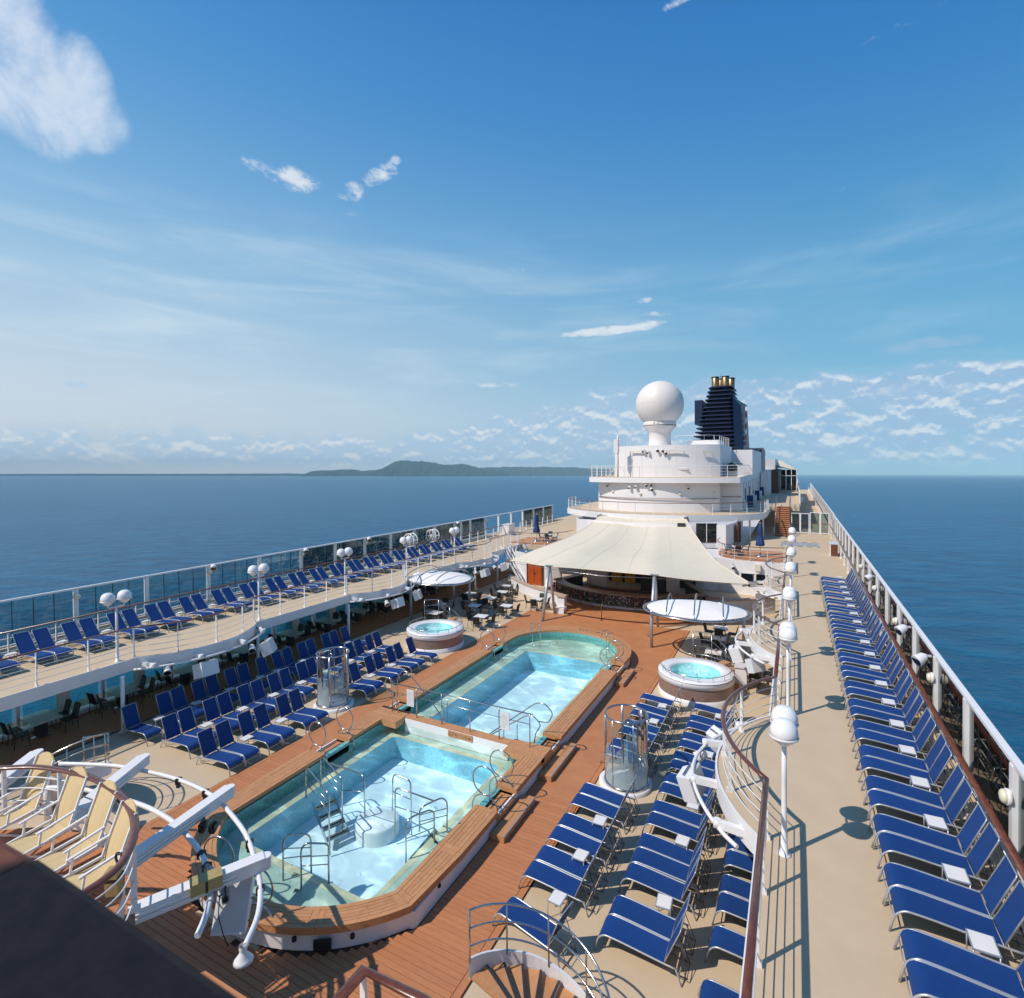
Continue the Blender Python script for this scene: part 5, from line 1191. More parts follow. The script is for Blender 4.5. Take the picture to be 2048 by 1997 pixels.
# ---- shade canopies: white lens-shaped awnings on steel hoops
def canopy(c, rx, ry, label, posts, rz=0.0, z0=2.45, rise=.75, tilt=0.0):
    x, y = c; t = thing('shade_canopy', label, 'canopy', (x, y, 0)); cs, sn = math.cos(rz), math.sin(rz)
    def W(u, v, z): return (x + cs * u - sn * v, y + sn * u + cs * v, z + tilt * u)
    rim = [W(rx * math.cos(a), ry * math.sin(a), z0) for a in [2 * PI * i / 48 for i in range(48)]]
    obj('rim', MB().tube(rim, .055, 8, closed=True), STEEL, t)
    cl = MB(); nr, na = 8, 40; vs = [W(0, 0, z0 + .38)]
    for i in range(1, nr + 1):
        q = i / nr * .93
        for k in range(na): a = 2 * PI * k / na; vs.append(W(rx * q * math.cos(a), ry * q * math.sin(a), z0 + .38 * (1 - q * q) + .02 * math.sin(6 * a) * q))
    f = [(0, 1 + k, 1 + (k + 1) % na) for k in range(na)] + [(1 + (i - 1) * na + k, 1 + i * na + k, 1 + i * na + (k + 1) % na, 1 + (i - 1) * na + (k + 1) % na) for i in range(1, nr) for k in range(na)]
    vb = [(a, b, c_ - .02) for a, b, c_ in vs]; n = len(vs)
    obj('awning', MB().add(vs, f, True).add(vb, [q[::-1] for q in f], True), CANVASW, t)
    for u in (-.5, 0.0, .5):
        w = ry * math.sqrt(1 - u * u); hoop = [W(rx * u + .0, w * math.cos(a), z0 + (rise * (1 - .35 * u * u)) * math.sin(a)) for a in [PI * i / 18 for i in range(19)]]
        obj('hoop', MB().tube(hoop, .035, 7), STEEL, t)
    lac = MB()
    for k in range(60):
        a = 2 * PI * k / 60; lac.tube([W(rx * .93 * math.cos(a), ry * .93 * math.sin(a), z0 + .05), W(rx * .99 * math.cos(a), ry * .99 * math.sin(a), z0)], .006, 4)
    obj('lacing', lac, WHITE, t, stuff=True)
    for (px, py) in posts: obj('post', MB().tube([(px, py, 0), (px, py, z0)], .085, 12), ALU, t)
    return t
canopy((-4.75, 30.25), 2.75, 2.15, 'white lens-shaped canopy on steel hoops, right of the far pool', [(-7.15, 30.4), (-2.4, 30.8)], .12)
canopy((-22.3, 31.1), 2.75, 2.15, 'white lens-shaped canopy on steel hoops, by the left upper deck', [(-22.92, 28.9), (-22.3, 33.1), (-20.6, 32.6)], -.1)
# ---- slender posts under the left promenade, and its window wall
for i, (x, y) in enumerate(((-23.45, 6.0), (-23.45, 11.55), (-23.45, 17.6), (-23.45, 23.7), (-23.35, 29.4), (-22.7, 36.8), (-23.3, 41.5))):
    p = thing('deck_post', f"{nth(i - 1, 0) if i else 'hidden first'} slim white post under the left upper deck", 'post', (x, y, 0), 'posts under the left upper deck'); obj('shaft', MB().tube([(x, y, 0), (x, y, ZU - .47)], .075, 14), WHITE, p); obj('base_plate', MB().lathe([(.001, .03), (.13, .03), (.14, 0)], 14, (x, y, 0)), WHITE, p)
for i, y in enumerate((6.0, 12.0, 18.0, 23.7)):
    p = thing('deck_post', f"{nth(i, 0)} white post under the right upper deck", 'post', (-.6, y, 0), 'posts under the right upper deck'); obj('shaft', MB().tube([(-.6, y, 0), (-.6, y, ZU - .47)], .075, 14), WHITE, p); obj('base_plate', MB().lathe([(.001, .03), (.13, .03), (.14, 0)], 14, (-.6, y, 0)), WHITE, p)
ww = thing('window_wall', 'long glazed wall behind the shaded tables, left of the pool deck', 'window wall', (-27.0, 8, 0))
obj('sill', MB().box(-27.15, -26.7, -3, 46, 0, .16), WHITE, ww); obj('head', MB().box(-27.1, -26.9, -3, 46, 2.05, ZU - .47), WHITE, ww)
yy = 5.15; k = 0
while yy < 46:
    obj('mullion', MB().box(-27.08, -26.9, yy - .05, yy + .05, .16, 2.05) if k % 2 else MB().box(-27.12, -26.75, yy - .17, yy + .17, .16, 2.05), WHITE, ww)
    if yy + 1.48 < 46: obj('pane', MB().box(-27.0, -26.985, yy + .17, yy + 1.3, .18, 2.04), GLASSG, ww)
    yy += 1.47; k += 1
# teak strip under the promenade's tables
lt = group_struct('shaded_teak_deck'); obj('caulk_bed', MB().box(-26.68, -23.6, 4, 46, .001, .01), CAULK, lt)
mb = MB(); xx = -26.66
while xx < -23.7:
    y0 = 4
    while y0 < 45.9: y1 = min(46, y0 + 3.4); mb.box(xx + .005, xx + .137, y0 + .004, y1 - .004, .01, .022); y0 = y1
    xx += .142
obj('plank', mb, TEAKFAR, lt, stuff=True)
# ---- dining sets
def dchair_model():
    t = thing('dining_chair', 'black chair', 'chair', local=True)
    obj('seat', MB().prism([(-.23, -.22), (.22, -.24), (.22, .24), (-.23, .22)], .42, .47), BLACKW, t)
    bk = MB(); vs = []
    for k, o in enumerate((0, .025)):
        for i in range(5):
            for j in range(5): u = j / 4 * 2 - 1; z = .46 + .48 * i / 4; vs.append((-.21 - .13 * i / 4 + o - .03 * (1 - u * u), u * (.215 + .01 * i / 4), z - .02 * u * u * (i == 4)))
    f = [(i * 5 + j, (i + 1) * 5 + j, (i + 1) * 5 + j + 1, i * 5 + j + 1) for i in range(4) for j in range(4)]; f2 = [tuple(25 + q for q in r_)[::-1] for r_ in f]
    edge = [i * 5 for i in range(5)] + [20 + j for j in range(1, 5)] + [i * 5 + 4 for i in (3, 2, 1, 0)]
    sd = [(edge[i], 25 + edge[i], 25 + edge[i + 1], edge[i + 1]) for i in range(len(edge) - 1)]
    obj('backrest', MB().add(vs, f + f2 + sd, True), BLACKW, t)
    for sx, sy in ((-1, -1), (-1, 1), (1, -1), (1, 1)): obj('leg', MB().tube([(sx * .19, sy * .2, .43), (sx * .235 if sx < 0 else .21, sy * .215, 0)], .014, 6), BLACKW, t)
    return t
DCH = dchair_model()
def dtable_model(name, w, d, m_):
    t = thing(name, 'table', 'table', local=True)
    top = MB().prism(fillet2(w, d, .03), .72, .745); obj('table_top', top, m_, t)
    obj('top_edge', MB().prism(fillet2(w + .012, d + .012, .035), .715, .735), ALU, t)
    obj('pedestal', MB().tube([(0, 0, .03), (0, 0, .715)], .04, 10) if w < .9 else MB().box(-.16, .16, -.16, .16, .03, .715), ALU if w < .9 else BLACKW, t)
    obj('foot', MB().lathe([(.26, 0), (.26, .015), (.05, .04), (.001, .04)], 20) if w < .9 else MB().lathe([(.32, 0), (.32, .02), (.06, .05), (.001, .05)], 20), STEEL, t)
    return t
def fillet2(w, d, r):
    return [(sx * (w / 2 - r) + r * math.cos(a), sy * (d / 2 - r) + r * math.sin(a)) for sx, sy, a0 in ((1, 1, 0), (-1, 1, PI / 2), (-1, -1, PI), (1, -1, 1.5 * PI)) for a in [a0 + PI / 2 * i / 3 for i in range(4)]]
DTB = dtable_model('cafe_table', .78, .78, TABLETOP); DTL = dtable_model('dining_table', 1.38, .92, GLASSTOP)
GT, GC = 'white cafe tables near the bar', 'black chairs round the tables'
def dining(x, y, label, chairs, proto, rz, cl, grp, z=0.0, dist=.62):
    place(proto, (x, y, z), rz, label, grp)
    for k, (a, dd) in enumerate(chairs):
        q = rz + a; place(DCH, (x + math.cos(q) * (dist + dd), y + math.sin(q) * (dist + dd), z), q + PI + RND.uniform(-.25, .25), f"{cl[k]}", GC)
side_words = ('on the bar side', 'on the left side', 'on the near side', 'on the right side')
def four(lab, n=4, extra=()):
    return [f"black chair {side_words[i]}, {lab}" for i in range(n)]
ANG4 = [(PI / 2, 0), (PI, 0), (-PI / 2, 0), (0, 0)]
wt = [(-17.77, 29.48, 'white table nearest the left hot tub'), (-17.55, 32.45, 'white table at the teak edge, left of the mast'), (-16.42, 35.05, 'white table tucked behind the slanting mast'), (-19.56, 31.55, 'white table second row left of the far pool'), (-19.63, 33.82, 'white table in the middle of the left group'), (-21.7, 34.4, 'white table in the shade behind the canopy post'), (-19.75, 35.9, 'white table before the low curved wall'), (-20.47, 37.75, 'white table deepest in the left corner'), (-20.9, 28.85, 'shaded table just behind the left hot tub'), (-21.85, 30.85, 'shaded table under the left canopy')]
for i, (x, y, lab) in enumerate(wt): dining(x, y, lab, ANG4, DTB, RND.uniform(-.12, .12) + .12, four(lab), GT)
for i, (x, y, lab) in enumerate(((-3.85, 33.5, 'white table deepest under the right canopy'), (-3.75, 31.4, 'white table in the middle behind the right hot tub'), (-3.69, 29.0, 'white table right behind the right hot tub'), (-1.7, 27.9, 'table half under the right upper deck'))):
    dining(x, y, lab, ANG4, DTB, .05, four(lab), GT)
    if i < 3:
        c = thing('condiment_bottle', f"red-capped bottle on the {lab}", 'bottle', (x + .12, y + .1, .745), 'bottles on the right cafe tables'); obj('bottle_body', MB().lathe([(.001, 0), (.03, 0), (.03, .1), (.012, .13)], 10, (x + .12, y + .1, .745)), mat('red_sauce', (.45, .05, .03), .3) if 'red_sauce' not in bpy.data.materials else bpy.data.materials['red_sauce'], c); obj('cap', MB().lathe([(.014, .13), (.014, .16), (.001, .16)], 10, (x + .12, y + .1, .745)), WHITE, c)
lt_y = (7.2, 9.9, 12.75, 15.5, 18.6, 21.6, 24.4, 27.05, 29.75, 32.65, 35.5)
for i, y in enumerate(lt_y):
    lab = f"{nth(i, 0)} frosted table in the shade along the left windows"
    dining(-25.95, y, lab, [(PI / 2, .12), (PI / 2, .14), (-PI / 2, .12), (-PI / 2, .1)], DTL, -.05 + RND.uniform(-.05, .05), None or [f"{w} black chair at the {lab.replace('frosted table in the shade along the left windows', 'frosted table')}" for w in ('window-side far', 'aisle-side far', 'window-side near', 'aisle-side near')], 'frosted tables along the left windows', dist=.62)
# spread the paired chairs sideways: they were set on the axis, shift them along the table
chs = [o for o in bpy.data.objects if o.get('label', '').startswith(('window-side', 'aisle-side'))]
for o in chs: o.location.x += -.34 if o['label'].startswith('window') else .34
def spiral_stair(c, label, a_top, turn, z_top, r=1.15, n=11):
    x, y = c; t = thing('spiral_stair', label, 'stair', (x, y, 0))
    obj('newel', MB().tube([(x, y, 0), (x, y, z_top * .8)], .10, 14), WHITE, t)
    for k in range(n):
        a0 = a_top + turn * (1 - (k) / n); a1 = a_top + turn * (1 - (k + 1) / n); z = z_top * (k + 1) / (n + 1)
        A = [(x + .1 * math.cos(a0 + (a1 - a0) * i / 4), y + .1 * math.sin(a0 + (a1 - a0) * i / 4)) for i in range(5)]; B = [(x + r * math.cos(a0 + (a1 - a0) * i / 4), y + r * math.sin(a0 + (a1 - a0) * i / 4)) for i in range(5)]
        tr = obj('tread', MB().ring(A, B, z - .045, z), COPE, t); obj('nosing', MB().bar((*A[0], z + .004), (*B[0], z + .004), .05, .012), DARKMET, tr)
        obj('riser', MB().bar((*A[0], z - .13), (*B[0], z - .13), .012, .17), STAIRW, t)
    N = 30; out = [(x + (r + .03) * math.cos(a_top + turn * (1 - i / N)), y + (r + .03) * math.sin(a_top + turn * (1 - i / N)), z_top * i / N) for i in range(N + 1)]
    st = MB(); vs = [(a, b, z - .16) for a, b, z in out] + [(a, b, z + .22) for a, b, z in out]; m_ = N + 1; vs += [(x + (a - x) * 1.03, y + (b - y) * 1.03, z) for a, b, z in vs]
    f = []
    for i in range(N): f += [(i, i + 1, m_ + i + 1, m_ + i), (2 * m_ + i, 3 * m_ + i, 3 * m_ + i + 1, 2 * m_ + i + 1), (m_ + i, m_ + i + 1, 3 * m_ + i + 1, 3 * m_ + i), (i, 2 * m_ + i, 2 * m_ + i + 1, i + 1)]
    obj('stringer', MB().add(vs, f), STAIRW, t)
    for dz, rr in ((1.12, .022), (.78, .018), (.45, .018)):
        P = [(a, b, z + dz) for a, b, z in out]; obj('handrail', MB().tube([(P[0][0], P[0][1], .3 if dz > 1 else P[0][2])] + P if dz > 1 else P, rr, 8), STEEL, t)
    for i in range(0, N + 1, 6): obj('baluster', MB().tube([(out[i][0], out[i][1], out[i][2] + .15), (out[i][0], out[i][1], out[i][2] + 1.12)], .018, 7), STEEL, t)
    return t
# ---- lighting trusses under the scalloped promenade edges
def bay_truss(side, yc, label, arms=True):
    s = 1 if side > 0 else -1; x0 = -.52 if side > 0 else -23.86; base = x0 - s * (-.02)
    path = [(x0 - s * (.55 + 1.33 * math.sin(PI * i / 24) ** .8), yc - 3.0 + 6.0 * i / 24, 2.35) for i in range(25)]
    t = thing('lighting_truss', label, 'truss', path[0], 'pipe trusses under the scalloped deck edges')
    obj('pipe', MB().tube(path, .045, 8), WHITE, t)
    e = bay_edge(side, yc - 3, yc + 3); 
    for i in (2, 8, 16, 22):
        p = path[i]; q = (x0 - s * (1.13 * max(0, math.sin(PI * i / 24)) ** .9 - .1), p[1] - .12 + .02 * i, 2.42)
        ar = obj('arm', MB().bar(q, (p[0] - s * .06, p[1], 2.42), .13, .16), WHITE, t); obj('arm_tip', MB().tube([(p[0], p[1], 2.33), (p[0], p[1], 2.51)], .085, 12), WHITE, ar)
    cab = [(p[0] + RND.uniform(-.02, .02), p[1], 2.30 + RND.uniform(-.015, .01)) for p in path[9:17]]
    obj('cable', MB().tube(cab, .012, 5), BLACK, t)
    return t, path
for i, yc in enumerate((15.0, 26.6, 38.3)): bay_truss(1, yc, f"{nth(i, 0)} white pipe truss under the right deck's curved edge")
for i, yc in enumerate((14.9, 26.7, 38.4)): bay_truss(-1, yc, f"{nth(i, 0)} white pipe truss under the left deck's curved edge")
GS = 'white loudspeakers under the deck edges'
speaker((-2.42, 14.6, 1.95), 1.45, -.35, (.95, .42, .62), 'white loudspeaker over the loungers, first bay of the right deck', GS)
speaker((-2.05, 17.1, 2.0), 2.3, -.35, (.7, .4, .55), 'smaller white loudspeaker at the far side of first right bay', GS)
speaker((-2.3, 25.6, 1.95), 1.6, -.35, (.9, .45, .6), 'white loudspeaker above the right hot tub', GS); speaker((-1.5, 24.4, 1.95), .9, -.35, (.7, .45, .55), 'white loudspeaker at the near corner of second right bay', GS)
speaker((-1.9, 28.5, 1.95), 2.2, -.35, (.7, .42, .5), 'white loudspeaker over the right cafe tables', GS); speaker((-1.9, 37.0, 1.95), 1.4, -.35, (.7, .42, .5), 'white loudspeaker by the sail tip, right', GS)
speaker((-22.05, 14.15, 1.85), -1.75, .3, (1.05, .42, .58), 'white box loudspeaker in the middle of the first left bay', GS); speaker((-22.15, 17.2, 1.85), -1.0, .4, (.95, .42, .62), 'white loudspeaker tilted at far end of the first left bay', GS)
speaker((-21.9, 26.4, 1.85), -1.6, .3, (.95, .42, .55), 'white loudspeaker left of the canopy', GS); speaker((-22.1, 28.6, 1.85), -1.1, .3, (.9, .42, .55), 'white loudspeaker just behind the left canopy', GS)
speaker((-21.6, 36.6, 1.9), -1.6, .3, (1.0, .42, .55), 'white loudspeaker over the shaded tables, third left bay', GS); speaker((-21.4, 39.2, 1.95), -1.2, .3, (.9, .42, .55), 'white loudspeaker beside the sail tip, left', GS)
def spotlight(c, rz, label, grp):
    x, y, z = c; t = thing('spotlight', label, 'spotlight', c, grp); d = Vector((math.cos(rz) * .8, math.sin(rz) * .8, -.55)).normalized(); P = Vector(c)
    h = obj('lamp_can', MB().tube([tuple(P - d * .16), tuple(P - d * .12), tuple(P + d * .1), tuple(P + d * .17)], [.05, .12, .15, .165], 14), WHITE, t); obj('lens', MB().tube([tuple(P + d * .165), tuple(P + d * .178)], .14, 14), DARKGLASS, h); obj('yoke', MB().tube([(x, y - .17, z), (x, y - .17, z + .25), (x, y + .17, z + .25), (x, y + .17, z)], .015, 6), DARKMET, t)
for k, (c, a, lab) in enumerate((((-22.9, 12.95, 2.05), -.5, 'round spotlight near the first left bay corner'), ((-22.0, 16.2, 2.1), -.6, 'round spotlight below the first left bay end'), ((-22.0, 25.4, 2.05), -.5, 'round spotlight beside the left canopy'), ((-21.8, 35.4, 2.1), -.5, 'round spotlight over the left cafe tables'), ((-21.6, 38.0, 2.1), -.5, 'round spotlight close to the sail, left'), ((-2.35, 15.9, 2.1), 3.6, 'white spotlight hung on first right bay pipe'), ((-1.8, 27.2, 2.1), 3.6, 'white spotlight hung on second right bay pipe'), ((-1.7, 38.3, 2.1), 3.4, 'white spotlight hung on third right bay pipe'))): spotlight(c, a, lab, 'spotlights under the deck edges')
spiral_stair((-3.9, 7.85), 'spiral stair with steel rails at the bottom edge, right of centre', 2.9, -2.9, 1.15, 1.35)
spiral_stair((-19.6, 7.6), 'teak-stepped stair with arching steel rails, lower left', .2, 2.8, 1.5, 1.45)
# ================================================================== THE HOUSE BEHIND THE POOLS
def carc(cx, cy, r, x0, x1, n=20): return [(x0 + (x1 - x0) * i / n, cy - math.sqrt(max(0, r * r - (x0 + (x1 - x0) * i / n - cx) ** 2))) for i in range(n + 1)]
def wall_strip(path, z0, z1, th=.1):
    """a wall of real thickness standing behind the path (towards +y)"""
    mb = MB()
    B = []
    for i in range(len(path)):
        a, b = path[max(0, i - 1)], path[min(len(path) - 1, i + 1)]; tx, ty = b[0] - a[0], b[1] - a[1]; L = math.hypot(tx, ty); B.append((path[i][0] - ty / L * th, path[i][1] + tx / L * th))
    return mb.ring(path, B, z0, z1)
hs = thing('deck_house', 'white rounded house with two platforms, the funnel rising behind it', 'ship house', (-13.2, 60, ZU))
# lower storey (pool deck level), below the terraces
low = [(-25.2, 47.2), (-23.9, 46.3), (-22.4, 43.2), (-20.9, 42.3), (-18.8, 42.1), (-17.6, 42.6)]
obj('lower_wall', wall_strip(low, 0, ZU - .02), WHITE2, hs)
lowr = [(-7.3, 46.6), (-6.6, 46.4), (-5.6, 46.5), (-4.6, 46.3), (-3.4, 46.0), (-2.2, 45.9), (-.9, 46.1), (1.8, 46.2)]
obj('lower_wall', wall_strip(lowr, 0, ZU - .02), WHITE2, hs)
for (a, b) in ((-3.75, -2.9), (-2.68, -1.95)):
    w = obj('window', MB().box(a, b, 45.86, 45.9, .9, 1.7), DARKGLASS, hs); obj('frame', MB().box(a - .05, b + .05, 45.87, 45.95, .84, .9).box(a - .05, b + .05, 45.87, 45.95, 1.7, 1.76), WHITE, w)
ob = obj('back_wall', MB().box(-17.6, -7.3, 46.7, 46.9, 0, ZU - .02), mat('bar_back_dark', (.035, .032, .03), .5, col2=(.06, .055, .05), nscale=2), hs)
for k, x in enumerate((-16.2, -14.9, -13.4, -12.3, -11.1, -9.8, -8.6)):
    obj('bar_cabinet', MB().box(x, x + 1.05, 46.2, 46.68, .9 if k % 2 else 0, 2.2), mat('bar_cabinet_dark', (.05, .055, .06), .35) if k == 0 else bpy.data.materials['bar_cabinet_dark'], hs)
obj('ceiling', MB().prism([(-22.0, 47.6), (-21, 46.95), (-7.3, 46.95), (-.9, 46.95), (-.9, 51.5), (-22, 51.5)], ZU - .3, ZU - .02), WHITE2, hs)
# terraces with teak floors
def terrace(pts, floor, label_r, umb, sets, pre):
    e = dense(pts, 4); obj('terrace_slab', MB().prism(e + [(pts[-1][0], 52.0), (pts[0][0], 52.0)], ZU - .30, ZU + .012), WHITE2, hs)
    obj('terrace_floor', MB().prism([(x * .99 + floor * .01, y + .05) for x, y in e] + [(pts[-1][0], 51.9), (pts[0][0], 51.9)], ZU + .013, ZU + .03), TEAKFAR, hs)
    railing('terrace_railing', label_r, e, ZU + .03, 1.1, (.25, .5, .75), None, 1.3, sc=.9)
    for (x, y, lab) in sets:
        t = place(DTB, (x, y, ZU + .03), .1, lab, 'tables on the terraces')
        for k, (a, dd) in enumerate(ANG4): place(DCH, (x + math.cos(a + .2) * .66, y + math.sin(a + .2) * .66, ZU + .03), a + .2 + PI, f"black chair {side_words[k]}, {lab}", 'black chairs on the terraces')
    x, y = umb; u = thing('closed_parasol', f"furled blue parasol on the {pre} terrace", 'parasol', (x, y, ZU), 'furled parasols')
    obj('base', MB().lathe([(.001, 0), (.42, 0), (.42, .06), (.08, .1), (.06, .3), (.001, .3)], 24, (x, y, ZU + .03)), STEEL, u); obj('pole', MB().tube([(x, y, ZU), (x, y, 5.45)], .03, 8), WHITE, u)
    n = 16; cv = MB(); prof = [(.30, 3.55), (.34, 3.62), (.30, 3.85), (.21, 4.15), (.17, 4.5), (.19, 4.7), (.17, 5.0), (.13, 5.25), (.03, 5.4)]
    vs = []
    for (r, z) in prof:
        for k in range(n): a = 2 * PI * k / n; rr = r * (1 + .22 * math.cos(4 * a + z)); vs.append((x + rr * math.cos(a), y + rr * math.sin(a), z))
    obj('canopy', cv.add(vs, [(i * n + k, i * n + (k + 1) % n, (i + 1) * n + (k + 1) % n, (i + 1) * n + k) for i in range(len(prof) - 1) for k in range(n)], True), NAVYC, u); obj('tie', MB().lathe([(.2, 4.52), (.21, 4.56), (.2, 4.6)], 16, (x, y, 0)), DARKMET, u)
terrace([(-5.9, 50.8), (-5.85, 49.0), (-5.4, 47.3), (-4.25, 46.5), (-2.8, 46.1), (-1.6, 46.2), (-.75, 46.6)], -3, 'curved brown-capped railing of the right teak terrace', (-2.54, 48.75), [(-4.3, 48.6, 'small table on the right teak terrace')], 'right')
terrace([(-25.2, 47.2), (-24.4, 47.0), (-23.0, 46.9), (-21.4, 47.2), (-20.4, 48.2), (-19.9, 49.6), (-19.8, 50.8)], -22, 'curved brown-capped railing of the left teak terrace', (-23.1, 49.3), [(-21.8, 49.3, 'small table on the left teak terrace')], 'left')
# middle storey under the first platform
mid = [(-21.0, 62.0), (-20.3, 53.2), (-19.6, 51.9)] + carc(-12.6, 68, 17.2, -18.6, -6.4, 12) + [(-5.5, 51.8), (-5.0, 54.5), (-4.85, 61.4)]
obj('middle_wall', wall_strip(mid, ZU, ZP - .5, .12), WHITE2, hs)
for (a, b, lab) in ((-8.0, -6.25, 0),):
    y0 = 68 - math.sqrt(17.2 ** 2 - (a + 12.6) ** 2) - .03; y1 = 68 - math.sqrt(17.2 ** 2 - (b + 12.6) ** 2) - .03
    w = obj('window', MB().bar((a, y0, 4.03), (b, y1, 4.03), .05, 1.75), DARKGLASS, hs); obj('mullion', MB().box((a + b) / 2 - .03, (a + b) / 2 + .03, (y0 + y1) / 2 - .05, (y0 + y1) / 2, 3.17, 4.88), WHITE, w)
w = obj('window', MB().bar((-9.6, 51.02, 4.03), (-8.9, 51.15, 4.03), .05, 1.75), DARKGLASS, hs)
for (y, hgt) in ((54.2, 1.9), (56.6, 1.9)): obj('doorway', MB().box(-4.98, -4.72, y, y + 1.0, ZU + .02, ZU + hgt), mat('mahogany_doorframe', (.10, .035, .018), .4) if y < 55 else bpy.data.materials['mahogany_doorframe'], hs)
for (x, y) in ((-4.0, 58.6), (-2.9, 60.8)): obj('column', MB().tube([(x, y, ZU), (x, y, ZP - .5)], .09, 12), WHITE, hs)
# first platform
p1 = [(-24.0, 62.5)] + carc(-13.4, 66.0, 12.55, -23.4, -2.85, 40) + [(-2.62, 61.6), (-2.55, 64.5)]
obj('platform', MB().prism(p1 + [(-2.55, 70.0), (-4.8, 70.0), (-4.8, 100), (-22, 100), (-24, 70)], ZP - .02, ZP), BEIGE, hs); obj('platform_edge', MB().prism(p1 + [(-2.55, 70.0), (-4.8, 70.0), (-4.8, 100), (-22, 100), (-24, 70)], ZP - .58, ZP - .021), WHITE2, hs)
obj('platform_lip', wall_strip([(x, y - .03) for x, y in p1], ZP - .55, ZP + .05, .06), WHITE, hs)
railing('platform_railing', 'curved white railing with brown cap round the first platform', [(x * .997 - .04, y + .10) for x, y in p1], ZP, 1.2, (.3, .6, .9), None, 1.9, sc=1.1)
# second storey: bowed wall, recess on the right
w1 = [(-20.0, 75)] + carc(-13.4, 66.0, 9.1, -20.1, -6.95, 30) + [(-6.95, 61.6), (-4.9, 61.7), (-4.9, 100)]
obj('upper_wall', wall_strip(w1, ZP, 8.4, .12), WHITE2, hs)
obj('wall_handrail', MB().sweep([(u, v) for u, v in HRP], [(x, y - .14, ZP + 1.42) for x, y in carc(-13.4, 66.0, 9.1, -20.0, -7.0, 30)]), MAHOG, hs)
obj('wall_handrail', MB().sweep([(u, v) for u, v in HRP], [(-6.85, 61.45, ZP + 1.5), (-5.0, 61.55, ZP + 1.5)]), MAHOG, hs)
def on_wall1(x): return 66.0 - math.sqrt(9.1 ** 2 - (x + 13.4) ** 2)
for (x, z) in ((-17.8, 7.35), (-14.5, 7.2), (-10.5, 7.25), (-7.4, 7.3)):
    y = on_wall1(x); obj('round_wall_lamp', MB().tube([(x, y + .02, z), (x, y - .12, z), (x, y - .17, z)], [.15, .15, .04], 14), mat('cream_lamp', (.72, .66, .54), .4) if 'cream_lamp' not in bpy.data.materials else bpy.data.materials['cream_lamp'], hs)
# second platform
p2 = carc(-12.8, 73, 16.6, -20.7, -4.87, 30)
obj('upper_platform', MB().prism(p2 + [(-4.87, 100), (-20.7, 100)], 8.93, 8.95), BEIGE, hs); obj('upper_platform_edge', MB().prism(p2 + [(-4.87, 100), (-20.7, 100)], 8.38, 8.929), WHITE2, hs)
railing('platform_railing', 'white railing along the front of the second platform', [(-20.6, 80), (-20.6, p2[0][1] + .15)] + [(x * .995 - .07, y + .12) for x, y in p2] + [(-5.0, 58.0)], 8.95, 1.2, (.3, .6, .9), None, 1.75, wood=False, sc=1.1)
railing('platform_railing', 'white railing running back along the right side of second platform', [(-5.0, 58.1), (-5.0, 98)], 8.95, 1.2, (.3, .6, .9), None, 1.5, wood=False, sc=1.2)
# drum storey
dr = [(-18.5, 72)] + carc(-12.75, 67.5, 8.6, -18.5, -7.05, 30) + [(-6.95, 72)]
obj('drum_wall', wall_strip(dr, 8.95, 12.3, .12), WHITE2, hs); obj('drum_roof', MB().prism(dr, 12.30, 12.38), WHITE2, hs)
obj('drum_house', MB().box(-9.0, -4.6, 72, 92, 8.95, 12.0), WHITE2, hs)
for x in (-16.9, -14.9, -11.2, -9.2, -8.1): y = 67.5 - math.sqrt(8.6 ** 2 - (x + .01 + 12.75) ** 2); obj('drum_seam', MB().box(x - .012, x + .012, y - .012, y + .02, 9.0, 12.28), FASCIA, hs)
def on_drum(x): return 67.5 - math.sqrt(8.6 ** 2 - (x + 12.75) ** 2)
railing('roof_railing', 'thin steel railing on the drum roof right of the radome', [(-11.6, 61.0), (-8.3, 61.3), (-7.4, 63.0), (-7.2, 71)], 12.38, 1.05, (.5,), None, 1.4, wood=False, sc=.7, skip=(1,))
railing('roof_railing', 'thin steel railing on the drum roof left of the radome', [(-18.0, 64.5), (-16.8, 62.2), (-15.2, 61.2)], 12.38, 1.0, (.5,), None, 1.4, wood=False, sc=.6, skip=(1,))
obj('roof_hatch', MB().box(-11.0, -7.6, 64.5, 70, 12.38, 13.0), WHITE2, hs)
# fittings on the fronts
def strip_light(x0, x1, z, label):
    t = thing('strip_light', label, 'light', ((x0 + x1) / 2, on_drum((x0 + x1) / 2), z), 'strip lights on the drum'); a = (x0, on_drum(x0) - .32, z); b = (x1, on_drum(x1) - .32, z)
    obj('tube_light', MB().bar(a, b, .12, .14), bpy.data.materials['cream_lamp'], t)
    for q in (.12, .88): p = tuple(Vector(a) * (1 - q) + Vector(b) * q); obj('bracket', MB().bar(p, (p[0], p[1] + .36, p[2]), .04, .05), WHITE, t)
strip_light(-16.2, -14.6, 11.75, 'long cream strip light left on the drum front'); strip_light(-12.2, -10.3, 11.75, 'long cream strip light right of the lamp cluster'); strip_light(-8.7, -7.75, 11.6, 'short strip light at the right end of drum')
for i, (x, z) in enumerate(((-14.4, 11.85), (-13.9, 11.7), (-13.3, 11.9), (-12.75, 11.85), (-12.4, 11.6))): floodlight((x, on_drum(x), z), -PI / 2 + (-.7 if x < -13.3 else .6), f"{ORD[i]} from left floodlight in the cluster on the drum front", 'floodlights on the drum front', 1.15)
for i, (x, z) in enumerate(((-15.4, 7.95), (-14.7, 8.05), (-14.05, 8.25), (-13.5, 7.8), (-13.6, 8.3))): floodlight((x, on_wall1(x), z), -PI / 2 + (-.8 if x < -14.5 else .7), f"{ORD[i]} from left floodlight below the second platform", 'floodlights below second platform', 1.15)
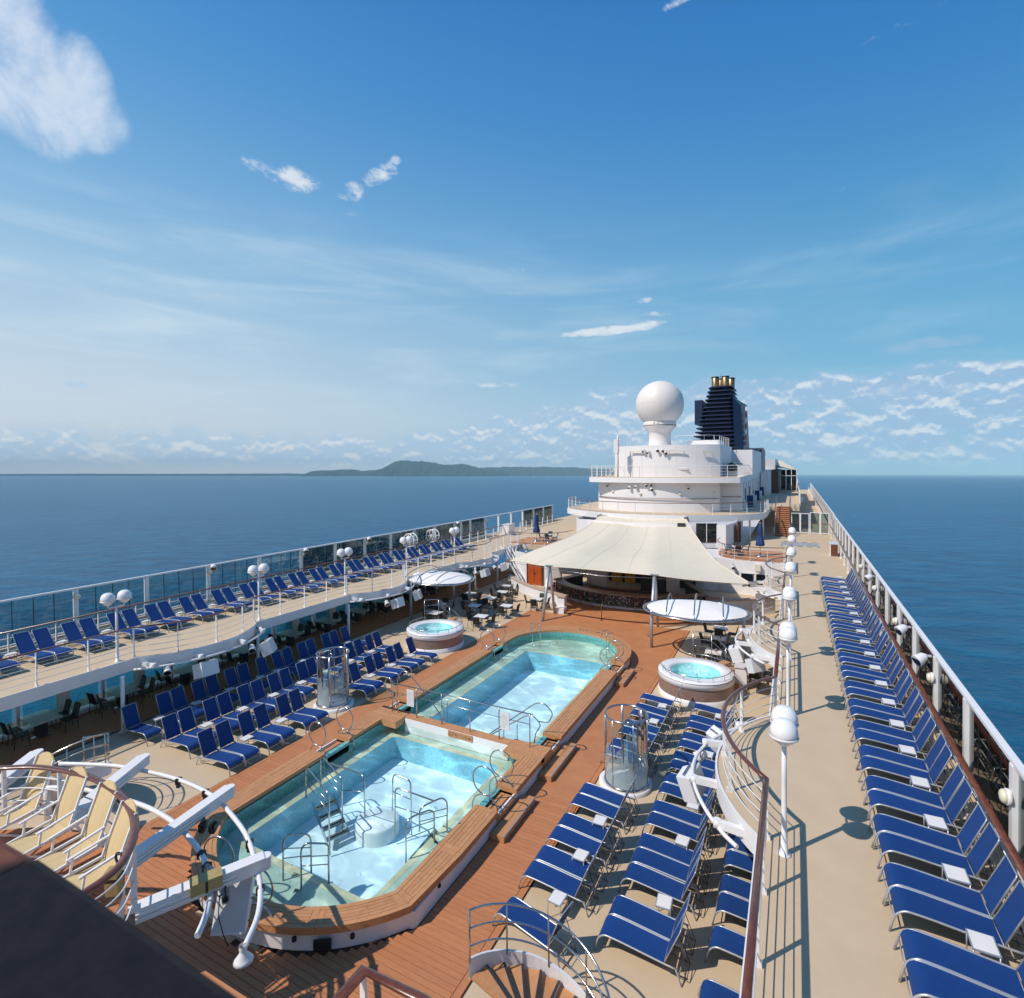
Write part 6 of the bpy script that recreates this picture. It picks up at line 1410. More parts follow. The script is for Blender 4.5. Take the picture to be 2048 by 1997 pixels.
for i, (x, z) in enumerate(((-18.6, 8.1), (-9.6, 7.95))): floodlight((x, on_wall1(x), z), -PI / 2 + (.2 if x < -14 else -.2), f"single round floodlight on the {'left' if x < -14 else 'right'} of the white front", 'floodlights below second platform', 1.0)
obj('grille', MB().box(-11.25, -10.0, on_drum(-10.6) - .1, on_drum(-10.6) + .1, 9.72, 9.80).box(-11.2, -10.05, on_drum(-10.6) - .09, on_drum(-10.6) + .1, 9.80, 9.9), FASCIA, hs)
# left signal mast with its stay
ms = thing('signal_mast', 'small white mast with arms at the left end of the drum', 'mast', (-17.35, 58.3, 8.95))
obj('pole', MB().tube([(-17.35, 58.3, 8.95), (-17.35, 58.3, 13.6)], .09, 10), WHITE, ms); obj('arm_box', MB().box(-17.75, -17.25, 58.1, 58.5, 11.6, 13.1), WHITE, ms); obj('red_gauge', MB().tube([(-17.2, 58.0, 9.0), (-17.2, 58.0, 13.4)], .03, 6), mat('red_paint', (.35, .06, .03), .5), ms); obj('strut', MB().bar((-18.4, 58.0, 9.0), (-17.4, 58.3, 10.3), .1, .1).bar((-16.0, 58.0, 9.0), (-17.3, 58.3, 10.2), .06, .06), WHITE, ms)
for z in (11.9, 12.5, 13.1): obj('cross_arm', MB().bar((-17.75, 58.3, z), (-17.0, 58.3, z), .05, .05), WHITE, ms)
# radome
rd = thing('radome', 'big cream satellite dome on a tapered neck above the drum', 'satellite dome', (-14.0, 64, 12.38))
obj('shell', MB().lathe([(2.72 * math.sin(a), 17.3 - 2.72 * math.cos(a)) for a in [.72 + (PI - .72) * i / 26 for i in range(26)]] + [(.001, 20.02)], 48, (-14.0, 64, 0)), GRP, rd)
obj('collar', MB().lathe([(1.80, 14.62), (1.84, 14.7), (1.83, 15.28), (1.80, 15.3)], 48, (-14, 64, 0)), GRP, rd); obj('clamp_band', MB().lathe([(1.85, 14.76), (1.88, 14.8), (1.85, 14.84)], 48, (-14, 64, 0)), DARKMET, rd)
obj('neck', MB().lathe([(1.32, 12.38), (1.24, 12.9), (1.22, 13.9), (1.34, 14.1), (1.78, 14.6), (1.80, 14.66)], 40, (-14, 64, 0)), GRP, rd)
for x in (-14.25, -13.85): obj('vent', MB().box(x - .1, x + .1, 62.13, 62.18, 14.98, 15.2), FASCIA, rd)
SEAM = mat('shell_seam', (.55, .49, .46), .6)
obj('seam', MB().tube([(-14 + 2.715 * math.cos(a), 64 + 2.715 * math.sin(a), 17.3) for a in [2 * PI * i / 48 for i in range(48)]], .012, 4, closed=True), SEAM, rd)
for a in [PI * 2 * k / 8 + .25 for k in range(8)]: obj('seam', MB().tube([(-14 + 2.715 * math.sin(q) * math.cos(a), 64 + 2.715 * math.sin(q) * math.sin(a), 17.3 - 2.715 * math.cos(q)) for q in [.75 + 2.3 * i / 20 for i in range(21)]], .012, 4), SEAM, rd)
# funnel
fu = thing('funnel', 'dark blue louvred funnel with two brass exhaust pipes', 'funnel', (-10.4, 85, 11.5))
obj('core', MB().add([(-12.6, 83.2, 11.5), (-8.0, 83.2, 11.5), (-8.0, 92, 11.5), (-12.6, 92, 11.5), (-10.9, 84.4, 21.3), (-8.4, 84.4, 21.3), (-8.4, 90, 21.3), (-10.9, 90, 21.3)], [(0, 3, 2, 1), (4, 5, 6, 7), (0, 1, 5, 4), (1, 2, 6, 5), (2, 3, 7, 6), (3, 0, 4, 7)]), NAVY, fu)
for k in range(17):
    q = k / 16; z = 11.9 + 9.5 * q; xl = -14.1 + (2.75) * q ** .92; xr = -7.2 - .75 * q; yf = 82.0 + 1.4 * q
    pl = fillet([(xl, 90, 0), (xl, yf + .9, 0), (xl + .6, yf, 0), (xr - .5, yf, 0), (xr, yf + .7, 0), (xr, 90, 0)], .5, 3); pl = [(p[0], p[1]) for p in pl]
    obj('louvre', MB().prism(pl, z, z + .16), NAVY, fu)
for x in (-12.7, -11.7, -10.2, -8.9): obj('fin', MB().bar((x, 83.6, 12), (x * .35 - 10 * .65, 84.6, 21), .12, .12), NAVY, fu)
for (x, y) in ((-10.45, 85.0), (-9.05, 85.0), (-8.5, 87.2), (-9.9, 87.4)):
    p = obj('exhaust_pipe', MB().lathe([(.52, 21.2), (.52, 23.05), (.46, 23.1), (.42, 23.0), (.42, 22.2)], 24, (x, y, 0)), GOLD, fu); obj('pipe_lip', MB().lathe([(.53, 22.95), (.56, 23.0), (.56, 23.14), (.44, 23.16), (.43, 22.9)], 24, (x, y, 0)), BLACK, p)
    if y < 86: obj('lower_pipe', MB().tube([(x, 83.9, 12), (x, 84.7, 21)], .3, 12), GOLD, fu)
obj('aerial', MB().tube([(-9.75, 85, 21.3), (-9.75, 85, 23.3)], .04, 6), BLACK, fu)
obj('wing_panel', MB().add([(-7.6, 82.6, 12.4), (-6.5, 84, 12.4), (-6.3, 92, 12.4), (-7.4, 92, 12.4), (-7.9, 83.2, 19.9), (-6.9, 84.2, 18.6), (-6.5, 90, 19.2), (-7.8, 90, 20)], [(0, 3, 2, 1), (4, 5, 6, 7), (0, 1, 5, 4), (1, 2, 6, 5), (2, 3, 7, 6), (3, 0, 4, 7)]), NAVY, fu)
obj('wing_panel', MB().box(-13.3, -12.2, 84.4, 90, 16.2, 19.8), NAVY, fu)
for k in range(7): obj('emblem_piece', MB().box(-6.42, -6.22, 84.6 + .2 * k, 85.4 + .2 * k, 12.9 + .85 * k, 13.5 + .85 * k), mat('emblem_red', (.30, .05, .06), .5) if k == 0 else bpy.data.materials['emblem_red'] if k % 2 else WHITE, fu)
# life rafts on the second platform, right
for k in range(7):
    y = 64 + 3.6 * k; t = thing('life_raft', f"{nth(k, 0)} dark green life raft canister on the second platform", 'life raft', (-6.1, y, 9.3), 'life raft canisters'); obj('canister', MB().tube([(-6.1, y - 1.0, 9.95), (-6.1, y - .9, 9.95), (-6.1, y + .9, 9.95), (-6.1, y + 1.0, 9.95)], [.25, .5, .5, .25], 16), mat('raft_green', (.012, .045, .05), .4) if k == 0 else bpy.data.materials['raft_green'], t)
    for d in (-.5, .5): obj('strap', MB().tube([(-6.1 + .52 * math.cos(a), y + d, 9.95 + .52 * math.sin(a)) for a in [2 * PI * i / 16 for i in range(16)]], .03, 5, closed=True), ALU, t)
    obj('cradle', MB().box(-6.6, -5.6, y - .6, y + .6, 8.95, 9.45), WHITE, t)
# right side of the house: fittings in the shade
for k in range(11):
    y = 64.5 + 3.1 * k; z = ZP + 1.2 + (k % 3) * .4
    if k % 2 == 0: w = obj('window', MB().box(-4.92, -4.86, y, y + 1.4, ZP + 1.0, ZP + 2.3), DARKGLASS, hs); obj('frame', MB().box(-4.9, -4.84, y - .06, y + 1.46, ZP + .93, ZP + 1.0), WHITE, w)
    else: obj('locker', MB().box(-4.88, -4.3, y, y + 1.2, ZP, ZP + 1.0 + .3 * (k % 4 == 1)), NAVYC if k % 4 == 1 else FASCIA, hs)
for k in range(9): obj('conduit', MB().tube([(-4.84, 62.5 + 3.4 * k, ZP + .2), (-4.84, 62.5 + 3.4 * k, 8.2), (-4.84, 64 + 3.4 * k, 8.2)], .05, 6), WHITE, hs)
# cabin of white lattice, brown stair house and tent far aft
cb_ = thing('glazed_cabin', 'white-framed glazed cabin behind the funnel foot', 'cabin', (-5.7, 95, 9.0)); obj('body', MB().box(-6.9, -4.45, 93.1, 99, 8.95, 12.6), DARKGLASS, cb_)
for x in (-6.9, -6.3, -5.7, -5.1, -4.5): obj('post', MB().box(x - .05, x + .05, 92.98, 93.1, 8.95, 12.7), WHITE, cb_)
for z in (9.0, 10.9, 12.6): obj('beam', MB().box(-6.95, -4.4, 92.98, 93.1, z, z + .14), WHITE, cb_)
for y in (94.5, 96, 97.5, 99): obj('post', MB().box(-4.5, -4.38, y - .05, y + .05, 8.95, 12.7), WHITE, cb_)
ah = thing('aft_house', 'low brown and white house at the far end of the right platform', 'ship house', (-2.5, 100, ZP)); obj('white_block', MB().box(-4.78, -3.5, 93, 128, ZP, 9.2), WHITE2, ah); obj('brown_block', MB().box(-3.46, -2.45, 100, 126, ZP + .01, 9.1), mat('aft_brown', (.12, .05, .03), .5), ah); obj('roof_box', MB().box(-5.4, -3.0, 102, 126, 9.25, 11.0), FASCIA, ah)
tn = thing('aft_awning', 'cream peaked awning over the screened bar far aft', 'awning', (-1, 108, ZP))
obj('cloth', MB().add([(-4.0, 106, 10.15), (.35, 106, 9.05), (.35, 120, 9.05), (-4.0, 120, 9.6), (-2.5, 112, 10.9)], [(0, 1, 4), (1, 2, 4), (2, 3, 4), (3, 0, 4)]).add([(-4.0, 106, 10.10), (.35, 106, 8.98), (.35, 120, 9.0), (-4.0, 120, 9.55), (-2.5, 112, 10.8)], [(1, 0, 4), (2, 1, 4), (3, 2, 4), (0, 3, 4)]), CREAM, tn)
obj('back', MB().box(-2.4, .2, 119.8, 120, ZP, 9.0), DARKMET, tn)
for x in (-2.3, -1.4, -.55, .25): obj('post', MB().box(x - .05, x + .05, 106, 106.1, ZP, 9.2), WHITE, tn)
for (a, b) in ((-2.25, -1.45), (-1.35, -.6), (-.5, .2)): obj('pane', MB().box(a, b, 106.02, 106.05, ZP + .15, 8.0), GLASSR, tn)
for z in (ZP + .1, 8.05): obj('beam', MB().box(-2.4, .3, 106, 106.1, z, z + .1), WHITE, tn)
# raised side deck aft of the stair, with its edge
struct('raised_side_deck', MB().box(-4.79, .45, 70.0, 150, ZP - .5, ZP), BEIGE)
rw = thing('raised_deck_bulwark', 'white bulwark along the raised side deck, far right', 'bulwark', (.5, 71, ZP)); obj('panel', MB().box(.46, .60, 76, 150, ZP - .5, ZP + 1.0), WHITE, rw); obj('end_panel', MB().box(-.5, 1.1, 92.0, 92.2, ZP - .9, ZP - .1), WHITE, rw)
# stair up to it
sa = thing('stairway', 'straight brown stairway rising to the raised deck, far right', 'stair', (-1.2, 63, ZU)); ns = 15
for k in range(ns):
    y = 63.0 + 7.0 * k / ns; z = ZU + (ZP - ZU) * (k + 1) / ns; st = obj('step', MB().box(-1.88, -.56, y, y + .52, z - .06, z), TEAKFAR, sa); obj('riser', MB().box(-1.88, -.56, y + .01, y + .04, z - .18, z - .061), mat('stair_riser', (.10, .04, .018), .6) if k == 0 else bpy.data.materials['stair_riser'], st)
for x in (-1.95, -.50):
    obj('stringer', MB().bar((x, 62.9, ZU + .05), (x, 70.0, ZP - .05), .06, .3), WHITE, sa); obj('handrail', MB().tube([(x, 62.7, ZU + 1.0), (x, 69.9, ZP + 1.05), (x, 72, ZP + 1.05)], .05, 8), MAHOG, sa)
    for q in range(5): yy = 62.8 + 1.8 * q; obj('baluster', MB().tube([(x, yy, ZU + (ZP - ZU) * (yy - 62.8) / 7.2), (x, yy, ZU + 1.0 + (ZP - ZU) * (yy - 62.8) / 7.2)], .03, 6), WHITE, sa)
obj('brown_post', MB().box(-.56, -.46, 72, 72.1, ZP, ZP + 1.1), MAHOG, sa)
# glass gates across the right deck
gt = thing('glass_gates', 'row of four white-framed glass gates across the right deck', 'gate', (1.5, 66.5, ZU))
for k, (a, b, zt) in enumerate(((-.36, .5, 4.88), (.5, 1.38, 4.86), (1.42, 2.4, 5.0), (2.4, 3.24, 4.96))):
    lf = obj('gate_leaf', MB().box(a, a + .08, 66.46, 66.54, ZU, zt).box(b - .08, b, 66.46, 66.54, ZU, zt).box(a, b, 66.47, 66.53, zt - .07, zt - .001).box(a, b, 66.47, 66.53, ZU + .06, ZU + .16), WHITE, gt); obj('pane', MB().box(a + .09, b - .09, 66.49, 66.51, ZU + .17, zt - .08), GLASSR, lf); obj('rubber_seal', MB().box(a + .08, a + .1, 66.48, 66.52, ZU + .17, zt - .08), BLACK, lf); obj('push_bar', MB().box(a + .08, b - .08, 66.44, 66.47, ZU + 1.08, ZU + 1.14), MAHOG, lf)
# solid bulwark with punched holes beyond the gates
sb = thing('side_bulwark', 'solid white bulwark with dark holes beyond the gates, far right', 'bulwark', (3.75, 70, ZU)); obj('plate', MB().box(3.66, 3.80, 67.6, 170, ZU, 4.75), WHITE, sb)
for k in range(16): obj('freeing_hole', MB().tube([(3.64, 70 + 6 * k, 4.15), (3.655, 70 + 6 * k, 4.15)], .16, 10), DARKMET, sb)
# painted chess board
cbm = bpy.data.materials.new('chess_paint'); cbm.use_nodes = True; nt = cbm.node_tree; ck = nd(nt, 'ShaderNodeTexChecker', Scale=2.5); tcn = nd(nt, 'ShaderNodeTexCoord'); lk(nt, tcn.outputs['Object'], ck.inputs[0]); ck.inputs[1].default_value = (.7, .68, .64, 1); ck.inputs[2].default_value = (.015, .015, .018, 1); lk(nt, ck.outputs[0], nt.nodes['Principled BSDF'].inputs['Base Color'])
cbo = obj('chess_board', MB().box(-1.4, 1.8, -1.6, 1.6, 0, .004), cbm); cbo.location = (.2, 57.6, ZU + .002); tag(cbo, 'black and white giant chess board on the right deck', 'chess board')
lb = thing('deck_locker', 'white deck locker against the outer rail, right deck', 'locker', (2.85, 51.8, ZU)); obj('box', MB().box(2.55, 3.1, 51.2, 52.6, ZU, ZU + 1.0), WHITE, lb); obj('lid', MB().box(2.5, 3.13, 51.15, 52.65, ZU + 1.0, ZU + 1.06), FASCIA, lb); obj('brown_end', MB().box(2.6, 3.08, 51.16, 51.2, ZU + .05, ZU + .95), MAHOG, lb)
# left deck: cabinet, hydrant box, round fan drums by the screen
lb = thing('deck_locker', 'white cabinet at the end of the left lounger row', 'locker', (-28.2, 53, ZU)); obj('box', MB().box(-28.6, -27.7, 52, 53.4, ZU, ZU + 1.15), WHITE, lb); obj('lid', MB().box(-28.63, -27.67, 51.97, 53.43, ZU + 1.15, ZU + 1.2), FASCIA, lb)
def wheel(x, y, z, label):
    t = thing('rope_reel', label, 'reel', (x, y, z), 'white reels beyond the left wind screen'); 
    for s in (-.25, .25):
        obj('wheel_rim', MB().tube([(x + .55 * math.cos(a), y + s, z + .55 * math.sin(a)) for a in [2 * PI * i / 20 for i in range(20)]], .05, 6, closed=True), WHITE, t)
        for k in range(6): obj('spoke', MB().bar((x, y + s, z), (x + .55 * math.cos(k * PI / 3), y + s, z + .55 * math.sin(k * PI / 3)), .04, .04), WHITE, t)
    obj('axle', MB().tube([(x, y - .3, z), (x, y + .3, z)], .1, 8), WHITE, t)
wheel(-29.3, 37.0, 4.0, 'first white spoked reel standing behind the left loungers'); wheel(-29.3, 40.2, 4.0, 'second white spoked reel standing behind the left loungers')
# ---- bar
br = thing('pool_bar', 'curved bar with dark pebble front and wooden counter under the sail', 'bar', (-11.3, 38, 0))
BSTEP = .15
cf = dense([(-17.2, 39.9), (-15.8, 38.35), (-13.7, 37.3), (-11.6, 36.95), (-9.4, 37.15), (-7.4, 37.9), (-5.4, 39.35)], 5)
def inset(path, d):
    out = []
    for i in range(len(path)):
        a, b = path[max(0, i - 1)], path[min(len(path) - 1, i + 1)]; tx, ty = b[0] - a[0], b[1] - a[1]; L = math.hypot(tx, ty); out.append((path[i][0] - ty / L * d, path[i][1] + tx / L * d))
    return out
def pebble_material():
    M = bpy.data.materials.new('pebble_mosaic'); M.use_nodes = True; nt = M.node_tree; b = nt.nodes['Principled BSDF']; tc = nd(nt, 'ShaderNodeTexCoord'); v = nd(nt, 'ShaderNodeTexVoronoi', Scale=9.0); lk(nt, tc.outputs['Object'], v.inputs['Vector'])
    lk(nt, mixc(nt, mth(nt, 'MULTIPLY', mth(nt, 'LESS_THAN', v.outputs['Distance'], .36), mth(nt, 'GREATER_THAN', v.outputs['Color'], .52)), (.018, .02, .024, 1), (.50, .46, .38, 1)), b.inputs['Base Color']); b.inputs['Roughness'].default_value = .45; return M
obj('front', MB().ring(inset(cf, .22), inset(cf, .34), BSTEP, 1.10), pebble_material(), br)
for i in range(0, len(cf) - 1, 5): obj('counter', MB().ring(cf[i:i + 6], inset(cf, .75)[i:i + 6], 1.10, 1.17), mat('bar_counter', (.30, .20, .13), .35, col2=(.22, .14, .09), nscale=4, stretch=(1, 6, 1)) if i == 0 else bpy.data.materials['bar_counter'], br)
obj('plinth', MB().ring(inset(cf, .18), inset(cf, .4), BSTEP, .28), FASCIA, br)
obj('foot_rail', MB().tube([(x, y, .38) for x, y in inset(cf, .05)], .025, 7), GOLD, br)
obj('counter', MB().prism([(-17.3, 40.0), (-16.8, 39.6), (-15.6, 42.6), (-16.1, 42.9)], 1.10, 1.17), bpy.data.materials['bar_counter'], br); obj('counter', MB().prism([(-5.3, 39.4), (-5.8, 39.9), (-7.7, 43.3), (-7.2, 43.4)], 1.10, 1.17), bpy.data.materials['bar_counter'], br)
obj('return_front', MB().prism([(-17.05, 39.95), (-16.9, 39.85), (-15.75, 42.7), (-15.9, 42.8)], BSTEP, 1.1).prism([(-5.6, 39.5), (-5.75, 39.7), (-7.55, 43.2), (-7.4, 43.3)], BSTEP, 1.1), DARKMET, br)
for k, (x0, x1, m_) in enumerate(((-15.4, -13.7, FASCIA), (-10.9, -9.0, DARKMET), (-8.9, -8.0, FASCIA))): obj('back_shelf', MB().box(x0, x1, 42.7, 43.3, .15, 2.1), m_ if k != 1 else bpy.data.materials['bar_cabinet_dark'], br)
obj('work_top', MB().ring(inset(cf, 1.9)[4:-4], inset(cf, 2.4)[4:-4], .95, 1.0), DARKMET, br)
YEL = mat('yellow_towel', (.50, .30, .03), .8, col2=(.42, .24, .02), nscale=4)
for x in (-13.3, -12.2):
    tw = thing('yellow_towel', f"{'left' if x < -13 else 'right'} yellow towel hanging behind the bar", 'towel', (x, 42.9, 1.2), 'yellow towels behind the bar'); vs = []
    for i in range(9):
        for j in range(2): vs.append((x + .85 * i / 8, 42.8 + .05 * math.sin(i * 1.9), 2.0 - 1.25 * j))
    f = [(i * 2, i * 2 + 1, i * 2 + 3, i * 2 + 2) for i in range(8)]; n = len(vs); vs2 = vs + [(a, b + .02, c) for a, b, c in vs]; obj('cloth', MB().add(vs2, f + [tuple(n + q for q in r_)[::-1] for r_ in f], True), YEL, tw); obj('hanger', MB().tube([(x - .05, 42.83, 2.0), (x + .9, 42.83, 2.0)], .02, 6), STEEL, tw)
    tw2 = obj('hanging_post', MB().tube([(x + .42, 42.88, .15), (x + .42, 42.88, 2.0)], .02, 6), STEEL, tw)
def stool_model():
    t = thing('bar_stool', 'stool', 'bar stool', local=True); obj('seat', MB().lathe([(.001, .72), (.17, .72), (.19, .75), (.17, .79), (.001, .8)], 18), mat('stool_seat', (.10, .03, .015), .5), t); obj('low_back', MB().ring(arc((0, 0), .19, PI * .75, PI * 1.25, 6), arc((0, 0), .165, PI * .75, PI * 1.25, 6), .8, 1.0), bpy.data.materials['stool_seat'], t); obj('stem', MB().tube([(0, 0, .02), (0, 0, .73)], .026, 8), GOLD, t); obj('base', MB().lathe([(.001, .03), (.2, .015), (.21, 0)], 18), STEEL, t); obj('foot_ring', MB().tube([(.15 * math.cos(a), .15 * math.sin(a), .3) for a in [2 * PI * i / 14 for i in range(14)]], .012, 5, closed=True), STEEL, t)
    return t
STL = stool_model(); ins = inset(cf, -.38)
for k, i in enumerate((3, 6, 8, 10, 12, 14, 19, 21, 24, 27)):
    x, y = ins[i]; place(STL, (x, y, BSTEP), PI / 2 * -1 + .1 * (k - 4), f"{nth(k, 0).replace('nearest', 'first')} brown bar stool from the left along the curved counter", 'bar stools')
# stepped teak apron in front of the bar
ap = [(-14.3, 34.55), (-13.8, 34.5), (-11.4, 34.3), (-8.9, 34.55), (-7.0, 35.2), (-4.4, 37.6)]; apd = dense(ap, 4)
sp_ = struct('bar_step', MB().prism(apd + [(-4.4, 43.5), (-18.4, 43.5), (-18.4, 38.2), (-15.8, 36.0), (-14.4, 35.5)], .0, BSTEP), TEAKFAR); OFF[sp_.name] = None
obj('step_nosing', MB().ring([(x, y - .012) for x, y in apd], [(x, y + .05) for x, y in apd], BSTEP - .05, BSTEP + .006), CAULK, sp_)
mb = MB(); xx = -14.2
while xx < -4.6:
    yb = 34.3 + .0 * xx; y0 = max(34.75, 34.3 + max(0, (xx + 8.9)) * .62 + .35); mb.bar((xx, y0, BSTEP + .006), (xx + .9, 36.7 + max(0, abs(xx + 10.5) - 2) * .35, BSTEP + .006), .125, .010); xx += .142
obj('plank', mb, TEAKFAR, sp_, stuff=True)
# low curved white walls either side of the bar
lw = thing('curved_wall', 'low white curved wall with stone cap, left of the bar', 'low wall', (-17, 37, 0)); lp = dense([(-21.4, 40.0), (-19.95, 38.45), (-17.8, 36.8), (-16.1, 35.95), (-14.75, 35.35)], 4)
obj('wall', wall_strip(lp, 0, 1.08, .28), WHITE2, lw); obj('cap', MB().ring(inset(lp, -.05), inset(lp, .33), 1.08, 1.15), mat('stone_cap', (.52, .40, .31), .6, col2=(.44, .33, .25), nscale=3), lw); obj('end_pillar', MB().box(-14.85, -14.35, 35.1, 35.6, 0, 1.06), WHITE2, lw); obj('pillar_base', MB().box(-14.8, -14.15, 34.5, 35.08, 0, .42), WHITE2, lw); obj('cap_end', MB().box(-14.95, -14.25, 35.0, 35.7, 1.07, 1.152), bpy.data.materials['stone_cap'], lw); obj('plinth', wall_strip(inset(lp, -.02), 0, .38, .04), mat('plinth_cream', (.60, .52, .42), .6), lw)
lw = thing('curved_wall', 'low white curved wall with stone cap, right of the bar', 'low wall', (-3.5, 39, 0)); lp = dense([(-5.2, 37.6), (-4.4, 38.3), (-3.3, 39.2), (-2.2, 40.1), (-1.2, 41.2)], 4); obj('wall', wall_strip(lp, 0, 1.08, .28), WHITE2, lw); obj('cap', MB().ring(inset(lp, -.05), inset(lp, .33), 1.08, 1.15), bpy.data.materials['stone_cap'], lw)
for i, (x, y) in enumerate(((-19.6, 39.4), (-18.7, 38.7), (-18.0, 38.1), (-17.3, 37.5), (-4.2, 39.4), (-3.5, 40.0), (-2.9, 40.6))): place(DCH, (x, y, BSTEP if x > -18.4 and x < -4.4 else 0), .6, f"{ORD[i]} black chair standing behind the low curved walls by the bar", 'black chairs behind the low walls')
# low rope post on the step
rp = thing('rope_post', 'thin bronze post at the edge of the bar step', 'post', (-11.36, 34.3, 0)); obj('shaft', MB().tube([(-11.36, 34.28, 0), (-11.36, 34.28, .95), (-11.28, 34.28, 1.1)], .03, 8), GOLD, rp); obj('foot', MB().lathe([(.001, .04), (.09, .03), (.1, 0)], 12, (-11.36, 34.28, 0)), DARKMET, rp)
# orange door and white braces on the left
dr_ = thing('orange_door', 'varnished orange wooden double door behind the low wall', 'door', (-19.9, 42.1, 0))
obj('door_leaf', MB().box(-20.55, -19.92, 42.0, 42.08, .02, 2.0), mat('orange_varnish', (.50, .10, .02), .35, col2=(.38, .07, .015), nscale=3, stretch=(5, 5, .6)), dr_); obj('door_leaf', MB().box(-19.9, -19.25, 42.0, 42.08, .02, 2.0), bpy.data.materials['orange_varnish'], dr_); obj('frame', MB().box(-20.65, -20.56, 41.97, 42.09, 0, 2.1).box(-19.24, -19.15, 41.97, 42.09, 0, 2.1), MAHOG, dr_); obj('handle', MB().box(-19.97, -19.85, 41.95, 41.99, .95, 1.1), STEEL, dr_)
for k in range(4): obj('rail_panel', MB().box(-20.5 + .66 * (k % 2), -19.98 + .66 * (k % 2), 41.985, 42.0, .25 + .9 * (k // 2), .95 + .9 * (k // 2)), bpy.data.materials['orange_varnish'], dr_)
bs = thing('stair_braces', 'white slanting stair strings against the left house wall', 'stair', (-22.5, 42.8, 0))
for k in range(4): obj('string', MB().bar((-21.2 + .25 * k, 41.9 + .1 * k, .1), (-24.3 + .3 * k, 43.9 + .1 * k, ZU + .2), .08, .16), WHITE, bs)
spotlight((-22.6, 45.9, 2.1), -1.4, 'white lamp on the wall below the left terrace', 'wall lamps of the house'); spotlight((-23.6, 46.4, 2.15), -1.9, 'second white lamp on the wall below left terrace', 'wall lamps of the house'); spotlight((-4.35, 45.9, 2.15), -1.2, 'spotlight on the wall below the right terrace', 'wall lamps of the house')
hb = thing('horn_box', 'cream box lamp on the wall below the right terrace', 'wall light', (-2.5, 45.8, 2.2)); obj('housing', MB().box(-2.75, -2.35, 45.55, 45.88, 2.0, 2.5), bpy.data.materials['cream_lamp'], hb); obj('lower_part', MB().box(-2.6, -2.45, 45.6, 45.8, 1.8, 2.0), bpy.data.materials['cream_lamp'], hb)
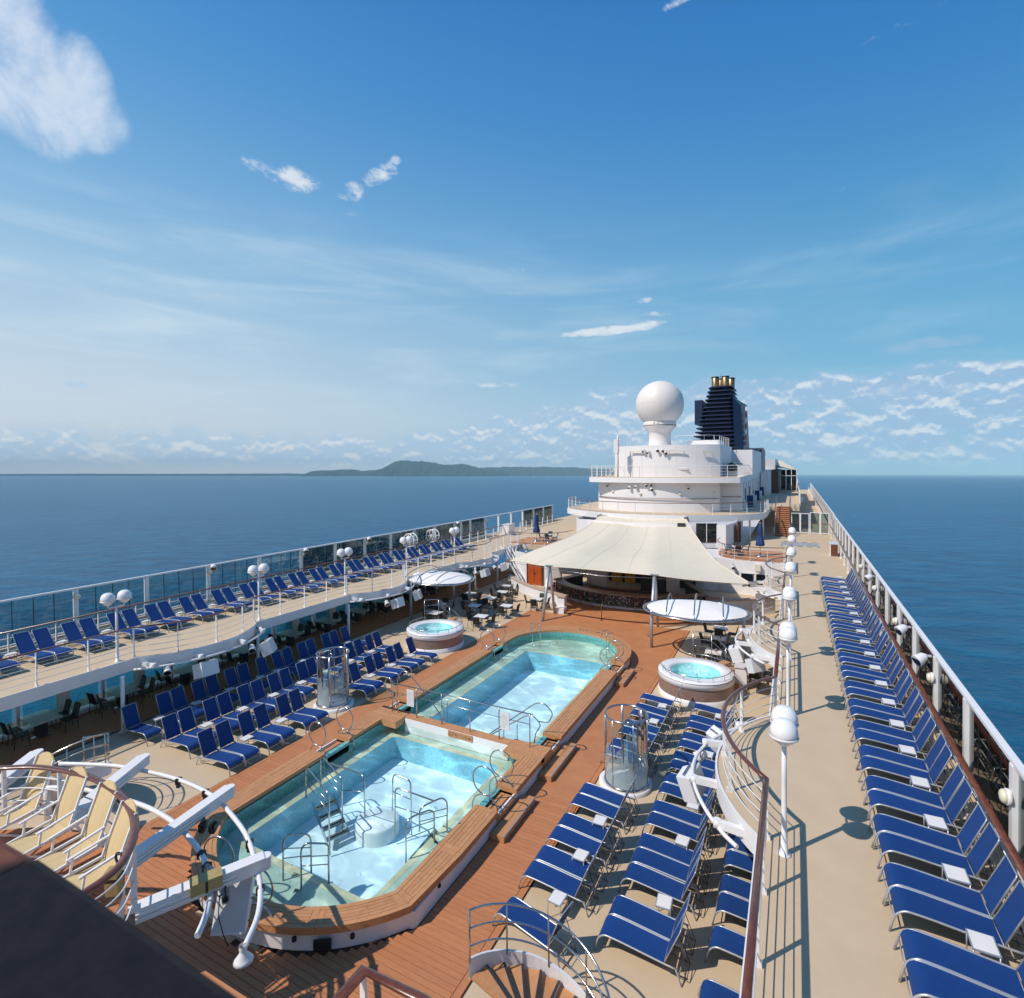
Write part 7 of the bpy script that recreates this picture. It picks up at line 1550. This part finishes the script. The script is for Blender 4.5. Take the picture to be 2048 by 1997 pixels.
# ---- the shade sail on its A-masts
def sail():
    t = thing('shade_sail', 'large cream shade sail stretched over the bar', 'shade sail', (-11.3, 38, 3))
    F = [(-20.35, 38.1, 2.72), (-18.6, 36.9, 2.95), (-16.8, 35.2, 3.2), (-14.8, 33.5, 3.48), (-13.0, 34.1, 3.36), (-11.2, 34.4, 3.28), (-9.4, 34.1, 3.34), (-7.7, 33.5, 3.48), (-6.0, 34.3, 3.25), (-4.2, 35.4, 3.02), (-2.35, 36.3, 2.88)]
    Bk = [(-18.1, 54.0, 4.98), (-9.4, 54.2, 5.05)]
    L = [F[0], (-18.75, 41.5, 3.50), (-18.0, 45.5, 3.9), (-17.85, 50.0, 4.4), Bk[0]]; Rr = [F[-1], (-4.75, 40.0, 3.38), (-6.3, 44.5, 3.72), (-7.9, 49.5, 4.3), Bk[1]]
    def cr(P, t):
        n = len(P) - 1; f = min(t * n, n - 1e-6); i = int(f); u = f - i; p = [Vector(P[max(0, i - 1)]), Vector(P[i]), Vector(P[i + 1]), Vector(P[min(n, i + 2)])]
        return .5 * ((2 * p[1]) + (p[2] - p[0]) * u + (2 * p[0] - 5 * p[1] + 4 * p[2] - p[3]) * u * u + (3 * p[1] - p[0] - 3 * p[2] + p[3]) * u ** 3)
    NU, NV = 44, 26; vs = []
    for j in range(NV + 1):
        v = j / NV; l, r = cr(L, v), cr(Rr, v)
        for i in range(NU + 1):
            u = i / NU; f = cr(F, u); b = Vector(Bk[0]) * (1 - u) + Vector(Bk[1]) * u
            c = (1 - v) * f + v * b + (1 - u) * l + u * r - ((1 - u) * (1 - v) * Vector(F[0]) + u * (1 - v) * Vector(F[-1]) + (1 - u) * v * Vector(Bk[0]) + u * v * Vector(Bk[1]))
            c.z -= .35 * math.sin(PI * u) * math.sin(PI * v) ** 1.0 + .02 * math.sin(9 * u + 4 * v); vs.append(tuple(c))
    f = [(j * (NU + 1) + i, j * (NU + 1) + i + 1, (j + 1) * (NU + 1) + i + 1, (j + 1) * (NU + 1) + i) for j in range(NV) for i in range(NU)]; n = len(vs)
    def strip(i0, i1, name):
        pass
    # five sewn panels, each its own cloth
    cuts = [0, 9, 18, 26, 35, NU]
    for a, b in zip(cuts[:-1], cuts[1:]):
        idx = [j * (NU + 1) + i for j in range(NV + 1) for i in range(a, b + 1)]; w = b - a + 1; m_ = len(idx); q = [(j * w + i, j * w + i + 1, (j + 1) * w + i + 1, (j + 1) * w + i) for j in range(NV) for i in range(w - 1)]
        P = [vs[k] for k in idx]; obj('cloth_panel', MB().add(P + [(x, y, z - .012) for x, y, z in P], q + [tuple(m_ + k for k in r_)[::-1] for r_ in q], True), CREAM, t)
        if a: obj('seam', MB().tube([(vs[j * (NU + 1) + a][0], vs[j * (NU + 1) + a][1], vs[j * (NU + 1) + a][2] + .004) for j in range(NV + 1)], .012, 4), mat('sail_seam', (.66, .60, .50), .8) if a == 9 else bpy.data.materials['sail_seam'], t)
    obj('edge_rope', MB().tube([vs[i] for i in range(NU + 1)], .03, 6), CREAM, t); obj('edge_rope', MB().tube([vs[j * (NU + 1)] for j in range(NV + 1)], .03, 6), CREAM, t); obj('edge_rope', MB().tube([vs[j * (NU + 1) + NU] for j in range(NV + 1)], .03, 6), CREAM, t)
    obj('head_bar', MB().tube([(-18.3, 54.05, 5.0), (-9.2, 54.25, 5.08)], .07, 8), ALU, t)
    for p in (Bk[0], Bk[1], F[0], F[-1]): obj('corner_shackle', MB().obox((p[0], p[1] - .1, p[2]), (.35, .3, .3), .5).obox((p[0] + .2, p[1], p[2] + .12), (.2, .12, .2), 1.0), STEEL, t)
    return t
sail()
for (x, lab) in ((-14.8, 'left'), (-7.7, 'right')):
    a = thing('sail_mast', f"{lab} grey A-shaped mast holding up the sail's front edge", 'mast', (x, 32.4, 0), 'masts of the shade sail')
    obj('leg', MB().tube([(x, 32.4, 0), (x + .02, 33.5, 3.5)], .105, 14), ALU, a); obj('leg', MB().tube([(x - .0, 34.45, 0), (x + .02, 33.6, 3.4)], .09, 14), ALU, a); obj('head_plate', MB().obox((x + .02, 33.5, 3.5), (.5, .3, .06)), STEEL, a); obj('foot_plate', MB().lathe([(.001, .03), (.17, .03), (.18, 0)], 16, (x, 32.4, 0)), STEEL, a)
gw = thing('guy_wire', 'thin steel wire strung between the two sail masts', 'wire', (-11, 33.5, 3.2)); obj('wire', MB().tube([(-20.4, 38.1, 2.6), (-14.8, 33.5, 3.3), (-11.2, 33.6, 3.12), (-7.7, 33.5, 3.3), (-2.3, 36.4, 2.75)], .012, 5), STEEL, gw)
